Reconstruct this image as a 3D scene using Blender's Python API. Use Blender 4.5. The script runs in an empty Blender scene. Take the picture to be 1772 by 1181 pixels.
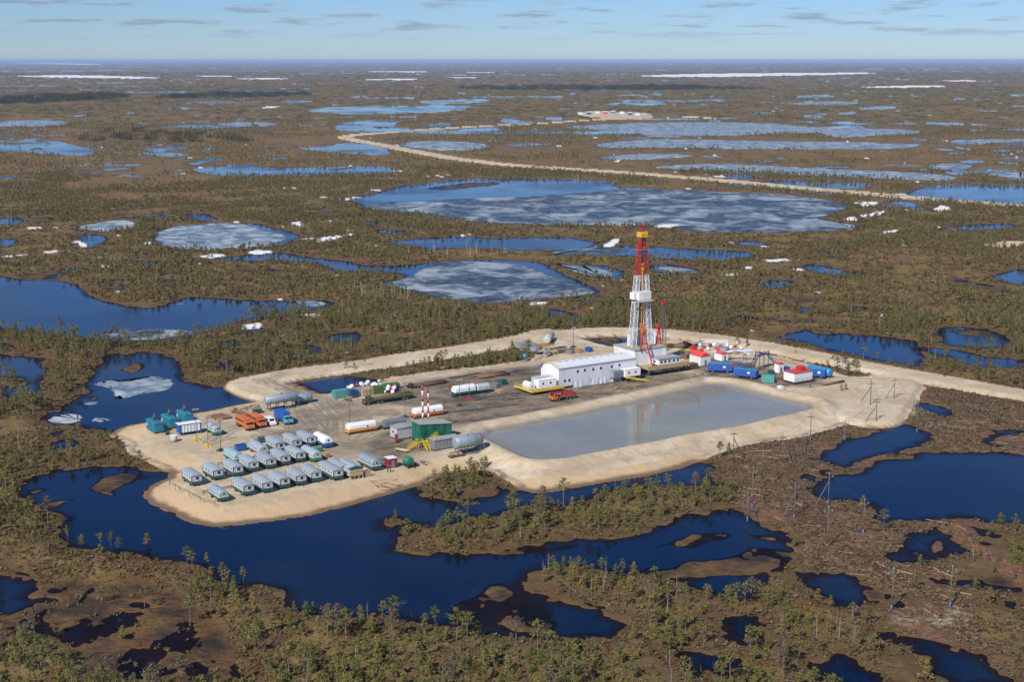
import bpy, bmesh, math, random
import numpy as np
from mathutils import Vector, Matrix
random.seed(7)
SC = bpy.context.scene
COL = SC.collection
# ------------------------------------------------------------------ camera
CAM_H, FOC, CX, CY, VH = 110.0, 2461.0, 886.0, 590.5, 104.5
PITCH = math.atan((CY - VH) / FOC)
cam_d = bpy.data.cameras.new('camera')
cam = bpy.data.objects.new('camera', cam_d)
COL.objects.link(cam)
cam_d.sensor_width = 36.0
cam_d.lens = FOC / 1772.0 * 36.0
cam_d.clip_start = 1.0
cam_d.clip_end = 400000.0
cam.location = (0, 0, CAM_H)
cam.rotation_euler = (math.pi / 2 - PITCH, 0, 0)
SC.camera = cam
# ------------------------------------------------------------------ sky, sun, exposure
SUN_EL = math.radians(40)
SUN_H = Vector((-0.50, -0.866, 0)).normalized()          # towards the sun, on the ground
world = bpy.data.worlds.new('World')
SC.world = world
world.use_nodes = True
wn, wl = world.node_tree.nodes, world.node_tree.links
wn.clear()
def wnode(t, **k):
    n = wn.new(t)
    for a, b in k.items(): setattr(n, a, b)
    return n
sky = wnode('ShaderNodeTexSky', sky_type='NISHITA')
sky.sun_disc = False
sky.sun_elevation = SUN_EL
sky.sun_rotation = math.atan2(SUN_H.x, SUN_H.y)
sky.altitude = 100
sky.air_density = 1.0
sky.dust_density = 0.0
sky.ozone_density = 4.5
geo = wnode('ShaderNodeNewGeometry')
tco = wnode('ShaderNodeTexCoord')
sep = wnode('ShaderNodeSeparateXYZ')
wl.new(tco.outputs['Generated'], sep.inputs[0])
# cumulus field on a flat layer: direction / height, softened at the horizon
zc = wnode('ShaderNodeMath', operation='MAXIMUM'); zc.inputs[1].default_value = 0.0
wl.new(sep.outputs['Z'], zc.inputs[0])
za = wnode('ShaderNodeMath', operation='ADD'); za.inputs[1].default_value = 0.085
wl.new(zc.outputs[0], za.inputs[0])
comb = wnode('ShaderNodeCombineXYZ')
for i, ax in enumerate('XY'):
    d = wnode('ShaderNodeMath', operation='DIVIDE')
    wl.new(sep.outputs[ax], d.inputs[0]); wl.new(za.outputs[0], d.inputs[1])
    wl.new(d.outputs[0], comb.inputs[i])
nz = wnode('ShaderNodeTexNoise')
nz.inputs['Scale'].default_value = 2.0; nz.inputs['Detail'].default_value = 8; nz.inputs['Roughness'].default_value = 0.55
wl.new(comb.outputs[0], nz.inputs['Vector'])
mr = wnode('ShaderNodeMapRange'); mr.interpolation_type = 'SMOOTHSTEP'
mr.inputs['From Min'].default_value = 0.505; mr.inputs['From Max'].default_value = 0.62
wl.new(nz.outputs[0], mr.inputs['Value'])
# no clouds in the lowest band, they stand above it
fz = wnode('ShaderNodeMapRange'); fz.interpolation_type = 'SMOOTHSTEP'
fz.inputs['From Min'].default_value = 0.010; fz.inputs['From Max'].default_value = 0.026
fz.inputs['To Max'].default_value = 0.68
wl.new(sep.outputs['Z'], fz.inputs['Value'])
cm = wnode('ShaderNodeMath', operation='MULTIPLY')
wl.new(mr.outputs[0], cm.inputs[0]); wl.new(fz.outputs[0], cm.inputs[1])
mix = wnode('ShaderNodeMixRGB')
core = wnode('ShaderNodeMapRange'); core.interpolation_type = 'SMOOTHSTEP'
core.inputs['From Min'].default_value = 0.54; core.inputs['From Max'].default_value = 0.66
wl.new(nz.outputs[0], core.inputs['Value'])
ccol = wnode('ShaderNodeMixRGB'); ccol.inputs['Color1'].default_value = (3.9, 5.0, 6.4, 1); ccol.inputs['Color2'].default_value = (2.7, 3.5, 4.7, 1)
wl.new(core.outputs[0], ccol.inputs['Fac']); wl.new(ccol.outputs[0], mix.inputs['Color2'])
wl.new(cm.outputs[0], mix.inputs['Fac'])
hs = wnode('ShaderNodeHueSaturation'); hs.inputs['Saturation'].default_value = 1.15; hs.inputs['Value'].default_value = 1.0
wl.new(sky.outputs[0], hs.inputs['Color'])
tint = wnode('ShaderNodeMixRGB', blend_type='MULTIPLY'); tint.inputs['Fac'].default_value = 1
tint.inputs['Color2'].default_value = (0.54, 0.715, 1.10, 1)
wl.new(hs.outputs[0], tint.inputs['Color1'])
wl.new(tint.outputs[0], mix.inputs['Color1'])
bg = wnode('ShaderNodeBackground'); bg.inputs['Strength'].default_value = 0.075
wl.new(mix.outputs[0], bg.inputs['Color'])
wo = wnode('ShaderNodeOutputWorld')
wl.new(bg.outputs[0], wo.inputs['Surface'])
sun_d = bpy.data.lights.new('sun', 'SUN')
sun_d.energy = 4.6; sun_d.angle = math.radians(0.53); sun_d.color = (1.0, 0.95, 0.87)
sun = bpy.data.objects.new('sun', sun_d); COL.objects.link(sun)
to_sun = Vector((SUN_H.x * math.cos(SUN_EL), SUN_H.y * math.cos(SUN_EL), math.sin(SUN_EL)))
sun.rotation_euler = to_sun.to_track_quat('Z', 'Y').to_euler()
SC.view_settings.view_transform = 'Standard'
SC.view_settings.look = 'None'
SC.view_settings.exposure = 0.32
SC.view_settings.gamma = 1.0
SC.cycles.max_bounces = 4
SC.cycles.diffuse_bounces = 2
SC.cycles.glossy_bounces = 3
SC.cycles.volume_bounces = 0
SC.cycles.use_denoising = True
# ------------------------------------------------------------------ helpers
def at(u, v, z=0.0):
    """where the ground (or the plane at height z) lies under a point of the photograph"""
    u = np.asarray(u, float); v = np.asarray(v, float)
    x = u - CX; y = CY - v
    dy = FOC * math.cos(PITCH) + y * math.sin(PITCH)
    dz = -FOC * math.sin(PITCH) + y * math.cos(PITCH)
    t = (z - CAM_H) / dz
    return np.stack([x * t, dy * t], -1)
ZOOMS = {'f': (0, 0, 1), 'q1': (0, 0, 1.969), 'q2': (872, 0, 1.969), 'q3': (0, 581, 1.969), 'q4': (872, 581, 1.969),
         'a1': (0, 440, 3.938), 'a2': (0, 700, 3.938), 'a3': (0, 881, 3.938), 'a4': (420, 881, 3.938), 'a5': (860, 881, 3.938),
         'a6': (1322, 881, 3.938), 'a7': (1222, 700, 3.222), 'z1': (180, 640, 4.2175), 'z2': (540, 620, 4.922),
         'z3': (840, 560, 4.922), 'z5': (1140, 560, 4.219), 'z6': (380, 560, 4.219)}
def px(z, x, y):
    a, b, s = ZOOMS[z]
    return a + x / s, b + y / s
def poly(z, pts, h=0.0, smooth=2):
    a, b, s = ZOOMS[z]
    p = np.array(pts, float) / s + np.array([a, b])
    w = at(p[:, 0], p[:, 1], h)
    for _ in range(smooth):
        n = np.roll(w, -1, 0)
        w = np.stack([w * .75 + n * .25, w * .25 + n * .75], 1).reshape(-1, 2)
    return w
def line(z, pts, h=0.0):
    a, b, s = ZOOMS[z]
    p = np.array(pts, float) / s + np.array([a, b])
    w = at(p[:, 0], p[:, 1], h)
    for _ in range(2):
        q = np.stack([w[:-1] * .75 + w[1:] * .25, w[:-1] * .25 + w[1:] * .75], 1).reshape(-1, 2)
        w = np.concatenate([w[:1], q, w[-1:]])
    return w
def spot(z, x, y, h=2.0):
    u, v = px(z, x, y)
    w = at(u, v, h)
    return (float(w[0]), float(w[1]), h)
def _hash(ix, iy, seed):
    h = (ix.astype(np.int64) * 374761393 + iy.astype(np.int64) * 668265263 + seed * 2147483647) & 0xFFFFFFFF
    h = ((h ^ (h >> 13)) * 1274126177) & 0xFFFFFFFF
    return ((h ^ (h >> 16)) & 0xFFFFFF) / float(0xFFFFFF)
def vnoise(x, y, seed=0):
    ix = np.floor(x); iy = np.floor(y); fx = x - ix; fy = y - iy
    fx = fx * fx * (3 - 2 * fx); fy = fy * fy * (3 - 2 * fy)
    a = _hash(ix, iy, seed); b = _hash(ix + 1, iy, seed); c = _hash(ix, iy + 1, seed); d = _hash(ix + 1, iy + 1, seed)
    return (a * (1 - fx) + b * fx) * (1 - fy) + (c * (1 - fx) + d * fx) * fy
def fbm(x, y, seed=0, oct=3):
    s = 0; a = 0.5; t = 0
    for i in range(oct):
        s = s + a * vnoise(x, y, seed + i * 17); t += a; a *= .5
        x = x * 2.03 + 13.7; y = y * 2.03 + 7.1
    return s / t
def sd_poly(P, w, margin):
    """signed distance, positive inside; -margin far away"""
    out = np.full(len(P), -float(margin))
    lo = w.min(0) - margin; hi = w.max(0) + margin
    idx = np.nonzero((P[:, 0] > lo[0]) & (P[:, 0] < hi[0]) & (P[:, 1] > lo[1]) & (P[:, 1] < hi[1]))[0]
    if not len(idx): return out, idx
    q = P[idx]; d2 = np.full(len(q), 1e18); ins = np.zeros(len(q), bool)
    for i in range(len(w)):
        a = w[i]; b = w[(i + 1) % len(w)]
        e = b - a; l = e @ e + 1e-12
        r = q - a
        t = np.clip((r @ e) / l, 0, 1)
        dd = (r[:, 0] - t * e[0]) ** 2 + (r[:, 1] - t * e[1]) ** 2
        d2 = np.minimum(d2, dd)
        c = (a[1] > q[:, 1]) != (b[1] > q[:, 1])
        if c.any():
            xx = a[0] + (q[:, 1] - a[1]) * e[0] / (e[1] if e[1] != 0 else 1e-9)
            ins ^= c & (q[:, 0] < xx)
    out[idx] = np.where(ins, 1, -1) * np.sqrt(d2)
    return np.maximum(out, -margin), idx
def sd_line(P, w, margin):
    out = np.full(len(P), float(margin))
    lo = w.min(0) - margin; hi = w.max(0) + margin
    idx = np.nonzero((P[:, 0] > lo[0]) & (P[:, 0] < hi[0]) & (P[:, 1] > lo[1]) & (P[:, 1] < hi[1]))[0]
    if not len(idx): return out
    q = P[idx]; d2 = np.full(len(q), 1e18)
    for i in range(len(w) - 1):
        a = w[i]; e = w[i + 1] - a; l = e @ e + 1e-12
        r = q - a
        t = np.clip((r @ e) / l, 0, 1)
        d2 = np.minimum(d2, (r[:, 0] - t * e[0]) ** 2 + (r[:, 1] - t * e[1]) ** 2)
    out[idx] = np.minimum(np.sqrt(d2), margin)
    return out
def sst(x, a, b):
    t = np.clip((x - a) / (b - a), 0, 1)
    return t * t * (3 - 2 * t)
# ------------------------------------------------------------------ the map: outlines of water, islands, bog mats, fill and roads
WATER = [
 ('f', [(-30,477),(15,478),(33,484),(97,487),(122,491),(145,498),(145,508),(163,515),(198,524),(218,529),(254,533),(289,529),(300,524),(322,516),(356,515),(406,519),(450,521),(497,522),(545,520),(585,526),(560,534),(500,542),(430,553),(385,568),(345,582),(300,588),(240,592),(160,590),(110,580),(50,573),(-30,570)]),
 ('a1', [(-60,685),(120,685),(280,690),(345,735),(330,800),(280,850),(255,900),(290,950),(270,1000),(150,1000),(-60,985)]),
 ('a1', [(690,700),(760,675),(860,680),(960,665),(1060,670),(1130,690),(1230,730),(1250,770),(1220,790),(1270,850),(1340,880),(1420,900),(1500,912),(1640,900),(1772,940),(1950,1010),(1800,1080),(1300,1150),(950,1200),(720,1240),(660,1200),(500,1170),(330,1165),(270,1160),(290,1090),(380,1080),(420,1030),(500,990),(560,960),(560,900),(640,850),(650,780)]),
 ('a2', [(310,300),(360,270),(450,245),(540,255),(545,290),(430,310),(340,318)]),
 ('a2', [(350,220),(380,190),(480,175),(500,200),(400,228)]),
 ('f', [(62,822),(110,812),(170,806),(215,800),(280,815),(330,835),(500,830),(700,800),(850,836),(872,850),(958,852),(1090,825),(1197,799),(1238,804),(1235,840),(1262,872),(1320,900),(1365,928),(1367,962),(1344,990),(1310,992),(1306,1033),(1228,1030),(1187,1014),(1156,1001),(1105,994),(1040,989),(1000,980),(928,986),(892,1014),(880,1060),(870,1088),(801,1080),(753,1080),(725,1080),(697,1072),(649,1067),(628,1072),(572,1070),(547,1063),(488,1052),(484,1032),(464,1019),(420,1013),(381,1012),(366,990),(317,975),(279,970),(254,958),(162,953),(134,944),(112,925),(104,890),(63,880),(38,866),(25,845),(46,829)]),
 ('a5', [(120,555),(260,590),(440,640),(600,650),(760,690),(910,800),(860,880),(700,890),(520,885),(350,895),(180,850),(0,800),(-60,790),(-60,470),(0,480)]),
 ('a3', [(-60,430),(150,455),(330,490),(300,560),(210,590),(350,580),(460,600),(440,640),(300,640),(200,670),(160,700),(-60,725)]),
 ('a3', [(860,650),(920,620),(960,650),(1180,620),(1240,660),(1230,710),(1100,680),(960,700),(880,690)]),
 ('a3', [(1340,980),(1400,890),(1500,890),(1560,950),(1620,1080),(1610,1200),(1520,1110),(1430,1040)]),
 ('a3', [(-60,790),(80,800),(60,830),(-60,835)]),
 ('a5', [(1220,1000),(1290,985),(1420,980),(1600,1000),(1640,1060),(1600,1110),(1480,1130),(1300,1120),(1250,1060)]),
 ('a5', [(1520,740),(1640,730),(1772,735),(1830,760),(1850,830),(1800,890),(1660,910),(1600,860),(1570,790)]),
 ('a6', [(290,1040),(420,1020),(530,1000),(600,1030),(640,1080),(760,1120),(790,1160),(700,1240),(480,1220),(400,1120)]),
 ('a6', [(770,880),(850,865),(920,890),(1000,930),(1150,940),(1300,980),(1450,1000),(1600,1080),(1660,1200),(1240,1230),(1180,1110),(1100,1040),(960,960),(880,970)]),
 ('a6', [(150,410),(300,425),(480,420),(560,410),(640,480),(760,530),(900,570),(960,600),(860,650),(780,670),(700,650),(560,670),(480,640),(300,560),(270,500)]),
 ('a6', [(-60,120),(60,130),(165,170),(160,200),(190,250),(180,310),(100,390),(20,400),(-60,400)]),
 ('a6', [(815,330),(900,290),(960,220),(1010,165),(1060,165),(1130,170),(1160,120),(1220,140),(1260,200),(1330,260),(1440,295),(1430,305),(1290,310),(1240,330),(1150,345),(1080,360),(1020,375),(900,355)]),
 ('a6', [(1500,210),(1560,170),(1590,190),(1550,245),(1500,250)]), ('a6', [(1620,620),(1680,610),(1720,660),(1710,695),(1660,680)]),
 ('a6', [(1110,470),(1160,450),(1240,480),(1400,470),(1600,450),(1772,520),(1800,560),(1600,540),(1400,500),(1200,505)]),
 ('a7', [(565,460),(640,445),(660,400),(610,370),(680,380),(800,402),(870,395),(900,350),(990,310),(1080,300),(1150,310),(1200,265),(1400,260),(1500,270),(1650,270),(1772,290),(2000,300),(2000,670),(1772,675),(1700,662),(1600,650),(1500,640),(1400,625),(1270,650),(1180,657),(1110,645),(1000,667),(950,620),(930,570),(860,550),(700,542),(620,532),(590,500)]),
 ('a7', [(545,305),(640,285),(720,235),(760,195),(860,190),(960,150),(1000,125),(940,108),(860,112),(890,90),(960,80),(1060,95),(1150,140),(1240,165),(1275,190),(1260,215),(1180,240),(1100,270),(1000,280),(900,310),(830,340),(780,360),(700,350),(640,320)]),
 ('a7', [(520,395),(580,388),(620,408),(600,430),(540,422)]), ('a7', [(1060,0),(1160,-12),(1350,5),(1358,60),(1320,77),(1270,60),(1200,30)]),
 ('a7', [(1540,175),(1640,140),(1900,145),(1900,165),(1640,167),(1600,195),(1600,240),(1560,240)]),
 ('z5', [(740,92),(850,86),(980,50),(1080,45),(1150,85),(1280,72),(1450,85),(1600,90),(1772,110),(1960,150),(1960,345),(1772,305),(1640,285),(1450,250),(1300,210),(1130,160),(1000,130),(870,104)]),
 ('q4', [(1380,40),(1500,70),(1560,100),(1700,112),(1800,112),(1800,80),(1640,70),(1500,40)]),
 ('q2', [(1470,1120),(1560,1112),(1680,1130),(1730,1160),(1720,1185),(1640,1185),(1510,1185),(1470,1150)]),
 ('z6', [(505,432),(570,380),(700,370),(850,370),(1000,395),(1220,420),(1100,445),(1000,465),(860,495),(760,518),(660,485),(560,452)]),
 ('z3', [(700,102),(780,95),(850,78),(1200,58),(1300,60),(1300,150),(1200,185),(1100,190),(950,180),(800,140)]),
 ('z5', [(30,88),(200,95),(300,108),(420,140),(300,138),(120,112)]),
 ('q1', [(520,800),(560,775),(640,765),(780,757),(880,762),(950,780),(1020,800),(1030,820),(960,838),(860,848),(700,853),(580,847),(530,825)]),
 ('q1', [(245,775),(330,758),(420,748),(485,760),(460,778),(360,790),(280,787)]), ('q1', [(250,820),(290,798),(350,800),(370,825),(330,847),(280,847)]),
 ('q1', [(640,575),(760,567),(880,564),(960,575),(1060,570),(1240,564),(1330,570),(1350,590),(1200,598),(1100,596),(900,602),(800,602),(700,592)]),
 ('q1', [(-40,490),(80,495),(160,479),(220,484),(250,495),(320,505),(325,526),(250,532),(170,526),(100,516),(-40,514)]),
 ('q1', [(980,500),(1080,504),(1180,484),(1250,489),(1330,510),(1340,526),(1270,529),(1100,516)]),
 ('q1', [(1120,440),(1200,409),(1280,411),(1360,419),(1330,434),(1430,439),(1380,453),(1200,451)]),
 ('q1', [(1020,378),(1120,364),(1340,361),(1500,359),(1630,361),(1560,379),(1400,386),(1150,389)]),
 ('q1', [(1390,345),(1560,337),(1700,341),(1600,351),(1440,351)]), ('q1', [(940,345),(1060,339),(1075,346),(990,351)]),
 ('q1', [(1350,488),(1450,479),(1600,484),(1680,493),(1660,506),(1540,516),(1400,506)]),
 ('q1', [(1440,425),(1530,417),(1540,428),(1480,435)]), ('q1', [(1540,440),(1700,432),(1690,445),(1600,448)]),
 ('q1', [(725,422),(860,414),(960,420),(930,431),(760,429)]), ('q1', [(-40,418),(90,407),(230,411),(220,426),(80,431),(-40,431)]),
 ('q1', [(440,520),(640,519),(660,530),(560,534)]), ('q1', [(615,728),(680,724),(760,745),(700,757),(640,741)]),
 ('q1', [(1210,755),(1280,752),(1290,769),(1220,772)]), ('q1', [(1285,780),(1390,784),(1380,799),(1290,797)]),
 ('q1', [(-40,743),(90,743),(60,767),(-40,770)]), ('q1', [(-40,813),(60,813),(50,842),(-40,842)]),
 ('q1', [(1250,832),(1420,812),(1560,804),(1680,814),(1790,809),(1940,806),(2050,830),(2000,851),(1860,857),(1700,852),(1600,844),(1500,852),(1380,840)]),
 ('q1', [(640,872),(780,880),(850,864),(950,860),(1020,873),(1130,888),(1210,893),(1240,908),(1360,906),(1500,888),(1772,884),(1850,898),(2020,980),(2060,996),(1940,1014),(1800,1024),(1650,1036),(1540,1028),(1420,990),(1250,967),(1380,947),(1340,929),(1150,928),(1120,908),(1020,893),(900,889),(800,893)]),
 ('q1', [(915,942),(1130,936),(1050,950),(930,953)]),
 ('f', [(574,345),(635,338),(675,325),(731,317),(792,310),(863,308),(974,310),(1065,314),(1067,324),(1090,324),(1156,329),(1309,334),(1380,337),(1446,349),(1480,358),(1431,373),(1410,378),(1502,391),(1456,400),(1370,403),(1227,403),(1177,396),(1116,390),(872,390),(762,375),(635,365),(622,350)]),
 ('q2', [(180,435),(330,424),(560,417),(800,417),(960,424),(1050,434),(1250,437),(1420,445),(1400,456),(1200,466),(1110,467),(1080,451),(900,456),(800,461),(640,461),(560,469),(480,466),(460,446),(300,441)]),
 ('q2', [(295,495),(420,479),(560,474),(720,477),(900,481),(1180,484),(1300,489),(1440,489),(1380,506),(1000,510),(700,505),(520,502),(380,507)]),
 ('q2', [(1480,485),(1600,474),(1800,474),(1800,484),(1600,488)]), ('q2', [(300,538),(420,525),(560,524),(670,530),(560,541),(400,546)]),
 ('q2', [(490,568),(640,559),(860,562),(1000,571),(1200,579),(1440,589),(1565,605),(1540,617),(1400,612),(1100,602),(860,587),(640,580)]),
 ('q2', [(735,600),(800,591),(880,599),(850,609),(770,608)]), ('q2', [(870,616),(1000,614),(1040,629),(1250,622),(1258,641),(1100,645),(960,632)]),
 ('q2', [(1355,657),(1450,634),(1560,627),(1700,631),(1800,634),(1800,692),(1700,697),(1560,687),(1440,677)]),
 ('q2', [(1430,570),(1480,556),(1590,559),(1590,574),(1500,578)]), ('q2', [(1550,548),(1640,544),(1640,553),(1570,557)]), ('q2', [(1590,592),(1800,584),(1800,609),(1660,601)]),
 ('q2', [(1480,776),(1580,764),(1740,764),(1752,775),(1600,787),(1490,787)]), ('q2', [(780,826),(830,819),(920,829),(880,840),(800,837)]),
 ('q2', [(1068,848),(1090,848),(1122,865),(1090,870)]), ('q2', [(1118,825),(1152,822),(1145,839)]),
 ('q2', [(130,870),(200,850),(340,839),(480,841),(600,847),(740,851),(840,859),(872,873),(760,892),(620,890),(480,877),(360,873),(240,868)]),
 ('q2', [(155,895),(230,907),(340,903),(420,928),(432,952),(330,949),(220,924)]), ('q2', [(490,904),(560,899),(692,925),(640,938),(500,931)]),
 ('q2', [(990,902),(1060,899),(1202,930),(1140,940),(1040,927)]), ('q2', [(843,966),(900,956),(980,956),(1002,970),(940,985),(880,980)]),
 ('q2', [(1655,942),(1740,917),(1800,914),(1800,978),(1720,968)]), ('q2', [(1188,1043),(1262,1044),(1240,1060),(1200,1057)]), ('q2', [(983,1050),(1052,1044),(1052,1067),(1000,1067)]),
 ('q2', [(250,1020),(330,1014),(342,1029),(270,1032)]), ('q2', [(140,1050),(200,1053),(292,1086),(220,1083),(150,1077)]),
 ('q2', [(930,352),(1100,345),(1220,347),(1180,358),(1000,358)]), ('q2', [(1190,367),(1300,362),(1370,366),(1260,375)]), ('q2', [(1690,325),(1800,321),(1800,331)]),
 ('q2', [(970,327),(1080,324),(1160,328),(1050,333)]), ('q2', [(290,355),(480,346),(600,352),(440,361)]), ('q2', [(1400,420),(1500,417),(1600,424),(1480,428)]),
 ('q2', [(1080,417),(1200,415),(1290,421),(1160,426)]), ('q2', [(1640,443),(1800,437),(1800,446)]), ('q2', [(1010,395),(1080,392),(1080,403),(1020,403)]),
 ('q2', [(800,385),(920,383),(900,390)]), ('q2', [(1100,385),(1210,382),(1200,391)]), ('q2', [(-20,404),(60,409),(120,418),(60,423),(-20,419)]), ('q2', [(130,401),(190,399),(215,407),(150,411)]),
 ('q2', [(-10,490),(100,485),(170,488),(150,495),(20,495)]), ('q2', [(230,455),(330,452),(370,458),(260,461)]),
 ('a1', [(1510,600),(1560,575),(1640,580),(1665,620),(1640,660),(1560,650)]), ('a1', [(790,215),(840,200),(880,225),(860,250),(800,248)]),
 ('a1', [(1060,180),(1200,165),(1190,190),(1080,195)]), ('a1', [(1640,510),(1772,490),(1850,510),(1772,545),(1660,545)]), ('a1', [(410,95),(520,85),(660,100),(600,118),(480,110)]),
 ('a1', [(1500,735),(1590,715),(1580,780),(1530,790)]), ('z6', [(740,105),(900,55),(1040,65),(1075,110),(960,145),(840,140)]), ('z6', [(600,175),(650,150),(760,185),(740,215),(640,210)]),
 ('z6', [(1290,125),(1370,105),(1440,125),(1360,140)]), ('a1', [(-60,615),(90,610),(110,640),(-60,655)]), ('z6', [(1570,90),(1690,80),(1690,105),(1600,108)]),
]
ISLAND = [
 ('a1', [(-60,838),(80,832),(158,850),(140,888),(40,898),(-60,905)]),
 ('f', [(655,903),(674,896),(697,899),(700,908),(679,916),(661,913)]),
 ('f', [(694,912),(725,906),(760,909),(796,904),(816,897),(870,892),(895,886),(918,873),(974,880),(1024,860),(1080,847),(1126,843),(1177,847),(1227,836),(1262,838),(1290,880),(1250,882),(1222,888),(1177,892),(1156,906),(1090,931),(974,932),(872,946),(801,960),(750,956),(669,954),(694,944),(700,930)]),
 ('f', [(720,838),(760,822),(800,818),(850,812),(872,835),(860,862),(800,866),(750,864),(715,853)]),
]
MAT = [
 ('a2', [(570,570),(640,530),(740,470),(870,440),(960,470),(1110,495),(960,530),(850,570),(830,620),(740,630),(640,600)]),
 ('a2', [(170,610),(300,560),(360,545),(340,600),(220,630)]), ('a2', [(250,690),(420,640),(610,628),(500,670),(400,710)]), ('a2', [(380,730),(470,755),(540,775),(500,812),(420,800)]),
 ('a4', [(1360,675),(1450,620),(1560,580),(1650,490),(1772,500),(1890,570),(2060,640),(2190,720),(2240,790),(2220,860),(2100,875),(1960,820),(1772,790),(1600,790),(1480,775)]),
 ('a4', [(1390,485),(1500,480),(1600,515),(1640,540),(1520,545),(1460,510)]), ('a4', [(980,180),(1030,178),(1030,196),(985,198)]),
 ('a5', [(860,250),(1000,265),(1200,200),(1400,155),(1600,150),(1665,190),(1600,222),(1450,262),(1300,302),(1200,265),(1060,292),(940,300)]),
 ('a5', [(940,412),(1150,400),(1280,345),(1450,345),(1620,300),(1680,255),(1772,258),(1960,300),(2020,340),(1950,400),(1772,445),(1500,482),(1280,492),(1100,465)]),
 ('a5', [(-60,265),(250,252),(560,228),(600,265),(430,308),(250,292),(300,342),(200,312),(-60,308)]),
 ('a5', [(1640,160),(1760,165),(1900,180),(1980,230),(1850,240),(1720,215)]),
 ('a3', [(-60,340),(200,405),(330,470),(150,440),(-60,425)]),
 ('a3', [(350,510),(560,490),(860,485),(1000,495),(1080,560),(1250,600),(1350,720),(1500,780),(1560,850),(1610,950),(1640,1230),(560,1230),(400,1000),(250,900),(100,840),(-60,800),(-60,740),(160,715),(220,685),(310,655),(450,655),(480,595),(350,570),(235,590),(320,555)]),
 ('a6', [(800,640),(960,600),(1040,640),(1100,640),(1000,720),(880,700)]), ('a6', [(1080,225),(1200,200),(1290,300),(1150,330),(1060,300)]), ('a6', [(900,310),(1000,280),(1100,310),(1060,345)]),
 ('a6', [(1240,470),(1400,450),(1600,440),(1772,500),(1772,540),(1600,525),(1400,495)]), ('a6', [(900,590),(760,540),(650,560),(700,640),(840,640)]),
 ('a7', [(1070,287),(1190,268),(1192,295),(1140,309),(1080,301)]), ('a7', [(1595,200),(1640,170),(1900,168),(1900,300),(1772,290),(1650,255)]), ('a7', [(820,345),(870,320),(990,285),(1000,305),(900,345),(880,390),(760,385),(690,360)]),
 ('a7', [(1290,680),(1500,660),(1650,690),(1600,740),(1420,740)]), ('a7', [(0,720),(180,700),(190,750),(60,780),(0,780)]),
 ('a1', [(120,150),(250,120),(420,112),(560,100),(520,130),(420,150),(440,180),(380,185),(200,172)]), ('a1', [(260,700),(320,720),(340,760),(300,790),(250,750)]),
 ('a1', [(800,790),(880,745),(980,735),(1065,765),(1000,805),(900,815)]), ('a1', [(1130,820),(1210,808),(1280,860),(1400,885),(1340,895),(1240,870)]), ('a1', [(490,1010),(560,1000),(560,1040),(500,1060)]),
 ('a1', [(560,985),(680,960),(690,1000),(600,1010)]), ('a1', [(1480,200),(1600,190),(1772,225),(1772,245),(1560,235)]), ('a1', [(1170,305),(1270,290),(1280,325),(1180,330)]),
 ('q1', [(240,590),(300,588),(320,600),(280,612),(240,605)]), ('q1', [(90,740),(180,735),(210,750),(120,765)]), ('q1', [(340,735),(460,728),(490,745),(400,750)]), ('q1', [(310,830),(360,825),(350,848),(310,850)]),
 ('q1', [(880,575),(960,567),(1000,575),(940,585)]), ('q1', [(1090,575),(1200,568),(1240,575),(1150,588)]), ('q1', [(1440,640),(1560,624),(1620,614),(1725,620),(1700,631),(1560,647),(1450,649)]), ('q1', [(1310,688),(1350,686),(1350,700),(1312,702)]),
 ('q1', [(1320,550),(1390,548),(1385,560),(1330,560)]), ('q1', [(1010,790),(1070,790),(1060,810),(1020,815)]), ('q1', [(85,505),(140,500),(180,510),(120,515)]), ('q1', [(1250,430),(1310,428),(1350,438),(1270,440)]),
 ('q2', [(1500,930),(1600,960),(1772,985),(1772,1010),(1650,1000),(1530,970)]), ('q2', [(940,1015),(1060,1005),(1170,1020),(1050,1035),(960,1032)]), ('q2', [(640,1075),(820,1070),(1000,1085),(1200,1090),(1330,1105),(1200,1115),(900,1095),(700,1090)]),
 ('q2', [(1160,920),(1250,930),(1200,945)]), ('q2', [(300,1000),(370,1010),(350,1030),(300,1025)]), ('q2', [(1490,1128),(1600,1122),(1690,1140),(1620,1150),(1530,1145)]),
 ('z3', [(700,110),(900,90),(1100,85),(1180,120),(1160,180),(1000,175),(820,140)]),
]
BRUSH = [
 ('a7', [(20,310),(160,240),(400,190),(560,120),(750,110),(940,70),(1000,0),(1060,20),(1250,80),(1772,60),(1900,100),(1900,330),(1600,330),(1300,240),(1200,270),(1000,310),(900,380),(700,360),(640,420),(560,470),(620,540),(930,560),(980,660),(1200,650),(1400,620),(1700,660),(1500,720),(1480,900),(1300,900),(1000,860),(800,960),(640,940),(400,880),(480,760),(400,660),(200,630),(180,480),(100,380)]),
 ('a6', [(560,330),(900,360),(1100,400),(1300,420),(1400,560),(1500,700),(1500,900),(1700,1000),(1700,1181),(1600,1080),(1300,970),(1000,920),(900,860),(800,760),(900,680),(980,600),(640,480),(540,400)]),
 ('q4', [(1240,165),(1350,163),(1500,183),(1640,200),(1830,215),(1830,420),(1600,340),(1450,330),(1290,270)]),
 ('a7', [(1270,650),(1330,640),(1480,760),(1640,860),(1800,940),(1800,1050),(1640,960),(1500,850),(1350,720)]),
]
PALE = [('a6', [(1120,800),(1250,760),(1330,700),(1400,750),(1420,810),(1300,850),(1120,860)]), ('a6', [(930,780),(1040,800),(1000,820),(930,810)]), ('q4', [(1340,250),(1450,240),(1460,275),(1380,280)]),
        ('a7', [(1030,20),(1200,50),(1270,65),(1180,65),(1050,40)]), ('a7', [(1190,120),(1330,115),(1340,140),(1230,145)]), ('a3', [(110,1100),(200,1060),(280,1080),(240,1120),(130,1130)])]
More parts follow.
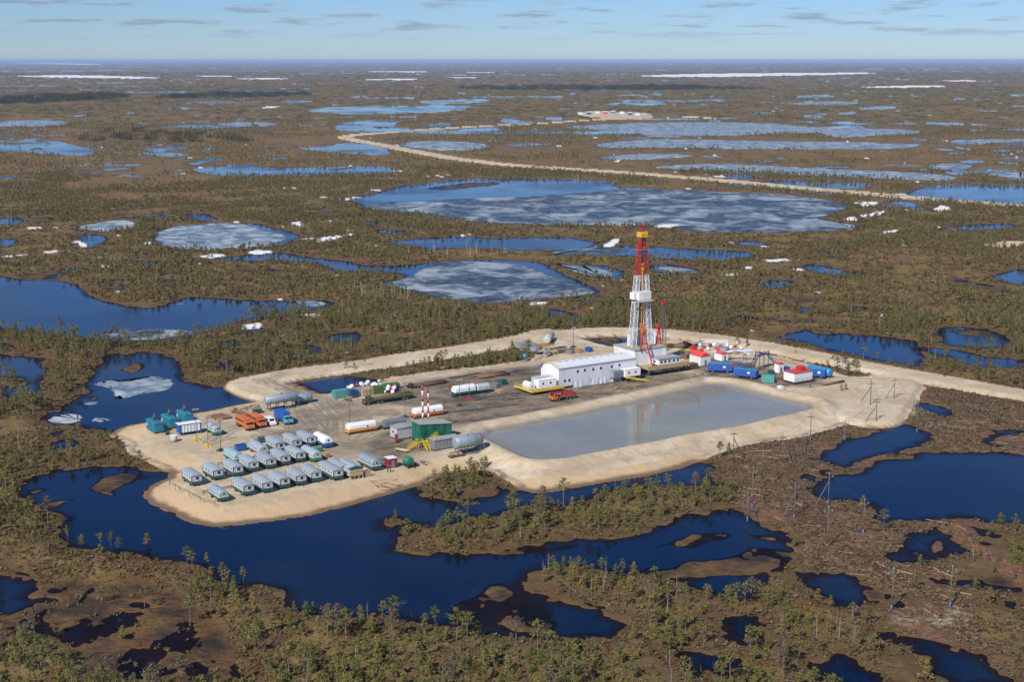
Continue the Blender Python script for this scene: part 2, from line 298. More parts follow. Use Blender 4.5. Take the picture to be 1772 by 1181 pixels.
PAD = [('f', [(186,757),(189,752),(211,737),(249,731),(327,717),(370,709),(417,698),(450,690),(441,673),(408,668),(470,650),(505,655),(503,664),(536,676),(560,683),(584,676),(653,662),(712,652),(800,641),(840,638),(915,626),(931,621),(915,608),(895,609),(890,592),(900,578),(960,572),(985,583),(1033,599),(1074,604),(1130,602),(1154,582),(1199,592),(1270,603),(1306,614),(1377,626),(1436,645),(1480,658),(1519,652),(1560,660),(1530,690),(1519,702),(1491,731),(1436,747),(1377,761),(1306,769),(1235,792),(1156,820),(1055,835),(958,855),(902,853),(880,838),(850,815),(800,821),(760,824),(735,838),(662,858),(609,877),(530,893),(457,906),(400,913),(355,915),(305,897),(254,871),(239,856),(260,838),(297,823),(267,807),(236,794),(218,784),(221,768)])]
PIT = [('f', [(826,752),(931,733),(1043,712),(1140,690),(1199,675),(1242,667),(1282,676),(1340,691),(1412,707),(1353,720),(1258,743),(1140,764),(1040,783),(943,801),(915,794),(872,776)])]
MUD = [('f', [(640,694),(700,660),(800,645),(920,628),(1100,650),(1180,640),(1240,660),(1180,668),(1060,688),(950,712),(850,732),(800,745),(730,742),(760,710),(690,704)]), ('f', [(1180,620),(1250,615),(1350,640),(1440,655),(1440,668),(1350,672),(1280,662),(1200,650)]),
       ('f', [(620,760),(700,735),(790,745),(830,760),(700,800),(640,800)])]
ROADS = [
 (line('f', [(1800,686),(1700,669),(1600,651),(1500,633),(1400,613),(1300,593),(1200,579),(1130,573),(1050,571),(980,576),(920,584),(880,591),(800,604),(700,619),(600,634),(520,644),(455,655),(425,663),(455,678),(520,690)], 1.3), 6.5, 1.5),
 (line('f', [(966,579),(1000,592),(1050,606),(1090,612)], 1.3), 5.5, 1.5),
 (line('f', [(1545,665),(1530,690),(1500,720)], 1.3), 9, 1.8),
 (line('f', [(1810,358),(1700,350.5),(1600,343),(1500,334),(1400,325.5),(1300,316),(1200,307),(1100,299),(1000,292.5),(900,286.5),(800,276),(720,262),(660,250),(610,241.5),(590,237),(620,232),(740,223.5),(850,217),(940,213),(1020,207),(1070,205)], 1.0), 8.5, 1.4),
 (line('q2', [(1690,833),(1740,826),(1850,828)], 1.0), 7, 1.0),
 (line('q2', [(560,400),(640,397),(680,400),(720,404)], 1.0), 7, 1.0),
]
FAN = [('f', [(1098,701),(1125,707),(1160,706),(1200,704),(1216,693),(1262,681),(1280,675),(1242,662),(1199,670),(1140,688)])]
MUD2 = [('f', [(440,735),(520,702),(640,688),(760,705),(800,745),(760,790),(680,806),(600,800),(480,785),(400,760)]), ('f', [(260,745),(360,722),(420,715),(400,740),(330,755)])]
CAMP = [('q2', [(240,388),(270,381),(380,381),(480,387),(520,402),(430,407),(300,404)])]
SNOW = [('q2', [(430,258),(700,250),(1280,246.5),(1250,252),(800,262),(520,262)]), ('q2', [(1170,296),(1500,290),(1520,296),(1300,300)]), ('q2', [(1450,275),(1620,272.5),(1600,278)]),
 ('q1', [(20,258),(300,255.5),(600,266),(400,268.5),(100,262)]), ('q1', [(620,259),(800,257),(780,263)]), ('q1', [(740,268),(980,265),(960,272)]), ('q1', [(1180,271),(1440,267),(1400,275)]), ('q1', [(1170,244),(1460,241.5),(1450,248)]),
 ('q1', [(0,212),(250,215),(400,221),(200,219.5)]), ('q1', [(890,365),(950,362),(960,368),(900,370)]), ('q1', [(1540,245),(1700,246),(1660,249)]), ('q1', [(1500,263),(1640,262),(1600,268)]),
 ('q1', [(245,825),(275,820),(305,845),(270,848)]), ('q1', [(640,875),(760,868),(740,880),(660,882)]), ('q1', [(830,865),(880,855),(930,860),(880,870)]), ('q1', [(1080,822),(1150,805),(1200,800),(1160,815),(1100,828)]),
 ('q1', [(140,865),(200,855),(180,870)]), ('q1', [(-20,880),(60,872),(100,872),(20,885)]), ('q1', [(810,1118),(870,1105),(915,1103),(890,1118),(840,1125)]), ('q1', [(1020,1075),(1070,1072),(1090,1080),(1050,1086)]), ('q1', [(1140,683),(1230,668),(1240,673),(1170,686)]),
 ('q1', [(75,780),(130,775),(130,783),(90,786)]), ('q1', [(1160,790),(1195,785),(1190,795)]), ('q1', [(1000,755),(1040,762),(1030,778),(1005,770)]),
 ('q2', [(510,772),(560,763),(610,765),(590,775),(530,782)]), ('q2', [(330,845),(370,815),(400,820),(385,840)]), ('q2', [(1460,718),(1500,700),(1530,712),(1500,725)]), ('q2', [(1280,795),(1340,785),(1330,798)]), ('q2', [(1160,745),(1200,742),(1210,753),(1170,757)]),
 ('q2', [(1200,735),(1300,722),(1320,728),(1230,745)]), ('q2', [(1190,690),(1280,692),(1260,702),(1200,700)]), ('q2', [(880,890),(960,882),(970,890),(900,895)]), ('q2', [(85,1035),(150,1030),(165,1040),(110,1045)]), ('q2', [(800,915),(840,910),(835,925)]), ('q2', [(740,940),(790,935),(780,944)])]
TRACKS = [line('z6', p, 2) for p in (
 [(330,420),(420,370),(600,330),(900,290),(1300,240)], [(300,400),(430,430),(560,500),(700,560),(900,620)], [(700,560),(860,580),(1080,620)], [(620,640),(760,690),(900,690),(1050,620),(1300,570)],
 [(600,740),(760,700),(860,680),(960,640)], [(560,800),(760,770),(900,790)], [(880,830),(760,800),(640,700),(600,620)], [(420,700),(560,760),(760,800)], [(500,640),(700,640),(900,600),(1200,560),(1500,520),(1772,470)], [(300,830),(520,790),(640,760)], [(1000,840),(1150,760),(1300,700),(1420,640)], [(460,470),(640,540),(760,600),(840,700),(860,800)], [(480,455),(680,520),(860,560),(1000,560),(1150,600)], [(250,760),(420,800),(700,860)], [(200,740),(60,790),(-60,860)], [(900,880),(1100,870),(1250,820)])]
def mkp(lst, h=0.0, smooth=2):
    return [poly(z, p, h, smooth) for z, p in lst]
WATER_P, ISL_P, MAT_P, BRUSH_P, PALE_P = mkp(WATER), mkp(ISLAND), mkp(MAT), mkp(BRUSH), mkp(PALE)
FAN_P = mkp(FAN, 1.2, 2); MUD2_P = mkp(MUD2, 2)
PAD_P, PIT_P, MUD_P, CAMP_P, SNOW_P = mkp(PAD, 0, 1), mkp(PIT, 1.2, 1), mkp(MUD, 2), mkp(CAMP, 0), mkp(SNOW)
def union(P, polys, margin=40.0):
    out = np.full(len(P), -float(margin))
    for w in polys:
        m = max(margin, 0.0)
        d, idx = sd_poly(P, w, m)
        out = np.maximum(out, d)
    return out
def survey(P):
    """everything the terrain is at the points P (N x 2): heights and masks"""
    x, y = P[:, 0], P[:, 1]
    R = np.hypot(x, y)
    # ragged shores: warp the sampling points, a little near, more far out where the bog is wilder
    a1 = 1.3; a2 = 3.0 + np.clip((R - 500) / 1500, 0, 1) * 5; a3 = np.clip((R - 1500) / 3000, 0, 1) * 40
    W = np.stack([x + a1 * 2 * (fbm(x / 5, y / 5, 1) - .5) + a2 * 2 * (fbm(x / 26, y / 26, 2) - .5) + a3 * (fbm(x / 190, y / 190, 8) - .5),
                  y + a1 * 2 * (fbm(x / 5, y / 5, 3) - .5) + a2 * 2 * (fbm(x / 26, y / 26, 4) - .5) + a3 * 2 * (fbm(x / 190, y / 190, 9) - .5)], 1)
    w = union(W, WATER_P, 60)
    # small pools scattered over the bog
    n = fbm(x / 34, y / 34, 21, 3); n2 = fbm(x / 210, y / 210, 22, 2)
    pool = (n + (n2 - .5) * .45 - .76) * 55
    far = sst(R, 420, 800)
    pool = np.where(w > -9, -30, pool) * 1.0
    pool = np.where(far > 0, pool - (1 - far) * 20, -30)
    ns = fbm(x / 420, y / 160, 23, 3)
    pool2 = (ns + (fbm(x / 1500, y / 1500, 24, 2) - .5) * .5 - .83) * 500
    pool2 = np.where(R > 2200, pool2, -60)
    w = np.maximum(w, np.maximum(pool, pool2))
    isl = union(W, ISL_P, 60)
    w = np.minimum(w, -isl)
    mat = union(W, MAT_P, 40)
    brush = union(W, BRUSH_P, 40)
    pale = union(W, PALE_P, 20)
    L = np.stack([x + .35 * (fbm(x / 3, y / 3, 31) - .5) + 2.2 * (fbm(x / 17, y / 17, 33) - .5), y + .35 * (fbm(x / 3, y / 3, 32) - .5) + 2.2 * (fbm(x / 17, y / 17, 34) - .5)], 1)
    pad = union(L, PAD_P, 40)
    pit = union(L, PIT_P, 40)
    mud = union(W, MUD_P, 30)
    mud2 = sst(union(W, MUD2_P, 30), -6, 10) * .55 * sst(fbm(x / 8, y / 8, 64, 3), .34, .6)
    camp = union(W, CAMP_P, 40)
    snow = union(W, SNOW_P, 60)
    road = np.full(len(P), -40.0); rh = np.full(len(P), 1.3)
    for wl_, half, h in ROADS:
        d = half + 2.2 - sd_line(L, wl_, 40)
        rh = np.where(d > road, h, rh)
        road = np.maximum(road, d)
    track = np.zeros(len(P))
    near = np.nonzero(pad > 0)[0]
    for t in TRACKS:
        d = sd_line(L[near], t, 8)
        track[near] = np.maximum(track[near], sst(4.5 - d, 0, 2.5) * (0.5 + 0.5 * np.sin(d * 3.3)))
    hum = fbm(x / 2.2, y / 2.2, 41, 2) - .5; hum2 = fbm(x / 11, y / 11, 42, 2) - .5
    z = np.where(w > 0, -np.where(w < 4, w * .12, np.minimum(1.8, .48 + (w - 4) * .3)), np.minimum(.55, -w * .11))
    z = z + np.where(w < 0, (hum * .5 + hum2 * .6) * np.clip(-w / 5, 0, 1), 0)
    z = z + np.where(R < 1100, (fbm(x / 3.2, y / 3.2, 45, 3) - .5) * .72 * np.exp(-(w / 3.2) ** 2), 0)
    # bog mats: floating sedge just at the water line
    mz = .0 + (fbm(x / 7, y / 13, 51, 3) - .43) * .62 + hum * .10
    mm = sst(mat, -1.5, 2.5)
    z = np.where(w > -1.5, z * (1 - mm) + np.maximum(z, mz) * mm, z * (1 - mm) + mz * mm)
    bz = sst(brush, -2, 3)
    z = z + np.where(w < -1, bz * .25 * (fbm(x / 1.6, y / 1.6, 43, 2) - .4), 0)
    # sand fill
    pz = sst(pad, 0, 11) * 2.0 + (fbm(x / 3, y / 3, 61, 2) - .5) * .35 * np.clip(pad / 2, 0, 1) * (1 - sst(pad, 9, 15))
    z = np.where(pad > 0, np.maximum(pz, z * (1 - sst(pad, 0, 6))), z)
    berm = 1.25 * sst(pit, -11, -5) * (.75 + .5 * fbm(x / 9, y / 9, 62, 2))
    z = np.where((pad > 4) & (pit > -11), z + berm, z)
    z = np.where(pit > -5, np.minimum(z, 1.2 - pit * .42 + (hum * .12) * (pit < -.3)), z)
    fan = union(W, FAN_P, 20)
    z = np.where((fan > 0) & (pit > -4), np.maximum(z, 1.08 + np.minimum(fan * .06, .45) + (fbm(x / 2.5, y / 7, 63, 3) - .5) * .5), z)
    rz = sst(road, 0, 3.6) * rh
    z = np.where((road > 0) & (pad < 9), np.maximum(z, rz), z)
    cz = sst(camp, 0, 6) * 1.4
    z = np.where(camp > 0, np.maximum(z, cz), z)
    z = np.where(track > 0, z + (track - .5) * .07, z)
    sm = fbm(x / 17, y / 17, 71, 3)
    edge = (w < -.3) & (w > -9) & (pad < -3) & (road < -2)
    patch = np.where(edge & (R > 620) & (R < 2100), sst(sm, .79, .82), 0) + np.where((w < -.3) & (pad < -3) & (road < -2) & (R > 480) & (R < 1500), sst(fbm(x / 9, y / 9, 72, 3), .87, .89), 0)
    snowm = np.clip(sst(snow, -1, 1) + patch, 0, 1) * ((w < 0) | (snow > 0))
    z = np.where(snowm > .1, np.maximum(z, .06) + .15 * snowm, z)
    return dict(z=z, w=w, mat=mm, matd=mat, brush=bz, pale=sst(pale, -3, 3), pad=pad, pit=pit, mud=np.maximum(sst(mud, -3, 6), mud2), road=road, camp=camp, snow=snowm, track=track, R=R, isl=isl)
# ------------------------------------------------------------------ materials
MATS = {}
class NB:
    """tiny node-tree writer"""
    def __init__(s, name):
        s.m = bpy.data.materials.new(name); s.m.use_nodes = True
        s.t = s.m.node_tree; s.n = s.t.nodes; s.l = s.t.links
        s.n.clear()
        s.out = s.n.new('ShaderNodeOutputMaterial'); s.p = s.n.new('ShaderNodeBsdfPrincipled')
        s.l.new(s.p.outputs[0], s.out.inputs['Surface'])
        MATS[name] = s.m
    def set(s, inp, v):
        i = s.p.inputs[inp]
        if hasattr(v, 'is_output') or isinstance(v, bpy.types.NodeSocket): s.l.new(v, i)
        else: i.default_value = (*v, 1) if isinstance(v, tuple) and len(v) == 3 else v
        return s
    def pos(s, scale=(1, 1, 1)):
        if 'geo' not in s.__dict__: s.geo = s.n.new('ShaderNodeNewGeometry')
        if scale == (1, 1, 1): return s.geo.outputs['Position']
        m = s.n.new('ShaderNodeVectorMath'); m.operation = 'MULTIPLY'
        s.l.new(s.geo.outputs['Position'], m.inputs[0]); m.inputs[1].default_value = scale
        return m.outputs[0]
    def obj(s):
        t = s.n.new('ShaderNodeTexCoord'); return t.outputs['Object']
    def noise(s, scale, detail=3, rough=.55, vec=None, dist=0.0):
        n = s.n.new('ShaderNodeTexNoise'); n.inputs['Scale'].default_value = scale
        n.inputs['Detail'].default_value = detail; n.inputs['Roughness'].default_value = rough; n.inputs['Distortion'].default_value = dist
        s.l.new(vec if vec is not None else s.pos(), n.inputs['Vector'])
        return n.outputs[0]
    def ramp(s, v, a, b, lo=0.0, hi=1.0):
        r = s.n.new('ShaderNodeMapRange'); r.interpolation_type = 'SMOOTHSTEP'
        for k, q in zip(('From Min', 'From Max', 'To Min', 'To Max'), (a, b, lo, hi)): r.inputs[k].default_value = q
        s.l.new(v, r.inputs['Value']); return r.outputs[0]
    def mix(s, f, a, b, blend='MIX'):
        m = s.n.new('ShaderNodeMixRGB'); m.blend_type = blend
        for i, v in zip(('Fac', 'Color1', 'Color2'), (f, a, b)):
            if isinstance(v, bpy.types.NodeSocket): s.l.new(v, m.inputs[i])
            elif isinstance(v, (int, float)): m.inputs[i].default_value = v if i == 'Fac' else (v, v, v, 1)
            else: m.inputs[i].default_value = (*v, 1)
        return m.outputs[0]
    def mul(s, a, b, op='MULTIPLY'):
        m = s.n.new('ShaderNodeMath'); m.operation = op; m.use_clamp = False
        for i, v in enumerate((a, b)):
            if isinstance(v, bpy.types.NodeSocket): s.l.new(v, m.inputs[i])
            else: m.inputs[i].default_value = v
        return m.outputs[0]
    def attr(s, name):
        a = s.n.new('ShaderNodeAttribute'); a.attribute_name = name; return a.outputs['Fac']
    def rand(s):
        o = s.n.new('ShaderNodeObjectInfo'); return o.outputs['Random']
    def bump(s, h, strength=.5, dist=.1):
        b = s.n.new('ShaderNodeBump'); b.inputs['Strength'].default_value = strength; b.inputs['Distance'].default_value = dist
        s.l.new(h, b.inputs['Height']); s.l.new(b.outputs[0], s.p.inputs['Normal']); return s
def paint(name, col, rough=.5, metal=0.0, dirt=.25, dirtcol=(.20, .16, .11)):
    b = NB(name)
    n = b.noise(1.1, 5, .65); n2 = b.noise(7, 3, .6)
    c = b.mix(b.ramp(n, .45, .75, 0, dirt), col, dirtcol)
    c = b.mix(b.ramp(n2, .3, .8, 0, .22), c, tuple(x * .72 for x in col))
    c = b.mix(b.mul(b.rand(), .34), c, tuple(x * .45 + .03 for x in col))
    b.set('Base Color', c).set('Roughness', b.ramp(n2, .2, .8, max(.1, rough - .12), min(1, rough + .15))).set('Metallic', metal)
    return b.m
# bog ground
b = NB('bog')
n1, n2, n3 = b.noise(.018, 4, .6), b.noise(.14, 4, .65), b.noise(1.3, 4, .7)
n4 = b.noise(.0035, 4, .6)
c = b.mix(b.ramp(n2, .35, .65), (.125, .068, .027), (.215, .138, .046))
c = b.mix(b.ramp(n1, .42, .66, 0, .75), c, (.180, .128, .036))
c = b.mix(b.ramp(n3, .50, .72, 0, .7), c, (.060, .034, .020))
c = b.mix(b.ramp(n3, .30, .40, .45, 0), c, (.21, .17, .085))
c = b.mix(b.ramp(n4, .40, .62, 0, .5), c, (.115, .098, .042))
c = b.mix(b.ramp(b.noise(.045, 5, .7), .50, .64, 0, .85), c, (.135, .062, .027))
c = b.mix(b.ramp(b.noise(.062, 5, .7, b.pos((1, 1, 1.3))), .55, .68, 0, .7), c, (.052, .044, .024))
c = b.mix(b.ramp(b.noise(.24, 4, .7), .58, .70, 0, .6), c, (.19, .165, .085))
shore = b.attr('shore')
c = b.mix(b.mul(shore, b.ramp(n2, .3, .6, .15, .75)), c, (.080, .043, .022))
mcol = b.mix(b.ramp(b.noise(.10, 5, .65), .35, .65), (.034, .022, .010), (.170, .090, .024))
mcol = b.mix(b.ramp(b.noise(.55, 4, .7, b.pos((.5, 1.6, 1))), .46, .66, 0, .8), mcol, (.030, .020, .012))
c = b.mix(b.attr('mat'), c, mcol)
bcol = b.mix(b.ramp(b.noise(.9, 4, .75), .38, .62), (.098, .046, .024), (.190, .110, .055))
bcol = b.mix(b.ramp(b.noise(.12, 3, .6), .45, .62, 0, .8), bcol, (.085, .048, .025))
bcol = b.mix(b.ramp(b.noise(2.4, 3, .7), .58, .68, 0, .7), bcol, (.30, .23, .14))
c = b.mix(b.attr('brush'), c, bcol)
c = b.mix(b.mul(b.attr('pale'), b.ramp(b.noise(.8, 4, .7), .42, .56, 0, .9)), c, (.42, .38, .24))
snowc = b.mix(b.ramp(n3, .3, .7), (.82, .83, .84), (.62, .62, .60))
c = b.mix(b.attr('snow'), c, snowc)
b.set('Base Color', c)
r = b.mix(b.attr('mat'), .95, .55)
b.set('Roughness', r).set('Specular IOR Level', .25)
b.bump(b.mul(b.noise(1.1, 5, .7), b.noise(.31, 3, .6), 'ADD'), .9, .55)
# sand fill and roads
def sand(name, pale):
    b = NB(name)
    n1, n2, n3 = b.noise(.045, 4, .6), b.noise(.35, 5, .65), b.noise(2.6, 4, .7)
    c = b.mix(b.ramp(n1, .36, .64), pale, tuple(x * y for x, y in zip(pale, (.80, .74, .66))))
    c = b.mix(b.ramp(b.noise(.11, 6, .75, b.pos((1, 1.6, 1)), .8), .47, .62, 0, .65), c, tuple(x * y for x, y in zip(pale, (.66, .58, .49))))
    c = b.mix(b.ramp(n2, .42, .66, 0, .6), c, tuple(x * y for x, y in zip(pale, (.70, .62, .55))))
    c = b.mix(b.ramp(n3, .56, .74, 0, .35), c, tuple(x * .6 for x in pale))
    c = b.mix(b.attr('bank'), c, tuple(x * y for x, y in zip(pale, (.88, .74, .60))))
    c = b.mix(b.mul(b.attr('wet'), .85), c, (.11, .065, .038))
    c = b.mix(b.mul(b.attr('track'), .85), c, tuple(x * .38 for x in pale))
    mudc = b.mix(b.ramp(b.noise(.13, 5, .7, b.pos((1, 1.4, 1))), .35, .66), (.105, .082, .060), (.235, .185, .130))
    mudc = b.mix(b.ramp(b.noise(.05, 3, .6), .56, .66, 0, .8), mudc, (.050, .044, .040))
    c = b.mix(b.mul(b.attr('mud'), b.ramp(n2, .2, .55, .62, 1)), c, mudc)
    c = b.mix(b.mul(b.attr('silt'), b.ramp(n3, .2, .6, .6, 1)), c, (.17, .165, .15))
    b.set('Base Color', c).set('Roughness', .93).set('Specular IOR Level', .2)
    b.bump(b.mul(b.noise(1.6, 5, .7), b.noise(.28, 4, .6), 'ADD'), .7, .38)
sand('sand', (.555, .475, .345))
sand('road_sand', (.57, .485, .355))
# dark bog water
b = NB('bog_water')
b.set('Base Color', (.0005, .0042, .0145)).set('Roughness', b.ramp(b.noise(.011, 4, .6), .4, .65, .04, .20)).set('IOR', 1.33)
wv = b.mul(b.noise(.9, 3, .6), b.mul(b.noise(.16, 2, .5), 1.2), 'ADD')
b.set('Specular Tint', (.55, .80, 1.0))
b.bump(b.mul(wv, b.ramp(b.noise(.014, 3, .6), .38, .66, .12, 1.0)), .20, .25)
tr_ = b.n.new('ShaderNodeBsdfTransparent'); tr_.inputs['Color'].default_value = (.42, .34, .16, 1)
mx_ = b.n.new('ShaderNodeMixShader'); dep = b.attr('depth')
b.l.new(b.ramp(dep, .0, .52, .22, 1), mx_.inputs[0]); b.l.new(tr_.outputs[0], mx_.inputs[1]); b.l.new(b.p.outputs[0], mx_.inputs[2]); b.l.new(mx_.outputs[0], b.out.inputs['Surface'])
b = NB('pit_water')
n = b.noise(.05, 4, .6)
b.set('Base Color', b.mix(b.ramp(n, .35, .7), (.195, .195, .155), (.235, .230, .180))).set('Roughness', .07).set('IOR', 1.33)
b.bump(b.noise(.5, 2, .5), .04, .05)
b = NB('ice')
st = b.noise(.034, 8, .68, b.pos((1.0, .8, 1)), .8); st2 = b.noise(.22, 6, .7, b.pos((.6, 1, 1)))
f = b.mul(b.ramp(st, .44, .66, 0, .62), b.ramp(st2, .45, .72, 0, .40), 'ADD')
c = b.mix(f, (.022, .042, .062), (.46, .50, .51))
b.set('Base Color', c).set('Roughness', .42).set('Specular IOR Level', .22).set('IOR', 1.31).set('Specular Tint', (.7, .88, 1.0))
b = NB('white_ice')
st = b.noise(.075, 8, .7, b.pos((1.0, .9, 1)), .8)
b.set('Base Color', b.mix(b.ramp(st, .40, .68), (.09, .14, .18), (.44, .48, .50))).set('Roughness', .5).set('Specular IOR Level', .2)
for nm_ in ('ice', 'white_ice'):
    m_ = MATS[nm_]; q_ = NB.__new__(NB); q_.m = m_; q_.t = m_.node_tree; q_.n = q_.t.nodes; q_.l = q_.t.links; q_.p = [x for x in q_.n if x.type == 'BSDF_PRINCIPLED'][0]
    a_ = q_.mul(q_.attr('inner'), q_.mul(q_.mul(q_.noise(.05, 5, .6), .5, 'SUBTRACT'), 1.5), 'ADD')
    q_.l.new(q_.ramp(a_, .30, .62), q_.p.inputs['Alpha'])
# ------------------------------------------------------------------ ground sheet: a disc of cells that grow with distance
def radii():
    v = list(np.arange(1235, 150, -1.65)) + list(np.arange(150, 112, -.8)) + list(np.arange(112, 107.0, -.35))
    r = [CAM_H * FOC / math.cos(PITCH) ** 0 / max(a - VH, .5) for a in v]
    r = [float(at(CX, a)[1]) for a in v]
    inner = list(np.linspace(20, r[0] - 2.5, 24))
    return np.array(inner + r)
RR = radii()
TH = np.radians(np.concatenate([np.linspace(-180, -40, 36)[:-1], np.linspace(-40, -23, 40)[:-1], np.linspace(-23, 23, 1000), np.linspace(23, 40, 40)[1:], np.linspace(40, 180, 36)[1:-1]]))
nr, nt = len(RR), len(TH)
gx = (RR[:, None] * np.sin(TH)[None]).ravel(); gy = (RR[:, None] * np.cos(TH)[None]).ravel()
GP = np.stack([gx, gy], 1)
S = survey(GP)
GZ = S['z'].astype(np.float32)
vid = np.arange(nr * nt).reshape(nr, nt)
nx = np.roll(vid, -1, 1)
quads = np.stack([vid[:-1], nx[:-1], nx[1:], vid[1:]], -1).reshape(-1, 4)[:, ::-1]
# what each cell is
padf = (S['pad'] > 0) | (S['camp'] > 0); roadf = (S['road'] > 0.4) & (S['pad'] < 8) & ~(S['camp'] > 0)
def share(m): return m[quads].sum(1)
fcls = np.zeros(len(quads), int)
fcls[share(padf) >= 2] = 1
fcls[share(roadf) >= 2] = 2
FATTR = {'shore': sst(-S['w'], -3, 0) * (1 - sst(-S['w'], 2, 9)), 'mat': S['mat'] * (S['w'] > -6) , 'brush': S['brush'], 'pale': S['pale'], 'snow': S['snow'],
         'mud': S['mud'], 'track': S['track'], 'bank': (1 - sst(S['pad'], 5, 14)) * (S['pad'] > 0) * (S['pit'] < -16) * (1 - sst(S['road'], -3, 1)) * sst(S['w'], -14, -5),
         'wet': (1 - sst(GZ, .12, .5)) * (S['pit'] < -2), 'silt': sst(S['pit'], -3.2, -.5)}
FATTR['mat'] = np.where(S['w'] > -6, S['mat'], S['mat'] * .9)
def mesh_from(name, faces, mat, attrs):
    used, inv = np.unique(faces, return_inverse=True)
    me = bpy.data.meshes.new(name)
    me.vertices.add(len(used)); me.loops.add(faces.size); me.polygons.add(len(faces))
    co = np.stack([gx[used], gy[used], GZ[used]], 1).astype(np.float32)
    me.vertices.foreach_set('co', co.ravel())
    me.loops.foreach_set('vertex_index', inv.astype(np.int32).ravel())
    me.polygons.foreach_set('loop_start', np.arange(0, faces.size, 4, dtype=np.int32))
    me.polygons.foreach_set('use_smooth', np.ones(len(faces), bool))
    me.update(calc_edges=True)
    for a in attrs:
        at_ = me.attributes.new(a, 'FLOAT', 'POINT'); at_.data.foreach_set('value', FATTR[a][used].astype(np.float32))
    me.materials.append(mat)
    o = bpy.data.objects.new(name, me); COL.objects.link(o)
    o['kind'] = 'structure'
    return o
# water hides the deep bed: drop cells of the far bed that can never be seen
mesh_from('ground', quads[fcls == 0], MATS['bog'], ('shore', 'mat', 'brush', 'pale', 'snow'))
mesh_from('sand_pad', quads[fcls == 1], MATS['sand'], ('mud', 'track', 'bank', 'wet', 'silt'))
mesh_from('sand_road', quads[fcls == 2], MATS['road_sand'], ('mud', 'track', 'bank', 'wet', 'silt'))
def flat(name, w, z, mat, kind='structure'):
    bm = bmesh.new()
    vs = [bm.verts.new((float(p[0]), float(p[1]), z)) for p in w]
    f = bm.faces.new(vs)
    bm.normal_update()
    if f.normal.z < 0: f.normal_flip()
    bmesh.ops.triangulate(bm, faces=bm.faces[:])
    me = bpy.data.meshes.new(name); bm.to_mesh(me); bm.free()
    me.materials.append(MATS[mat])
    o = bpy.data.objects.new(name, me); COL.objects.link(o)
    if kind: o['kind'] = kind
    return o
RMAX = RR[-1] * .995
NEAR_I = int(np.searchsorted(RR, 1300))
def near_water():
    m = (GZ[quads].min(1) < .02) & (np.arange(len(quads)) // nt < NEAR_I)
    faces = quads[m]; used, inv = np.unique(faces, return_inverse=True)
    me = bpy.data.meshes.new('water'); me.vertices.add(len(used)); me.loops.add(faces.size); me.polygons.add(len(faces))
    me.vertices.foreach_set('co', np.stack([gx[used], gy[used], 0 * gx[used]], 1).astype(np.float32).ravel())
    me.loops.foreach_set('vertex_index', inv.astype(np.int32).ravel()); me.polygons.foreach_set('loop_start', np.arange(0, faces.size, 4, dtype=np.int32))
    me.update(calc_edges=True)
    me.attributes.new('depth', 'FLOAT', 'POINT').data.foreach_set('value', np.clip(-GZ[used], 0, 3).astype(np.float32))
    me.materials.append(MATS['bog_water']); o = bpy.data.objects.new('water', me); COL.objects.link(o); o['kind'] = 'structure'
near_water()
def water_sheet():
    bm = bmesh.new(); rad = [float(RR[NEAR_I]) * .999, 1600, 2300, 3400, 5200, 8000, 13000, 20000, 30000, RMAX]; n = 160
    rows = [[bm.verts.new((q * math.sin(2 * math.pi * j / n), q * math.cos(2 * math.pi * j / n), -.006)) for j in range(n)] for q in rad]
    for A, B in zip(rows, rows[1:]):
        for j in range(n): bm.faces.new((A[j], B[j], B[(j + 1) % n], A[(j + 1) % n]))
    bm.normal_update()
    if bm.faces[:][0].normal.z < 0: bmesh.ops.reverse_faces(bm, faces=bm.faces[:])
    me = bpy.data.meshes.new('water'); bm.to_mesh(me); bm.free(); me.materials.append(MATS['bog_water'])
    me.attributes.new('depth', 'FLOAT', 'POINT').data.foreach_set('value', [3.0] * len(me.vertices))
    o = bpy.data.objects.new('water', me); COL.objects.link(o); o['kind'] = 'structure'
water_sheet()
def grow(w, d):
    c = w.mean(0); r = w - c; l = np.linalg.norm(r, axis=1, keepdims=True)
    return c + r * (1 + d / np.maximum(l, 1))
flat('pit_water', grow(PIT_P[0], 4), 1.2, 'pit_water')
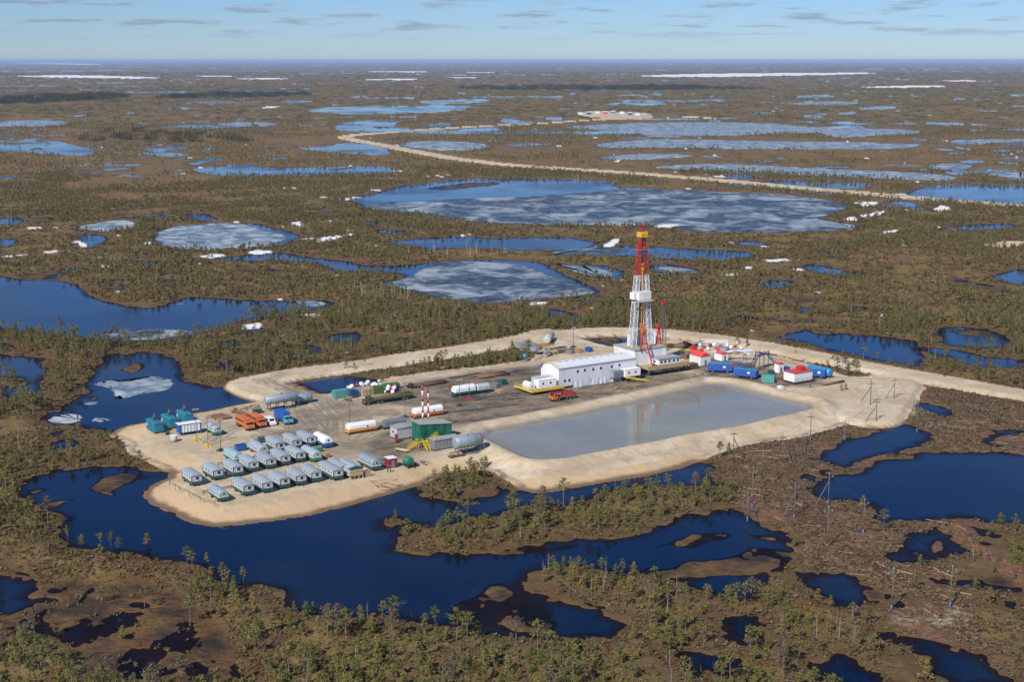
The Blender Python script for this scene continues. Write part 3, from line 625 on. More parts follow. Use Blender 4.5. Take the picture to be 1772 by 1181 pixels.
ICE = [('q1', [(515,800),(560,773),(640,764),(780,758),(840,762),(900,785),(960,790),(1000,812),(930,842),(860,850),(700,855),(580,849),(528,827)], 'white_ice'),
 ('q1', [(243,776),(330,756),(420,746),(488,760),(462,780),(360,792),(278,789)], 'white_ice'),
 ('q1', [(1250,968),(1390,950),(1440,905),(1500,886),(1772,896),(1860,930),(2000,978),(2060,996),(1940,1016),(1800,1026),(1650,1038),(1540,1030),(1420,992)], 'ice'),
 ('q1', [(1348,488),(1450,478),(1600,483),(1683,493),(1660,507),(1540,517),(1400,507)], 'white_ice'),
 ('q1', [(722,422),(860,413),(962,420),(930,432),(760,430)], 'white_ice'), ('q1', [(-40,420),(90,409),(232,412),(220,427),(80,432),(-40,432)], 'white_ice'),
 ('f', [(620,356),(700,350),(800,343),(900,340),(1000,334),(1067,327),(1156,328),(1309,333),(1380,336),(1450,349),(1484,358),(1431,374),(1410,379),(1506,391),(1456,401),(1370,404),(1227,404),(1177,397),(1116,391),(872,391),(762,376),(635,366)], 'ice'),
 ('q2', [(176,435),(330,423),(560,416),(800,416),(960,423),(1050,433),(1250,436),(1424,445),(1400,457),(1200,467),(1110,468),(1080,452),(900,457),(800,462),(640,462),(560,470),(480,467),(460,447),(300,442)], 'white_ice'),
 ('q2', [(291,495),(420,478),(560,473),(720,476),(900,480),(1180,483),(1300,488),(1444,489),(1380,507),(1000,511),(700,506),(520,503),(380,508)], 'white_ice'),
 ('q2', [(296,538),(420,524),(560,523),(674,530),(560,542),(400,547)], 'white_ice'), ('q2', [(486,568),(640,558),(860,561),(1000,570),(1200,578),(1440,588),(1569,605),(1540,618),(1400,613),(1100,603),(860,588),(640,581)], 'white_ice'),
 ('q2', [(1428,571),(1480,555),(1594,558),(1594,575),(1500,579)], 'white_ice'), ('q2', [(1586,592),(1800,583),(1800,610),(1660,602)], 'white_ice'),
 ('q2', [(926,352),(1100,344),(1224,347),(1180,359),(1000,359)], 'white_ice'), ('q2', [(1476,485),(1600,473),(1800,473),(1800,485),(1600,489)], 'white_ice'),
 ('q2', [(126,871),(200,849),(340,838),(420,845),(440,860),(360,868),(240,869)], 'ice'), ('q2', [(150,894),(230,906),(300,905),(400,935),(330,950),(220,925)], 'white_ice'), ('q2', [(500,915),(560,905),(694,925),(640,939),(510,932)], 'ice'),
 ('a1', [(600,895),(700,860),(800,845),(850,865),(990,825),(1090,830),(1180,850),(1230,905),(1130,940),(960,965),(840,990),(770,1000),(740,930),(700,905)], 'white_ice'),
 ('a1', [(550,1025),(600,1003),(690,1015),(620,1035)], 'white_ice'), ('a1', [(310,1150),(350,1110),(430,1085),(540,1090),(580,1110),(540,1150),(420,1165)], 'white_ice'), ('a1', [(610,1130),(680,1112),(780,1130),(720,1150),(640,1150)], 'white_ice'),
 ('a1', [(640,560),(700,520),(900,500),(1100,505),(1250,515),(1370,530),(1240,565),(1060,590),(860,590),(720,580)], 'ice'), ('a1', [(1180,338),(1250,333),(1290,342),(1240,350)], 'white_ice'),
 ('q1', [(1000,1020),(1090,1024),(1130,1040),(1060,1048),(1010,1040)], 'white_ice')]
for z, p, m in ICE:
    w = poly(z, p, 0, 3)
    j = np.random.RandomState(len(p)).uniform(-1, 1, w.shape) * (.002 * np.hypot(w[:, 0], w[:, 1]))[:, None] * .6
    w = w + j; R0 = float(np.hypot(*w.mean(0)))
    t_ = np.roll(w, -1, 0) - np.roll(w, 1, 0); n_ = np.stack([-t_[:, 1], t_[:, 0]], 1); n_ /= np.linalg.norm(n_, axis=1, keepdims=True) + 1e-9
    area = .5 * np.sum(w[:, 0] * np.roll(w[:, 1], -1) - np.roll(w[:, 0], -1) * w[:, 1])
    inn = w + n_ * (1 if area > 0 else -1) * min(R0 * .006, .12 * math.sqrt(abs(area)))
    bm = bmesh.new(); A = [bm.verts.new((*p, .03)) for p in w]; B = [bm.verts.new((*p, .03)) for p in inn]
    for i in range(len(A)): bm.faces.new((A[i], A[(i + 1) % len(A)], B[(i + 1) % len(A)], B[i]))
    bmesh.ops.triangulate(bm, faces=[bm.faces.new(B)])
    me = bpy.data.meshes.new('lake_ice'); bm.to_mesh(me); bm.free(); me.materials.append(MATS[m])
    me.attributes.new('inner', 'FLOAT', 'POINT').data.foreach_set('value', [0.0] * len(w) + [1.0] * len(w))
    o = bpy.data.objects.new('lake_ice', me); COL.objects.link(o); o['kind'] = 'structure'
# ------------------------------------------------------------------ vegetation
def leafmat(name, c1, c2, rnd=.5):
    b = NB(name)
    r = b.rand()
    c = b.mix(r, c1, c2)
    n = b.noise(1.6, 2, .6)
    c = b.mix(b.ramp(n, .35, .7, 0, .6), c, tuple(x * .62 for x in c1))
    b.set('Base Color', c).set('Roughness', .75).set('Specular IOR Level', .2)
    tr = b.n.new('ShaderNodeBsdfTranslucent'); b.l.new(c, tr.inputs['Color'])
    mx = b.n.new('ShaderNodeMixShader'); mx.inputs[0].default_value = .25
    b.l.new(b.p.outputs[0], mx.inputs[1]); b.l.new(tr.outputs[0], mx.inputs[2]); b.l.new(mx.outputs[0], b.out.inputs['Surface'])
leafmat('needles', (.130, .145, .036), (.260, .205, .064))
leafmat('needles_far', (.165, .150, .046), (.225, .175, .062))
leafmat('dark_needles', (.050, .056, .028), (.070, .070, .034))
leafmat('heath', (.110, .066, .032), (.150, .125, .046))
leafmat('dry_twigs', (.15, .105, .065), (.19, .15, .10))
b = NB('bark'); n = b.noise(3, 4, .7)
b.set('Base Color', b.mix(b.ramp(n, .3, .7), (.115, .082, .060), (.21, .175, .14))).set('Roughness', .9)
b = NB('birch_bark'); b.set('Base Color', (.40, .38, .34)).set('Roughness', .8)
b = NB('dead_wood'); b.set('Base Color', b.mix(b.ramp(b.noise(2, 4, .7), .3, .7), (.20, .185, .165), (.33, .30, .26))).set('Roughness', .9)
class Geo:
    def __init__(s): s.v = []; s.f = []; s.mi = []
    def quad(s, c, n, size, rnd, mi=0):
        n = n.normalized(); t = n.cross(Vector((rnd.uniform(-1, 1), rnd.uniform(-1, 1), rnd.uniform(-1, 1)))).normalized(); u = n.cross(t)
        k = len(s.v)
        a, bb = size * rnd.uniform(.7, 1.2), size * rnd.uniform(.45, .9)
        for x, y in ((-a, -bb * .6), (a * .7, -bb), (a, bb * .7), (-a * .6, bb)): s.v.append(tuple(c + t * x + u * y))
        s.f.append((k, k + 1, k + 2, k + 3)); s.mi.append(mi)
    def tube(s, pts, rad, n=5, mi=1):
        k0 = len(s.v)
        for i, (p, r) in enumerate(zip(pts, rad)):
            d = (pts[min(i + 1, len(pts) - 1)] - pts[max(i - 1, 0)]).normalized()
            a = d.orthogonal().normalized(); c = d.cross(a)
            for j in range(n):
                t = 2 * math.pi * j / n
                s.v.append(tuple(p + (a * math.cos(t) + c * math.sin(t)) * r))
        for i in range(len(pts) - 1):
            for j in range(n):
                q = k0 + i * n
                s.f.append((q + j, q + (j + 1) % n, q + n + (j + 1) % n, q + n + j)); s.mi.append(mi)
    def mesh(s, name, mats):
        me = bpy.data.meshes.new(name); me.from_pydata(s.v, [], s.f)
        for m in mats: me.materials.append(MATS[m])
        me.polygons.foreach_set('material_index', s.mi); me.update()
        return me
def pine(kind, rnd, nq, qs):
    """returns (crown Geo, trunk Geo), height 1 unit = 1 m, natural size"""
    cr, tk = Geo(), Geo()
    lean = Vector((rnd.uniform(-.05, .05), rnd.uniform(-.05, .05), 0))
    h = {'bushy': 3.2, 'tall': 6.2, 'thin': 4.4, 'snag': 4.6, 'birch': 5.0, 'spruce': 6.0}[kind]
    pts = [Vector((lean.x * t * h + rnd.uniform(-.05, .05) * (t > 0), lean.y * t * h + rnd.uniform(-.05, .05) * (t > 0), t * h - .25 * (t == 0))) for t in (0, .35, .7, .98)]
    r0 = {'bushy': .07, 'tall': .11, 'thin': .07, 'snag': .07, 'birch': .08, 'spruce': .1}[kind]
    tk.tube(pts, [r0, r0 * .8, r0 * .55, r0 * .15], 5)
    def on(t):
        i = min(2, int(t / .35)); return pts[i].lerp(pts[i + 1], min(1, (t - (0, .35, .7)[i]) / (.35, .35, .28)[i]))
    lo, hi, n_br = {'bushy': (.08, 1, 9), 'tall': (.58, 1, 9), 'thin': (.45, 1, 7), 'snag': (.3, .98, 9), 'birch': (.4, 1, 9), 'spruce': (.1, 1, 16)}[kind]
    tips = []
    for i in range(n_br):
        t = lo + (hi - lo) * (i + rnd.random()) / n_br * .93
        s_ = (t - lo) / (hi - lo)
        ln = {'bushy': (1.25 - .85 * s_), 'tall': 1.5 * math.sin(math.pi * min(1, .28 + .72 * s_)) + .25, 'thin': .75 * math.sin(math.pi * (.2 + .7 * s_)) + .2, 'snag': .8, 'birch': .8, 'spruce': 1.2 * (1 - s_) + .15}[kind] * rnd.uniform(.65, 1.15)
        a = i * 2.4 + rnd.uniform(-.5, .5)
        p0 = on(t); d = Vector((math.cos(a), math.sin(a), {'bushy': .35, 'tall': .25, 'thin': .3, 'snag': .2, 'birch': .9, 'spruce': -.1}[kind]))
        p1 = p0 + d * ln
        tk.tube([p0, p0.lerp(p1, .55) + Vector((0, 0, .05)), p1], [r0 * .35, r0 * .25, r0 * .08], 3)
        tips.append((p0, p1, ln))
    if kind not in ('snag', 'birch'):
        for k in range(nq):
            p0, p1, ln = tips[k % len(tips)] if rnd.random() < .88 else (on(.97), on(.98) + Vector((0, 0, .25)), .5)
            t = rnd.uniform(.35, 1.08)
            c = p0.lerp(p1, t)
            sp = .26 * (.5 + ln * .45)
            off = Vector((rnd.gauss(0, sp), rnd.gauss(0, sp), rnd.gauss(.08, sp * .7)))
            cr.quad(c + off, off * 1.2 + Vector((rnd.uniform(-.5, .5), rnd.uniform(-.5, .5), .55)), qs * rnd.uniform(.7, 1.25), rnd)
    return cr, tk
rnd = random.Random(11)
NEAR_KINDS = ['bushy'] * 5 + ['tall'] * 3 + ['thin'] * 3 + ['snag']
near_sets = [(k,) + pine(k, rnd, {'bushy': 420, 'tall': 380, 'thin': 240}.get(k, 0), .135) for k in NEAR_KINDS]
LIB = bpy.data.collections.new('tree_library')
SHRUBLIB = bpy.data.collections.new('heath_library')
def lib_add(col, name, me):
    o = bpy.data.objects.new(name, me); col.objects.link(o); return o
def join_geo(a, c):
    g = Geo(); g.v = a.v + c.v; n = len(a.v)
    g.f = a.f + [tuple(i + n for i in f) for f in c.f]; g.mi = [0] * len(a.f) + [1] * len(c.f)
    return g
VAR = {}
def reg(key, me):
    VAR.setdefault(key, []).append(len(LIB.objects)); lib_add(LIB, 'v%03d' % len(LIB.objects), me)
for k, c, t in near_sets:
    reg('near_' + k, join_geo(c, t).mesh('pine', ['dry_twigs' if len(LIB.objects) % 7 == 6 else 'needles', 'dead_wood' if k == 'snag' else 'bark']))
for i in range(6):
    k = ['bushy', 'bushy', 'bushy', 'thin', 'thin', 'tall'][i]
    c, t = pine(k, rnd, 44, .46); reg('mid', join_geo(c, t).mesh('pine', ['needles_far', 'bark']))
for i in range(3):
    c, t = pine('birch', rnd, 0, .3); reg('birch', join_geo(c, t).mesh('birch', ['dry_twigs', 'birch_bark']))
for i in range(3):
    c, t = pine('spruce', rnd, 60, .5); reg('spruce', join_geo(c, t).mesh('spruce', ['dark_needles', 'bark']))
def grove(n, rad, mat, h0, h1):
    g = Geo()
    for i in range(n):
        a = rnd.uniform(0, 6.28); r = rad * math.sqrt(rnd.random())
        x, y = r * math.cos(a), r * math.sin(a); h = rnd.uniform(h0, h1)
        for q in range(9):
            t = (q + rnd.random()) / 9
            g.quad(Vector((x + rnd.gauss(0, .45), y + rnd.gauss(0, .45), h * (.15 + .85 * t))), Vector((rnd.uniform(-1, 1), rnd.uniform(-1.2, .4), .6)), rnd.uniform(.55, .95) * (1.2 - .6 * t), rnd, 0)
    return g.mesh('grove', [mat])
for i in range(5): reg('grove', grove(16, 11, 'needles_far', 2.4, 4.6))
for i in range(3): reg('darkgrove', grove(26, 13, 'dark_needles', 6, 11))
def tussock(mat, n, s):
    g = Geo()
    for i in range(n):
        a = rnd.uniform(0, 6.28); r = .55 * math.sqrt(rnd.random())
        c = Vector((r * math.cos(a), r * math.sin(a), rnd.uniform(.05, .45)))
        g.quad(c, Vector((c.x, c.y, .5)) + Vector((rnd.uniform(-.5, .5), rnd.uniform(-.5, .5), 0)), s * rnd.uniform(.6, 1.3), rnd)
    return g.mesh('heath', [mat])
for i in range(6): lib_add(SHRUBLIB, 's%03d' % i, tussock(['heath', 'heath', 'heath', 'dry_twigs', 'needles', 'heath'][i], 14, .2))
# ---- where things grow: look the terrain up in the ground grid
LR = np.log(RR)
def look(P):
    R = np.hypot(P[:, 0], P[:, 1]); T = np.arctan2(P[:, 0], P[:, 1])
    i = np.clip(np.searchsorted(RR, R), 1, nr - 1); i = i - ((R - RR[i - 1]) < (RR[i] - R))
    j = np.clip(np.searchsorted(TH, T), 1, nt - 1); j = j - ((T - TH[j - 1]) < (TH[j] - T))
    return i * nt + j
rs = np.random.RandomState(5)
def scatter(r0, r1, cell, half=24.5):
    """jittered grid over the ring sector r0..r1"""
    m = math.sin(math.radians(half)) * r1
    xs = np.arange(-m, m, cell); ys = np.arange(r0 * .85, r1, cell)
    X, Y = np.meshgrid(xs, ys)
    P = np.stack([X.ravel(), Y.ravel()], 1) + rs.uniform(-.5, .5, (X.size, 2)) * cell
    R = np.hypot(P[:, 0], P[:, 1]); T = np.degrees(np.abs(np.arctan2(P[:, 0], P[:, 1])))
    return P[(R >= r0) & (R < r1) & (T < half)]
def grows(P, shore=2.0):
    k = look(P); w = S['w'][k]
    ok = (w < -shore) & (S['pad'][k] < -1.5) & (S['road'][k] < np.where(S['R'][k] > 1200, -20, -1.5)) & (S['camp'][k] < -2) & (S['snow'][k] < .2)
    d = np.ones(len(P))
    d *= np.where(S['mat'][k] > .25, .015, 1)
    d *= np.where(S['brush'][k] > .3, .02, 1)
    d *= np.where(S['pale'][k] > .5, .1, 1)
    d *= .25 + .75 * sst(-w, 2, 9)
    n = fbm(P[:, 0] / 38, P[:, 1] / 38, 81, 3); n2 = fbm(P[:, 0] / 140, P[:, 1] / 140, 82, 2)
    d *= sst(n + (n2 - .5) * .5, .35, .57)
    R = S['R'][k]
    return ok, d, k
pts = []      # x, y, z, scale, rot, var
def put(P, k, key, smin, smax, sz=None):
    n = len(P)
    va = np.array(VAR[key])[rs.randint(0, len(VAR[key]), n)]
    s = rs.uniform(smin, smax, n) * (.8 + .4 * rs.rand(n))
    return np.stack([P[:, 0], P[:, 1], GZ[k] - .05, s, rs.uniform(0, 6.28, n), va], 1)
# near trees
P = scatter(215, 640, 2.15)
ok, d, k = grows(P, 1.0)
u = rs.rand(len(P)); sel = ok & (u < d * .66)
P, k = P[sel], k[sel]
c = fbm(P[:, 0] / 22, P[:, 1] / 22, 91, 2); t = rs.rand(len(P)) + (c - .5) * .8
near = []
for key, m in (('near_snag', t < .05), ('near_bushy', (t >= .05) & (t < .72)), ('near_thin', (t >= .72) & (t < .93)), ('near_tall', t >= .93)):
    near.append(put(P[m], k[m], key, *{'near_bushy': (.35, 1.05), 'near_thin': (.65, 1.1), 'near_tall': (.7, 1.15), 'near_snag': (.6, 1.0)}[key]))
near = np.concatenate(near)
# pines that stand out one by one along the shores: foot and top in the photograph
STAND = [('a3', x, y, t) for x, y, t in ((683,250,150),(755,245,142),(808,250,185),(1005,240,158),(1275,400,250),(1310,405,285),(1370,515,405),(1437,490,390),(1515,510,358),(1660,495,380),(1595,520,445),(462,205,105),(285,330,170),(690,380,250),(1410,360,290),(560,240,165),(690,640,505),(985,660,510),(1075,650,590),(470,660,605),(1550,580,480),(1617,660,560))] \
 + [('a4', x, y, t) for x, y, t in ((1042,62,0),(1350,125,65),(1450,210,120),(580,715,635),(800,720,645),(850,725,610),(485,700,625),(430,730,630),(350,690,620),(1150,740,680),(1180,1000,860),(1020,890,770),(1240,860,760),(320,820,720),(1520,790,710),(880,840,720))] \
 + [('a5', x, y, t) for x, y, t in ((555,440,322),(600,480,360),(710,450,330),(810,485,375),(858,440,328),(930,445,355),(330,500,410),(410,470,375),(155,110,5),(1225,525,420),(1630,665,505),(1450,590,520),(1570,620,525),(1090,560,435),(930,900,800),(845,1060,945),(1110,960,840),(1405,930,780),(925,1040,940),(1250,860,735),(300,960,835),(530,990,890),(1500,1110,1030),(1545,1110,1025),(1390,1100,1040))] \
 + [('a6', x, y, t) for x, y, t in ((240,250,170),(720,790,670),(600,760,640),(300,620,550),(365,650,555),(690,800,660),(930,990,915),(1070,1070,1000),(1295,520,430),(1440,560,480),(1540,640,540),(745,1000,850),(640,960,830),(230,1040,915),(455,660,590))] \
 + [('q4', x, y, t) for x, y, t in ((735,420,365),(655,510,478),(690,515,476),(600,520,495),(1222,590,548),(1500,150,130),(990,720,680))] \
 + [('z2', x, y, t) for x, y, t in ((1220,980,920),(1345,950,880),(1445,940,850),(1480,930,840),(1380,990,900),(1290,1010,950),(1610,1040,1000),(1100,1060,990),(450,90,0),(290,110,50),(360,110,60))] \
 + [('z5', x, y, t) for x, y, t in ((575,165,110),(645,180,125),(1000,235,215),(1305,310,262),(1450,340,285),(1330,525,480),(1365,520,475),(450,980,860),(510,960,880))]
st = []
for z, x, y, tp in STAND:
    u_, v_ = px(z, x, y); g = at(u_, v_, .4)
    vt = px(z, x, tp)[1]
    hgt = (v_ - vt) * CAM_H / (v_ - VH) * 1.0
    kk = int(look(g[None])[0])
    key = 'near_bushy' if hgt < 3.2 else ('near_thin' if hgt < 4.2 else 'near_tall')
    if (z, x) in (('a5', 1225), ('a4', 850), ('a4', 1150), ('a5', 1390)): key = 'near_snag'
    va = random.choice(VAR[key])
    base_h = {'near_bushy': 3.2, 'near_thin': 4.4, 'near_tall': 6.2, 'near_snag': 4.6}[key]
    st.append((g[0], g[1], max(GZ[kk], 0) - .05, hgt / base_h, random.uniform(0, 6.28), va))
near = np.concatenate([near, np.array(st)])
base_h = np.zeros(len(LIB.objects)); kindof = [''] * len(LIB.objects)
for key, h_ in (('near_bushy', 3.2), ('near_tall', 6.2), ('near_thin', 4.4), ('near_snag', 4.6)):
    for i in VAR[key]: base_h[i] = h_; kindof[i] = key[5:]
hh = near[:, 3] * base_h[near[:, 5].astype(int)]
Rn = np.hypot(near[:, 0], near[:, 1])
# photo position of each foot, to know which ones show
dy = near[:, 1] * math.cos(PITCH) + (CAM_H - near[:, 2]) * math.sin(PITCH)
U = CX + FOC * near[:, 0] / dy
V = CY + FOC * ((CAM_H - near[:, 2]) * math.cos(PITCH) - near[:, 1] * math.sin(PITCH)) / dy
score = np.where((U > 4) & (U < 1768) & (V < 1178) & (V > 700), hh / Rn, 0)
order = np.argsort(-score)
single = order[:300]; rest = order[300:]
def place_name(u, v):
    if u < 150 and v > 1040: return 'in the bottom left corner beside the brown marsh'
    if u < 400 and v > 1008: return 'on the brown marsh at lower left'
    if u < 420: return 'on the wooded bank left of the big dark lake'
    if v < 900 and u < 900: return 'on the scrubby spur below the grey pit'
    if u < 640: return 'in the wood along the south shore, lower left of centre'
    if u < 900 and v > 1000: return 'in the wood along the south shore near bottom centre'
    if v < 965 and u < 1240: return 'on the long island between lake and sand bank'
    if u < 1130: return 'on the stony knoll right of the orange bog shallows'
    if u < 1330: return 'between the small black pools at bottom right of centre'
    return 'beside the power line clearing at lower right'
KN = {'bushy': ('bushy_pine', 'bushy low olive pine'), 'tall': ('tall_pine', 'tall bare-trunked pine'), 'thin': ('slender_pine', 'slender pine with small crown'), 'snag': ('dead_pine', 'grey leafless dead pine')}
TREE_ME = {}
for (k_, c_, t_), vi in zip(near_sets, sum([VAR['near_' + q] for q in []], []) or range(len(near_sets))):
    cm = c_.mesh('crown', ['dry_twigs' if vi % 7 == 6 else 'needles']) if c_.f else None
    for i in range(len(t_.mi)): t_.mi[i] = 0
    TREE_ME[vi] = (cm, t_.mesh('trunk', ['dead_wood' if k_ == 'snag' else 'bark']))
for i in single:
    x, y, z, s, r, vi = near[i]; vi = int(vi)
    nm, lb = KN[kindof[vi]]
    root = bpy.data.objects.new(nm, None); COL.objects.link(root)
    root.location = (x, y, z); root.rotation_euler = (0, 0, r); root.scale = (s, s, s)
    pl = place_name(U[i], V[i])
    root['label'] = lb + ' ' + pl; root['category'] = 'tree'; root['group'] = nm.replace('_', ' ') + 's ' + pl
    cm, tm = TREE_ME[vi]
    for n_, m_ in (('trunk', tm), ('crown', cm)):
        if m_ is None: continue
        o = bpy.data.objects.new(n_, m_); COL.objects.link(o); o.parent = root
allp = [near[rest]]
# middle distance
P = scatter(640, 1500, 2.75); ok, d, k = grows(P, 1.5); sel = ok & (rs.rand(len(P)) < d * .78)
allp.append(put(P[sel], k[sel], 'mid', .38, .80))
P = scatter(1500, 2700, 4.6); ok, d, k = grows(P, 3); sel = ok & (rs.rand(len(P)) < d * .50)
allp.append(put(P[sel], k[sel], 'mid', .45, .85))
# far: clumps
P = scatter(2700, 6500, 19); ok, d, k = grows(P, 7); sel = ok & (rs.rand(len(P)) < .10 + d * .40)
allp.append(put(P[sel], k[sel], 'grove', .55, .95))
P = scatter(6500, 14000, 46); ok, d, k = grows(P, 14); sel = ok & (rs.rand(len(P)) < .2 + d * .5)
allp.append(put(P[sel], k[sel], 'grove', .9, 1.5))
# dark spruce belts near the horizon; the sparse patch stands in for cloud shadow
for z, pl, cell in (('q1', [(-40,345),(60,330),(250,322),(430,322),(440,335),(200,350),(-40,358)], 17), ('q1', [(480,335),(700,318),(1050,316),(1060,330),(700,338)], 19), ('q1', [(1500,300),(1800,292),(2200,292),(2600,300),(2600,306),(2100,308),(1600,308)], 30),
                    ('q2', [(180,300),(560,292),(700,296),(700,306),(300,308)], 26), ('q1', [(230,470),(420,440),(700,455),(880,470),(860,490),(560,490),(300,487)], 15)):  # last patch: groves added to darken the plain like a cloud's shadow
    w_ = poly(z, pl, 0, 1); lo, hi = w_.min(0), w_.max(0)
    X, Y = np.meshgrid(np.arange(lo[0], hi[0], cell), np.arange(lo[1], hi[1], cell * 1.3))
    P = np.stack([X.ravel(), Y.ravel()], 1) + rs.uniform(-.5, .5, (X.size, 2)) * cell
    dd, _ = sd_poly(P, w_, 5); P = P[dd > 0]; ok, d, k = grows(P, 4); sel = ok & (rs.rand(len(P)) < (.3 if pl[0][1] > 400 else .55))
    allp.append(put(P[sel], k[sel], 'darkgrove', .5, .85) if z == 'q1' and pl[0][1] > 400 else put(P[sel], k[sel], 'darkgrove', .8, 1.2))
# birches and a few spruces by the middle lakes
for z, x0, x1, y0, y1, n in (('q1', 1370, 1750, 862, 880, 26), ('q1', 1200, 1300, 990, 1018, 14), ('q1', 1300, 1420, 1000, 1025, 8)):
    uu = rs.uniform(x0, x1, n); vv = rs.uniform(y0, y1, n); a_, b_, s_ = ZOOMS[z]
    P = at(a_ + uu / s_, b_ + vv / s_); k = look(P); sel = S['w'][k] < 0
    allp.append(put(P[sel], k[sel], 'birch', .7, 1.1))
FP = np.concatenate(allp)
def instancer(name, A, col, label):
    me = bpy.data.meshes.new(name)
    me.vertices.add(len(A)); me.vertices.foreach_set('co', A[:, :3].astype(np.float32).ravel())
    for nm, ty, da in (('scl', 'FLOAT', A[:, 3].astype(np.float32)), ('yaw', 'FLOAT', A[:, 4].astype(np.float32)), ('var', 'INT', A[:, 5].astype(np.int32))):
        me.attributes.new(nm, ty, 'POINT').data.foreach_set('value', da)
    o = bpy.data.objects.new(name, me); COL.objects.link(o)
    o['kind'] = 'stuff'; o['label'] = label
    ng = bpy.data.node_groups.new(name, 'GeometryNodeTree')
    ng.interface.new_socket('Geometry', in_out='INPUT', socket_type='NodeSocketGeometry')
    ng.interface.new_socket('Geometry', in_out='OUTPUT', socket_type='NodeSocketGeometry')
    N = ng.nodes; L = ng.links
    gi, go = N.new('NodeGroupInput'), N.new('NodeGroupOutput')
    ci = N.new('GeometryNodeCollectionInfo'); ci.inputs['Collection'].default_value = col
    ci.inputs['Separate Children'].default_value = True; ci.inputs['Reset Children'].default_value = True
    ip = N.new('GeometryNodeInstanceOnPoints'); ip.inputs['Pick Instance'].default_value = True
    def na(nm, ty):
        a = N.new('GeometryNodeInputNamedAttribute'); a.data_type = ty; a.inputs['Name'].default_value = nm
        return a.outputs['Attribute']
    cx = N.new('ShaderNodeCombineXYZ'); L.new(na('yaw', 'FLOAT'), cx.inputs['Z'])
    er = N.new('FunctionNodeEulerToRotation'); L.new(cx.outputs[0], er.inputs[0])
    L.new(gi.outputs[0], ip.inputs['Points']); L.new(ci.outputs[0], ip.inputs['Instance'])
    L.new(na('var', 'INT'), ip.inputs['Instance Index']); L.new(er.outputs[0], ip.inputs['Rotation'])
    L.new(na('scl', 'FLOAT'), ip.inputs['Scale']); L.new(ip.outputs[0], go.inputs[0])
    md = o.modifiers.new('scatter', 'NODES'); md.node_group = ng
    return o
fo = instancer('forest', FP, LIB, 'dwarf pine forest spread over the bog'); fo['category'] = 'forest'
# heath tussocks on the near bog
P = scatter(215, 600, 1.25); k = look(P); w = S['w'][k]
ok = (w < -.4) & (S['pad'][k] < -1) & (S['road'][k] < -1) & (S['snow'][k] < .3)
u = rs.rand(len(P)); dn = np.where(S['mat'][k] > .3, .10, .75) * sst(fbm(P[:, 0] / 9, P[:, 1] / 9, 95, 3), .25, .5)
sel = ok & (u < dn); n = sel.sum()
brsh = S['brush'][k][sel] > .4
va = np.where(brsh, rs.choice([0, 3, 3], n), rs.choice([0, 1, 2, 3, 4, 5, 0], n))
HP = np.stack([P[sel, 0], P[sel, 1], GZ[k[sel]] - .05, rs.uniform(.6, 1.5, n), rs.uniform(0, 6.28, n), va], 1)
P = scatter(600, 1150, 2.6); k = look(P); w = S['w'][k]
sel = (w < -.8) & (S['pad'][k] < -1) & (S['road'][k] < -1) & (S['snow'][k] < .3) & (S['mat'][k] < .3) & (rs.rand(len(P)) < .6 * sst(fbm(P[:, 0] / 14, P[:, 1] / 14, 96, 3), .3, .6)); n2_ = int(sel.sum())
HP = np.concatenate([HP, np.stack([P[sel, 0], P[sel, 1], GZ[k[sel]] - .05, rs.uniform(1.2, 2.6, n2_), rs.uniform(0, 6.28, n2_), rs.choice([0, 1, 2, 4, 5], n2_)], 1)])
he = instancer('heath', HP, SHRUBLIB, 'brown dwarf heath and sedge on the bog'); he['category'] = 'heath'
print('forest', len(FP), 'heath', n, 'near', len(near))
# ------------------------------------------------------------------ site objects
PHI = math.radians(33.0)
PZ = 2.0
for nm, c, r, mt in (('white', (.78, .79, .79), .45, 0), ('panel_white', (.70, .73, .76), .5, 0), ('wall_grey', (.43, .47, .49), .55, 0), ('silver_roof', (.36, .43, .47), .5, .1), ('dark_green', (.012, .085, .062), .5, 0), ('green', (.02, .19, .12), .55, 0),
                     ('pale_green_roof', (.25, .42, .42), .5, 0), ('teal', (.015, .18, .27), .5, 0), ('teal_container', (.07, .30, .28), .55, 0), ('blue', (.012, .085, .36), .45, 0), ('navy', (.02, .05, .13), .5, 0), ('light_blue', (.03, .25, .48), .45, 0), ('cab_blue', (.10, .38, .48), .45, 0),
                     ('orange', (.62, .14, .02), .45, 0), ('amber', (.70, .30, .03), .5, 0), ('yellow', (.66, .46, .03), .5, 0), ('red', (.50, .018, .022), .45, 0), ('crimson', (.24, .012, .03), .5, 0), ('roof_red', (.60, .06, .05), .5, 0),
                     ('rust', (.19, .085, .040), .85, 0), ('dark_rust', (.085, .050, .032), .9, 0), ('steel', (.25, .27, .29), .45, .4), ('tank_grey', (.30, .37, .42), .45, .2), ('dark_steel', (.045, .045, .050), .6, .2), ('olive', (.055, .065, .022), .6, 0), ('cargo_green', (.06, .14, .035), .6, 0),
                     ('timber', (.38, .24, .11), .8, 0), ('pale_timber', (.52, .38, .20), .8, 0), ('concrete', (.45, .44, .40), .85, 0), ('tan', (.40, .29, .15), .85, 0), ('lattice_white', (.74, .75, .76), .5, 0), ('grey_roof', (.33, .33, .32), .7, 0), ('twig', (.27, .20, .125), .9, 0), ('footing_blue', (.035, .14, .30), .6, 0), ('pole_grey', (.12, .11, .10), .7, .1), ('cloth_dark', (.03, .04, .07), .9, 0), ('skin', (.45, .28, .2), .6, 0), ('film', (.48, .52, .56), .3, 0)):
    paint(nm, c, r, mt, dirt=.30 if nm not in ('white', 'panel_white', 'lattice_white') else .12)
b = NB('glass'); b.set('Base Color', (.015, .02, .028)).set('Roughness', .08)
b = NB('rubber'); b.set('Base Color', (.02, .02, .02)).set('Roughness', .9)
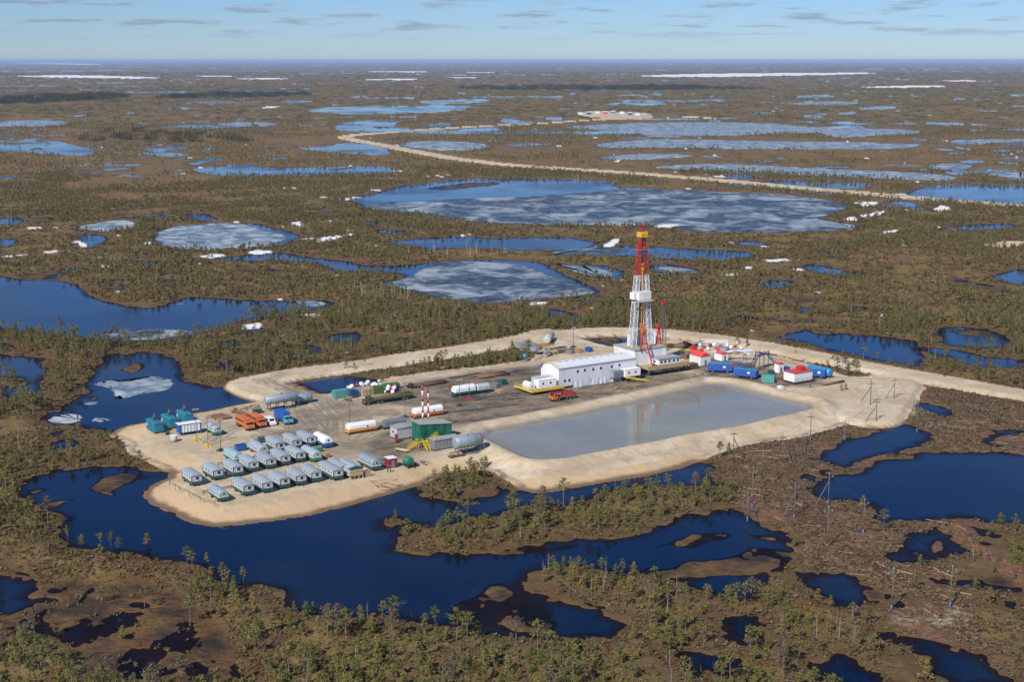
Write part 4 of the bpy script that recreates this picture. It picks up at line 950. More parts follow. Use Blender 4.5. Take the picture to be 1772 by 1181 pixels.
b = NB('tarp'); n = b.noise(.9, 4, .6, b.pos((1, 1, .35)))
b.set('Base Color', b.mix(b.ramp(n, .35, .65), (.006, .075, .045), (.015, .15, .09))).set('Roughness', .5); b.bump(n, .8, .4)
class MB:
    def __init__(s): s.bm = bmesh.new()
    def box(s, x0, x1, y0, y1, z0, z1, bev=0):
        vs = [s.bm.verts.new(p) for p in ((x0, y0, z0), (x1, y0, z0), (x1, y1, z0), (x0, y1, z0), (x0, y0, z1), (x1, y0, z1), (x1, y1, z1), (x0, y1, z1))]
        fs = [s.bm.faces.new([vs[i] for i in f]) for f in ((3, 2, 1, 0), (4, 5, 6, 7), (0, 1, 5, 4), (1, 2, 6, 5), (2, 3, 7, 6), (3, 0, 4, 7))]
        if bev: bmesh.ops.bevel(s.bm, geom=list({e for f in fs for e in f.edges}), offset=bev, segments=1, affect='EDGES')
        return s
    def bar(s, p, q, w, h=None):
        p, q = Vector(p), Vector(q); d = (q - p); l = d.length
        if l < 1e-6: return s
        d.normalize(); up = Vector((0, 0, 1)) if abs(d.z) < .95 else Vector((1, 0, 0))
        a = d.cross(up).normalized() * w / 2; c = a.cross(d).normalized() * (h or w) / 2
        vs = [s.bm.verts.new(e + i * a + j * c) for e in (p, q) for i, j in ((-1, -1), (1, -1), (1, 1), (-1, 1))]
        for f in ((3, 2, 1, 0), (4, 5, 6, 7), (0, 1, 5, 4), (1, 2, 6, 5), (2, 3, 7, 6), (3, 0, 4, 7)): s.bm.faces.new([vs[i] for i in f])
        return s
    def tube(s, p, q, r, n=10, r2=None, cap=0.0):
        """cylinder p..q; cap > 0 gives dished ends"""
        p, q = Vector(p), Vector(q); d = (q - p).normalized(); a = d.orthogonal().normalized(); c = d.cross(a)
        st = [(p, r), (q, r if r2 is None else r2)]
        if cap: st = [(p - d * cap, r * .45), (p - d * cap * .55, r * .82)] + st + [(q + d * cap * .55, r * .82), (q + d * cap, r * .45)]
        rings = [[s.bm.verts.new(o + (a * math.cos(t) + c * math.sin(t)) * rr) for t in [2 * math.pi * j / n for j in range(n)]] for o, rr in st]
        for A, B in zip(rings, rings[1:]):
            for j in range(n):
                f = s.bm.faces.new((A[j], A[(j + 1) % n], B[(j + 1) % n], B[j])); f.smooth = n > 6
        s.bm.faces.new(rings[0][::-1]); s.bm.faces.new(rings[-1])
        return s
    def prism(s, prof, y0, y1, smooth=False):
        """profile (x, z) pushed along y"""
        A = [s.bm.verts.new((x, y0, z)) for x, z in prof]; B = [s.bm.verts.new((x, y1, z)) for x, z in prof]
        n = len(prof)
        for j in range(n):
            f = s.bm.faces.new((A[j], A[(j + 1) % n], B[(j + 1) % n], B[j])); f.smooth = smooth
        s.bm.faces.new(A[::-1]); s.bm.faces.new(B)
        return s
    def poly(s, pts):
        s.bm.faces.new([s.bm.verts.new(p) for p in pts]); return s
    def mesh(s, name, mat):
        bmesh.ops.recalc_face_normals(s.bm, faces=s.bm.faces[:])
        me = bpy.data.meshes.new(name); s.bm.to_mesh(me); s.bm.free(); me.materials.append(MATS[mat]); return me
    def build(s, name, mat, parent=None):
        o = bpy.data.objects.new(name, s.mesh(name, mat)); COL.objects.link(o); o.parent = parent
        return o
def thing(name, label, cat, loc, rz=PHI, group=None):
    o = bpy.data.objects.new(name, None); COL.objects.link(o); o.location = loc; o.rotation_euler = (0, 0, rz)
    o['label'] = label; o['category'] = cat
    if group: o['group'] = group
    return o
def copy_tree(o, parent=None):
    c = o.copy(); COL.objects.link(c); c.parent = parent
    for ch in [x for x in bpy.data.objects if x.parent == o] if o.children is None else list(o.children): copy_tree(ch, c)
    return c
def clone(src, label, loc, rz=PHI, group=None):
    c = copy_tree(src); c.location = loc; c.rotation_euler = (0, 0, rz); c['label'] = label
    if group: c['group'] = group
    return c
def window(par, face, x, y, z, w, h, frame='white', pane='glass'):
    """face: -y end or -x side; a framed pane a little proud of the wall"""
    if face == 'y':
        f = MB().box(x - w / 2 - .08, x + w / 2 + .08, y - .06, y - .003, z - h / 2 - .08, z + h / 2 + .08).build('window', frame, par)
        MB().box(x - w / 2, x + w / 2, y - .075, y - .05, z - h / 2, z + h / 2).build('pane', pane, f)
    else:
        f = MB().box(x - .06, x - .003, y - w / 2 - .08, y + w / 2 + .08, z - h / 2 - .08, z + h / 2 + .08).build('window', frame, par)
        MB().box(x - .075, x - .05, y - w / 2, y + w / 2, z - h / 2, z + h / 2).build('pane', pane, f)
def wheels(par, xs, ys, r, w=.3):
    for y in ys:
        for x in xs:
            t = MB().tube((x - w / 2, y, r), (x + w / 2, y, r), r, 14).build('wheel', 'rubber', par)
            MB().tube((x - w / 2 - .02, y, r), (x + w / 2 + .02, y, r), r * .5, 8).build('rim', 'steel', t)
# ---- caravans: long grey cabins on wheels, arched roof
def cabin(label, loc, L=7.4, W=2.8, wins=4, group='grey cabin trailers of the camp'):
    t = thing('cabin_trailer', label, 'trailer', loc, PHI, group)
    h = L / 2; k = W / 2
    MB().box(-k + .05, k - .05, -h + .05, h - .05, .55, 1.30).build('skirt', 'dark_green', t)
    MB().box(-k, k, -h, h, 1.30, 2.95).build('wall', 'wall_grey', t)
    for x in (-k, k):
        for y in (-h, h): MB().box(x - .07, x + .07, y - .07, y + .07, 1.25, 2.98).build('corner_post', 'navy', t)
    MB().box(-k - .04, -k + .02, -h, h, 1.22, 1.36).box(-k, k, -h - .04, -h + .02, 1.22, 1.36).build('trim', 'navy', t)
    prof = [(-k - .16, 2.86), (-k - .16, 2.97), (-k * .8, 3.14), (-k * .4, 3.27), (0, 3.32), (k * .4, 3.27), (k * .8, 3.14), (k + .16, 2.97), (k + .16, 2.86)]
    MB().prism(prof, -h - .18, h + .18).build('roof', 'silver_roof', t)
    window(t, 'y', .1, -h, 2.2, .85, .8)
    for i in range(wins): window(t, 'x', -k, -h + L * (i + .7) / (wins + .4), 2.25, .5, .6)
    wheels(t, (-k + .2, k - .2), (-h * .55, h * .55), .42)
    MB().bar((0, -h, .5), (0, -h - .9, .45), .12).build('drawbar', 'dark_steel', t)
    MB().box(-.25, .25, -h - .045, -h + .01, 1.38, 1.52).build('number_plate', 'white', t)
    return t
def barrel(name, label, loc, L, W, H, top, low, band='white', rz=PHI, z0=.55, group=None, wheel=True, win=True):
    """round-shouldered mobile hut or tank body: arched shell over a coloured lower belt"""
    t = thing(name, label, 'trailer', loc, rz, group)
    h = L / 2; k = W / 2; zb = z0 + (H - z0) * .33; zc = zb + .14
    low_p = [(-k * .8, z0), (k * .8, z0), (k, z0 + .35), (k, zb), (-k, zb), (-k, z0 + .35)]
    MB().prism(low_p, -h, h).build('lower_belt', low, t)
    MB().box(-k - .015, k + .015, -h - .015, h + .015, zb, zc).build('stripe', band, t)
    n = 12
    arch = [(-k, zc)] + [(-k * math.cos(math.pi * i / n), zc + (H - zc) * (.35 + .65 * math.sin(math.pi * i / n)) if 0 < i < n else zc + (H - zc) * .35) for i in range(n + 1)] + [(k, zc)]
    m = MB(); st = [(-h, .90), (-h + .22, .985), (-h + .5, 1), (h - .5, 1), (h - .22, .985), (h, .90)]
    rings = [[m.bm.verts.new((x * s, y, zc + (z - zc) * s)) for x, z in arch] for y, s in st]
    for A, B in zip(rings, rings[1:]):
        for j in range(len(arch) - 1):
            f = m.bm.faces.new((A[j], A[j + 1], B[j + 1], B[j])); f.smooth = True
    m.bm.faces.new(rings[0][::-1]); m.bm.faces.new(rings[-1])
    m.build('shell', top, t)
    if win:
        window(t, 'y', 0, -h, zc + .75, .6, .55)
        window(t, 'x', -k, -h * .3, zc + .42, .5, .42)
    if wheel: wheels(t, (-k + .25, k - .25), (-h * .6, h * .6), .4)
    else: MB().bar((-k * .7, -h - .3, .15), (-k * .7, h + .3, .15), .22, .3).bar((k * .7, -h - .3, .15), (k * .7, h + .3, .15), .22, .3).box(-k * .7, k * .7, -h * .7, -h * .6, .2, z0).box(-k * .7, k * .7, h * .6, h * .7, .2, z0).build('skid', 'dark_steel', t)
    return t
g_row = ('back', 'front')
ORD = ['first', 'second', 'third', 'fourth', 'fifth', 'sixth', 'seventh', 'eighth']
cab0 = None
def put_cabin(label, z, x, y):
    global cab0
    loc = spot(z, x, y)
    if cab0 is None: cab0 = cabin(label, loc); return cab0
    return clone(cab0, label, loc, PHI + random.uniform(-.045, .045))
for i, (x, y) in enumerate(((642, 828), (796, 788), (942, 762), (1058, 728), (1182, 706), (1288, 682), (1396, 660))):
    put_cabin('grey cabin trailer with green skirt, %s from the left in the middle row' % ORD[i], 'z1', x, y)
for i, (x, y) in enumerate(((1016, 900), (1156, 878), (1276, 850), (1402, 826), (1512, 802))):
    put_cabin('grey cabin trailer with green skirt, %s from the left in the front row' % ORD[i], 'z1', x, y)
for i, (x, y) in enumerate(((1252, 588), (1374, 566), (1478, 545))):
    put_cabin('grey cabin trailer with green skirt, %s from the left in the back row' % ORD[i], 'z1', x, y)
cabin('longer grey cabin trailer with five side windows, next to the timber-boarded hut', spot('z2', 160, 1012), 9.2, 2.8, 5)
cabin('grey cabin trailer wedged between long trailer and timber-boarded hut', spot('z2', 232, 985), 7.4, 2.8, 3)
barrel('barrel_trailer', 'small grey-green round trailer at the near left corner of the camp', spot('z1', 838, 945), 7.0, 2.6, 3.1, 'tank_grey', 'dark_green', group='round-backed hut trailers')
barrel('barrel_trailer', 'pale teal round-roofed trailer with bright green belt behind the middle row', spot('z1', 945, 665), 8.0, 2.7, 3.1, 'pale_green_roof', 'green', group='round-backed hut trailers')
barrel('barrel_trailer', 'grey round-ended barrel trailer beside the blue bin', spot('z1', 1128, 612), 8.0, 2.8, 3.2, 'silver_roof', 'steel', group='round-backed hut trailers')
barrel('barrel_trailer', 'silver round trailer with white stripe and green belt at row end', spot('z1', 1512, 655), 8.0, 2.8, 3.3, 'silver_roof', 'green', group='round-backed hut trailers')
barrel('barrel_trailer', 'white round trailer with deep blue lower half', spot('z1', 1596, 555), 7.6, 2.8, 3.4, 'white', 'blue', band='blue', group='round-backed hut trailers')
barrel('barrel_trailer', 'silver-topped green round trailer beside the blue-white generator van', spot('z1', 802, 468), 6.6, 2.5, 3.0, 'silver_roof', 'green', group='round-backed hut trailers')
barrel('barrel_trailer', 'grey round trailer with green belt next to the crimson shed', spot('z2', 488, 935), 8.6, 2.9, 3.4, 'tank_grey', 'dark_green', group='round-backed hut trailers')
RX = PHI + math.pi / 2      # long axis along the other site direction
barrel('barrel_trailer', 'white round trailer with amber lower half on open sand', spot('z2', 420, 632), 9.2, 2.6, 3.3, 'white', 'amber', band='amber', rz=RX, wheel=False, group='white barrel trailers on skids')
barrel('barrel_trailer', 'white round trailer with orange lower half behind the chimneys', spot('z2', 985, 498), 10.0, 2.6, 3.3, 'white', 'orange', band='orange', rz=RX, wheel=False, group='white barrel trailers on skids')
barrel('barrel_trailer', 'white and grey trailer with dark green belt by the mud yard', spot('z2', 1292, 318), 8.0, 2.7, 3.6, 'white', 'dark_green', rz=RX, wheel=False, group='green-belted trailers in the mud yard')
barrel('barrel_trailer', 'smaller grey trailer with dark green belt behind the white one', spot('z2', 1450, 296), 5.0, 2.6, 3.2, 'wall_grey', 'dark_green', rz=RX, wheel=False, group='green-belted trailers in the mud yard')
# timber-boarded hut on posts
t = thing('boarded_hut', 'hut with green-edged silver roof and orange timber end on posts', 'hut', spot('z2', 320, 1000))
h, k = 4.2, 1.9
MB().box(-k, k, -h + .15, h, .9, 2.9).build('wall', 'wall_grey', t)
for i in range(7): MB().box(-k - .02, k + .02, -h + .02 + .01 * (i % 2), -h + .15, .85 + i * .32, .85 + i * .32 + .29).build('plank', 'pale_timber' if i % 3 else 'timber', t)
for x in (-k + .1, -.6, .6, k - .1): MB().box(x - .08, x + .08, -h - .05, -h + .1, 0, .85).build('post', 'pale_timber', t)
MB().prism([(-k - .2, 2.9), (-k - .2, 3.0), (0, 3.5), (k + .2, 3.0), (k + .2, 2.9)], -h + .7, h + .1).build('roof', 'silver_roof', t)
MB().prism([(-k - .2, 2.88), (-k - .2, 3.02), (0, 3.52), (k + .2, 3.02), (k + .2, 2.88)], -h - .15, -h + .7).build('roof_edge', 'dark_green', t)
t = thing('timber_screen', 'small timber screen standing beside the boarded hut', 'screen', spot('z2', 478, 1010))
for i in range(5): MB().box(-.8 + i * .33, -.8 + i * .33 + .29, -.05, .05, .1, 2.0).build('plank', 'tan', t)
# sheds
def shed(name, label, loc, W, L, H, mat, roof, roofh=.25, rz=PHI, doors=1, cat='shed'):
    t = thing(name, label, cat, loc, rz)
    MB().box(-W / 2, W / 2, -L / 2, L / 2, .15, H).build('wall', mat, t)
    MB().box(-W / 2 + .1, W / 2 - .1, -L / 2 + .1, L / 2 - .1, 0, .15).build('base', 'dark_steel', t)
    MB().prism([(-W / 2 - .1, H), (-W / 2 - .1, H + .08), (0, H + roofh), (W / 2 + .1, H + .08), (W / 2 + .1, H)], -L / 2 - .1, L / 2 + .1).build('roof', roof, t)
    if doors:
        d = MB().box(-.45, .45, -L / 2 - .05, -L / 2 - .003, .2, min(2.1, H - .2)).build('door', 'steel' if mat != 'steel' else 'white', t)
        MB().box(.25, .35, -L / 2 - .09, -L / 2 - .05, 1.0, 1.15).build('handle', 'dark_steel', d)
    return t
shed('shed', 'crimson metal shed with white roof', spot('z2', 672, 930), 2.6, 2.6, 2.7, 'crimson', 'white', .12)
shed('shed', 'low blue-grey box standing between round trailer and crimson shed', spot('z2', 604, 915), 2.2, 2.0, 1.9, 'tank_grey', 'steel', .05, doors=0)
t = barrel('fuel_hut', 'short green round hut at the right end of the camp', spot('z2', 822, 922), 2.4, 2.4, 2.7, 'green', 'dark_green', band='green', wheel=False, win=False); t['category'] = 'hut'
# ---- teal generator houses with stacks
def genset(label, loc):
    t = thing('generator_house', label, 'generator', loc, PHI, 'teal generator houses')
    MB().box(-1.4, 1.4, -3.8, 3.8, .35, 2.75, .06).build('body', 'teal', t)
    MB().prism([(-1.5, 2.75), (-1.5, 2.85), (-.9, 3.1), (.9, 3.1), (1.5, 2.85), (1.5, 2.75)], -3.9, 3.9).build('roof', 'teal', t)
    for i in range(9): MB().box(-1.47, -1.40, -3.4 + i * .8, -3.3 + i * .8, .5, 2.65).build('rib', 'teal', t)
    MB().bar((-1.1, -3.9, .17), (-1.1, 3.9, .17), .25, .34).bar((1.1, -3.9, .17), (1.1, 3.9, .17), .25, .34).build('skid', 'dark_steel', t)
    MB().box(-1.43, -1.405, 2.3, 3.2, 1.2, 2.1).build('placard', 'white', t)
    for y in (.4, 1.2):
        s = MB().tube((.2, y, 3.1), (.2, y, 4.9), .14, 8).build('stack', 'rust', t); MB().tube((.2, y, 3.5), (.2, y, 4.2), .26, 8).build('silencer', 'dark_rust', s)
    return t
ge = genset('teal generator house with brown stacks, nearest and leftmost of three', spot('z1', 372, 446))
clone(ge, 'teal generator house with brown stacks, middle of three', spot('z1', 482, 412))
clone(ge, 'teal generator house with brown stacks, farthest right of three by the water', spot('z1', 592, 380))
t = thing('switch_house', 'blue switch house with white door panels and white roof', 'switch house', spot('z1', 622, 468), RX)
MB().box(-1.3, 1.3, -3.4, 3.4, .7, 3.3, .05).build('body', 'blue', t)
MB().box(-1.45, 1.45, -3.55, 3.55, 3.3, 3.45).build('roof', 'white', t)
for i in range(6): MB().box(-1.36, -1.30, -2.9 + i * .95, -2.15 + i * .95, .95, 3.0).build('panel', 'white', t)
# the long face towards the camera is +x after the quarter turn
for i in range(6): MB().box(1.30, 1.36, -2.9 + i * .95, -2.15 + i * .95, .95, 3.0).build('panel', 'white', t)
wheels(t, (-1, 1), (-2.2, 2.2), .35)
t = thing('water_butt', 'pale upright cylinder tank in front of the generators', 'tank', spot('z1', 510, 528)); MB().tube((0, 0, 0), (0, 0, 1.8), .95, 18).build('drum', 'concrete', t); MB().tube((0, 0, 1.8), (0, 0, 1.86), 1.0, 18).build('lid', 'white', t)
t = thing('waste_bin', 'open dark blue metal bin in front of the middle trailer row', 'bin', spot('z1', 998, 590))
for a in ((-1.5, 1.5, -1.05, -.97), (-1.5, 1.5, .97, 1.05), (-1.5, -1.42, -.97, .97), (1.42, 1.5, -.97, .97)): MB().box(*a, .25, 1.7).build('side', 'blue', t)
MB().box(-1.42, 1.42, -.97, .97, .25, .35).build('floor', 'navy', t); MB().box(-1.3, 1.3, -.8, .8, .0, .25).build('base', 'dark_steel', t)
t = thing('garbage_cart', 'small green round-lidded cart beside the white-blue trailer', 'cart', spot('z1', 1568, 600)); MB().prism([(-.7, .4), (.7, .4), (.8, 1.0), (.5, 1.3), (0, 1.4), (-.5, 1.3), (-.8, 1.0)], -1, 1).build('body', 'green', t); wheels(t, (-.6, .6), (0,), .35, .2)
# ---- floodlight masts
def mast(label, loc, H, base):
    t = thing('floodlight_mast', label, 'light mast', loc, PHI, 'floodlight masts of the site')
    MB().tube((0, 0, .3), (0, 0, H), .09, 6).build('pole', 'pole_grey', t)
    m = MB()
    for a in (0, 1.05, 2.1): m.bar((-1.3 * math.cos(a), -1.3 * math.sin(a), .15), (1.3 * math.cos(a), 1.3 * math.sin(a), .15), .25)
    m.build('foot', base, t)
    MB().box(-.5, .5, -.45, .45, .28, .75).build('ballast', base, t)
    MB().bar((-.9, 0, H - .2), (.9, 0, H - .2), .1).bar((-.6, 0, H - .8), (.6, 0, H - .8), .08).build('crossarm', 'pole_grey', t)
    for x in (-.8, -.25, .3, .8): MB().box(x - .18, x + .18, -.25, -.05, H - .5, H - .15).build('lamp', 'wall_grey', t)
    return t
for lb, z, x, y, H, bs in (('floodlight mast on yellow base beside the blue-white switch house', 'z1', 676, 515, 9.5, 'yellow'), ('floodlight mast on yellow base nearest the green round trailer', 'z1', 760, 560, 9, 'yellow'), ('floodlight mast on black base in front of teal trailer', 'z1', 852, 595, 9.5, 'dark_steel'), ('floodlight mast on black base behind the cabin rows', 'z1', 1352, 495, 10, 'dark_steel'),
                             ('floodlight mast on black base left of amber-white trailer', 'z6', 950, 758, 9.5, 'dark_steel'), ('floodlight mast on black base left of orange-white trailer', 'z6', 1355, 690, 11, 'dark_steel'), ('floodlight mast on black base in the mud yard', 'z2', 1258, 412, 9, 'dark_steel'), ('floodlight mast on red base in the mud yard', 'z2', 1338, 360, 10, 'red'),
                             ('floodlight mast standing beside the blue trailers near the red-roofed block', 'z5', 1050, 400, 7, 'dark_steel'), ('floodlight mast behind the long white building', 'z3', 748, 205, 8, 'dark_steel')):
    mast(lb, spot(z, x, y), H, bs)
# ---- tanks
def tank(name, label, loc, L, R, stand, mat, rz=RX, rail=False):
    t = thing(name, label, 'tank', loc, rz)
    zc = stand + R
    s = MB().tube((0, -L / 2, zc), (0, L / 2, zc), R, 22, cap=.35).build('shell', mat, t)
    for y in (-L * .38, -L * .13, L * .13, L * .38): MB().tube((0, y - .06, zc), (0, y + .06, zc), R + .03, 22).build('band', mat, t)
    MB().tube((0, 0, zc + R - .1), (0, 0, zc + R + .35), .4, 10).build('hatch', 'steel', t)
    if stand > .8:
        for y in (-L * .4, -L * .13, L * .13, L * .4):
            m = MB()
            for x in (-R * .8, R * .8): m.bar((x, y, 0), (x, y, stand + R * .5), .16)
            m.bar((-R * .8, y, stand * .9), (R * .8, y, stand * .9), .16).bar((-R * .8, y, .1), (R * .8, y, stand * .8), .09)
            m.build('trestle', 'dark_steel', t)
        MB().bar((-R * .8, -L * .45, .12), (-R * .8, L * .45, .12), .22).bar((R * .8, -L * .45, .12), (R * .8, L * .45, .12), .22).build('skid', 'dark_steel', t)
    else:
        for y in (-L * .3, L * .3): MB().box(-R * .8, R * .8, y - .15, y + .15, 0, stand + R * .35).build('saddle', 'dark_steel', t)
    if rail:
        MB().bar((-R, -L / 2 - .3, 0), (-R, -L / 2 - .3, zc + R), .07).bar((-R + .5, -L / 2 - .3, 0), (-R + .5, -L / 2 - .3, zc + R), .07).build('ladder', 'steel', t)
    return t
tank('storage_tank', 'long grey horizontal tank raised on a trestle behind the vehicles', spot('z1', 1295, 285), 10.4, 1.4, 2.0, 'tank_grey', rail=True)
tank('storage_tank', 'shorter grey horizontal tank on the ground behind the trestle tank', spot('z1', 1452, 245), 5.5, 1.45, .3, 'tank_grey')
tank('storage_tank', 'grey horizontal tank on dark trestle next to the grey pit', spot('z2', 1325, 810), 8.2, 1.75, 1.8, 'tank_grey', rail=True)
tank('storage_tank', 'big pale weathered tank lying by the road bend', spot('z3', 540, 160), 11.5, 1.5, .3, 'concrete', rz=PHI - .75)
tank('storage_tank', 'light blue tank trailer at the far east corner of the yard', spot('z5', 1172, 385), 9.0, 1.5, .4, 'light_blue', rz=math.radians(-136))
t = thing('sump_box', 'small dark open tank beside the trestle tank', 'tank', spot('z1', 1118, 318)); MB().box(-1.2, 1.2, -1, 1, .1, 1.5, .1).build('body', 'dark_steel', t); MB().box(-1.25, 1.25, -1.05, 1.05, 1.45, 1.55).build('rim', 'steel', t)
# ---- pipe stacks: each pipe its own piece
def pipes(name, label, loc, n, L, r, rz, mat='rust', cat='pipe stack', layers=1):
    t = thing(name, label, cat, loc, rz)
    for s_ in (-L * .35, L * .35): MB().box(-n * r - .2, n * r + .2, s_ - .12, s_ + .12, 0, .3).build('bearer', 'dark_rust', t)
    me = MB().tube((0, -L / 2, 0), (0, L / 2, 0), r, 8).mesh('pipe', mat)
    rr = random.Random(n)
    for l in range(layers):
        for i in range(n - l):
            o = bpy.data.objects.new('pipe', me); COL.objects.link(o); o.parent = t
            o.location = ((i - (n - l - 1) / 2) * 2 * r, rr.uniform(-.35, .35), .3 + r + l * r * 1.75); o.scale = (1, rr.uniform(.93, 1.03), 1)
    return t
pipes('pipe_stack', 'flat rack of rusty pipes behind the orange buses', spot('z1', 845, 352), 16, 6.5, .16, PHI + .12)
pipes('pipe_stack', 'narrow stack of rusty pipes left of the orange buses', spot('z1', 1005, 325), 6, 8.5, .16, PHI + .25)
pipes('pipe_stack', 'greenish rusty pipe rack beside the black debris pile', spot('z2', 1010, 225), 12, 12, .17, RX - .03, 'dark_rust')
pipes('pipe_stack', 'dark red-brown pipe rack at the far edge of the mud yard', spot('z2', 1530, 152), 13, 12.5, .18, RX, 'rust')
pipes('pipe_stack', 'few rusty pipes laid out at the east end of the yard', spot('z5', 1275, 442), 5, 10, .16, RX, 'rust')
pipes('pipe_stack', 'bundle of orange rusty pipes right of the derrick', spot('z3', 1640, 205), 9, 11, .2, RX - 1.0, 'rust', layers=2)
pipes('pipe_stack', 'rusty casing pipes between the small red-white huts', spot('z5', 850, 400), 9, 7, .15, PHI + .45, 'rust')
pipes('plank_stack', 'loose pale planks on the ground before the boiler house', spot('z2', 770, 795), 5, 4.5, .14, PHI + .35, 'pale_timber', 'planks')
pipes('pole_stack', 'long thin dark poles lying at the top edge of the mud yard', spot('z2', 1300, 158), 3, 13, .12, RX, 'dark_rust', 'poles')
# ---- vehicles: front towards -y
def truck(name, label, loc, rz, L, cabcol, body, bodycol, cat, group=None, axles=None):
    t = thing(name, label, cat, loc, rz, group)
    h = L / 2; W = 1.25; cl = 1.9 if body != 'long' else 2.4
    MB().box(-.9, .9, -h + .2, h, .75, 1.0).build('chassis', 'dark_steel', t)
    prof = [(-h, .85), (-h, 1.7), (-h + .35, 1.75), (-h + .6, 2.6), (-h + cl, 2.6), (-h + cl, .85)] if body != 'long' else [(-h, .9), (-h, 1.75), (-h + 1.2, 1.85), (-h + 1.45, 2.65), (-h + cl + .3, 2.65), (-h + cl + .3, .9)]
    m = MB(); A = [m.bm.verts.new((-W, y, z)) for y, z in prof]; B = [m.bm.verts.new((W, y, z)) for y, z in prof]
    for j in range(len(prof)): m.bm.faces.new((A[j], A[(j + 1) % len(prof)], B[(j + 1) % len(prof)], B[j]))
    m.bm.faces.new(A[::-1]); m.bm.faces.new(B); cb = m.build('cab', cabcol, t)
    i0 = 2
    y0, z0_ = prof[2]; y1, z1_ = prof[3]
    ya, za_, yb, zb_ = y0 + (y1 - y0) * .1 - .03, z0_ + (z1_ - z0_) * .1, y0 + (y1 - y0) * .88 - .03, z0_ + (z1_ - z0_) * .88
    MB().poly([(-W + .15, ya, za_), (W - .15, ya, za_), (W - .15, yb, zb_), (-W + .15, yb, zb_)]).build('windscreen', 'glass', cb)
    for s in (-1, 1):
        x = s * W
        MB().box(min(x, x + s * .02), max(x, x + s * .02), y1 + .15, -h + cl - .35, 1.8, 2.4).build('side_window', 'glass', cb)
        MB().tube((s * .95, -h - .03, 1.15), (s * .95, -h + .02, 1.15), .14, 8).build('headlight', 'white', t)
    MB().box(-W - .03, W + .03, -h - .15, -h + .15, .55, .85).build('bumper', 'dark_steel' if cabcol != 'white' else 'wall_grey', t)
    b0 = -h + cl + .15
    if body == 'bus':
        bd = MB().box(-W, W, b0, h, 1.05, 3.1, .08).build('passenger_body', bodycol, t)
        for s in (-1, 1):
            for i in range(5): MB().box(min(s * W, s * (W + .02)), max(s * W, s * (W + .02)), b0 + .35 + i * (h - b0 - .4) / 5, b0 + .2 + (i + 1) * (h - b0 - .4) / 5, 2.05, 2.75).build('window', 'glass', bd)
        MB().box(-W + .1, W - .1, b0 + .2, h - .2, 3.1, 3.18).build('roof', bodycol, t)
    elif body == 'box':
        bd = MB().box(-W - .05, W + .05, b0, h, 1.1, 3.5, .05).build('box_body', bodycol, t)
        for i in range(6): MB().box(-W - .09, -W - .05, b0 + .3 + i * .8, b0 + .4 + i * .8, 1.2, 3.4).build('rib', bodycol, bd)
    elif body == 'long':
        MB().box(-W, W, b0 + .3, h, 1.15, 1.35).build('bed', 'dark_steel', t)
        for s in (-1, 1): MB().box(s * W - .05, s * W + .05, b0 + .3, h, 1.35, 2.15).build('side_board', bodycol, t)
        MB().box(-W + .06, W - .06, h - .1, h, 1.35, 2.15).box(-W + .06, W - .06, b0 + .3, b0 + .4, 1.35, 2.3).build('end_board', bodycol, t)
        me = MB().tube((0, b0 + .5, 0), (0, h - .2, 0), .17, 8).mesh('cargo_pipe', 'rust')
        for i in range(6):
            o = bpy.data.objects.new('cargo_pipe', me); COL.objects.link(o); o.parent = t; o.location = (-.9 + i * .36, 0, 1.95)
    elif body == 'crane':
        MB().box(-W, W, b0, h, 1.05, 1.45).build('deck', bodycol, t)
        MB().box(-.9, .6, b0 + 2.6, h - 1.0, 1.45, 2.7, .1).build('turret', 'red', t)
        MB().bar((.2, h - 1.5, 2.6), (.2, -h - .4, 3.0), .5, .55).build('boom', 'crimson', t)
        MB().tube((-.7, b0 + .7, 1.6), (.7, b0 + .7, 1.6), .5, 10).build('winch', 'dark_steel', t)
        MB().box(-1.0, 1.0, h - .9, h - .2, 1.45, 2.1).build('counterweight', 'crimson', t)
    wheels(t, (-1.05, 1.05), axles or (-h + 1.1, h - 2.4, h - 1.1), .55, .38)
    return t
truck('crew_bus', 'orange crew bus truck, left of the parked pair', spot('z1', 1030, 425), PHI, 9.0, 'orange', 'bus', 'orange', 'bus', 'orange crew buses')
truck('crew_bus', 'orange crew bus truck, right of the pair beside the white van', spot('z1', 1122, 408), PHI, 8.0, 'orange', 'bus', 'orange', 'bus', 'orange crew buses')
truck('box_truck', 'truck with blue box body and light blue cab', spot('z1', 1312, 385), PHI, 8.6, 'cab_blue', 'box', 'blue', 'truck')
truck('long_truck', 'long olive truck and trailer loaded with rusty pipes', spot('z2', 645, 372), PHI - math.pi / 2, 17.5, 'olive', 'long', 'cargo_green', 'truck', axles=(-7.6, -4.0, -2.7, 5.0, 6.6))
truck('crane_truck', 'orange truck crane in front of the white building', spot('z3', 660, 650), PHI - math.pi / 2, 9.5, 'orange', 'crane', 'rust', 'truck', axles=(-3.8, -2.4, .9, 2.2, 3.6))
t = thing('van', 'small white van between orange bus and blue truck', 'van', spot('z1', 1215, 402))
prof = [(-2.4, .4), (-2.4, 1.1), (-1.4, 1.3), (-.8, 2.15), (2.3, 2.2), (2.4, .4)]
m = MB(); A = [m.bm.verts.new((-.95, y, z)) for y, z in prof]; B = [m.bm.verts.new((.95, y, z)) for y, z in prof]
for j in range(6): m.bm.faces.new((A[j], A[(j + 1) % 6], B[(j + 1) % 6], B[j]))
m.bm.faces.new(A[::-1]); m.bm.faces.new(B); bd = m.build('body', 'white', t)
MB().poly([(-.8, -1.38, 1.38), (.8, -1.38, 1.38), (.75, -.92, 2.05), (-.75, -.92, 2.05)]).build('windscreen', 'glass', bd)
for s in (-1, 1):
    for y in (-.6, .5, 1.5): MB().box(min(s * .95, s * .97), max(s * .95, s * .97), y, y + .8, 1.4, 1.95).build('window', 'glass', bd)
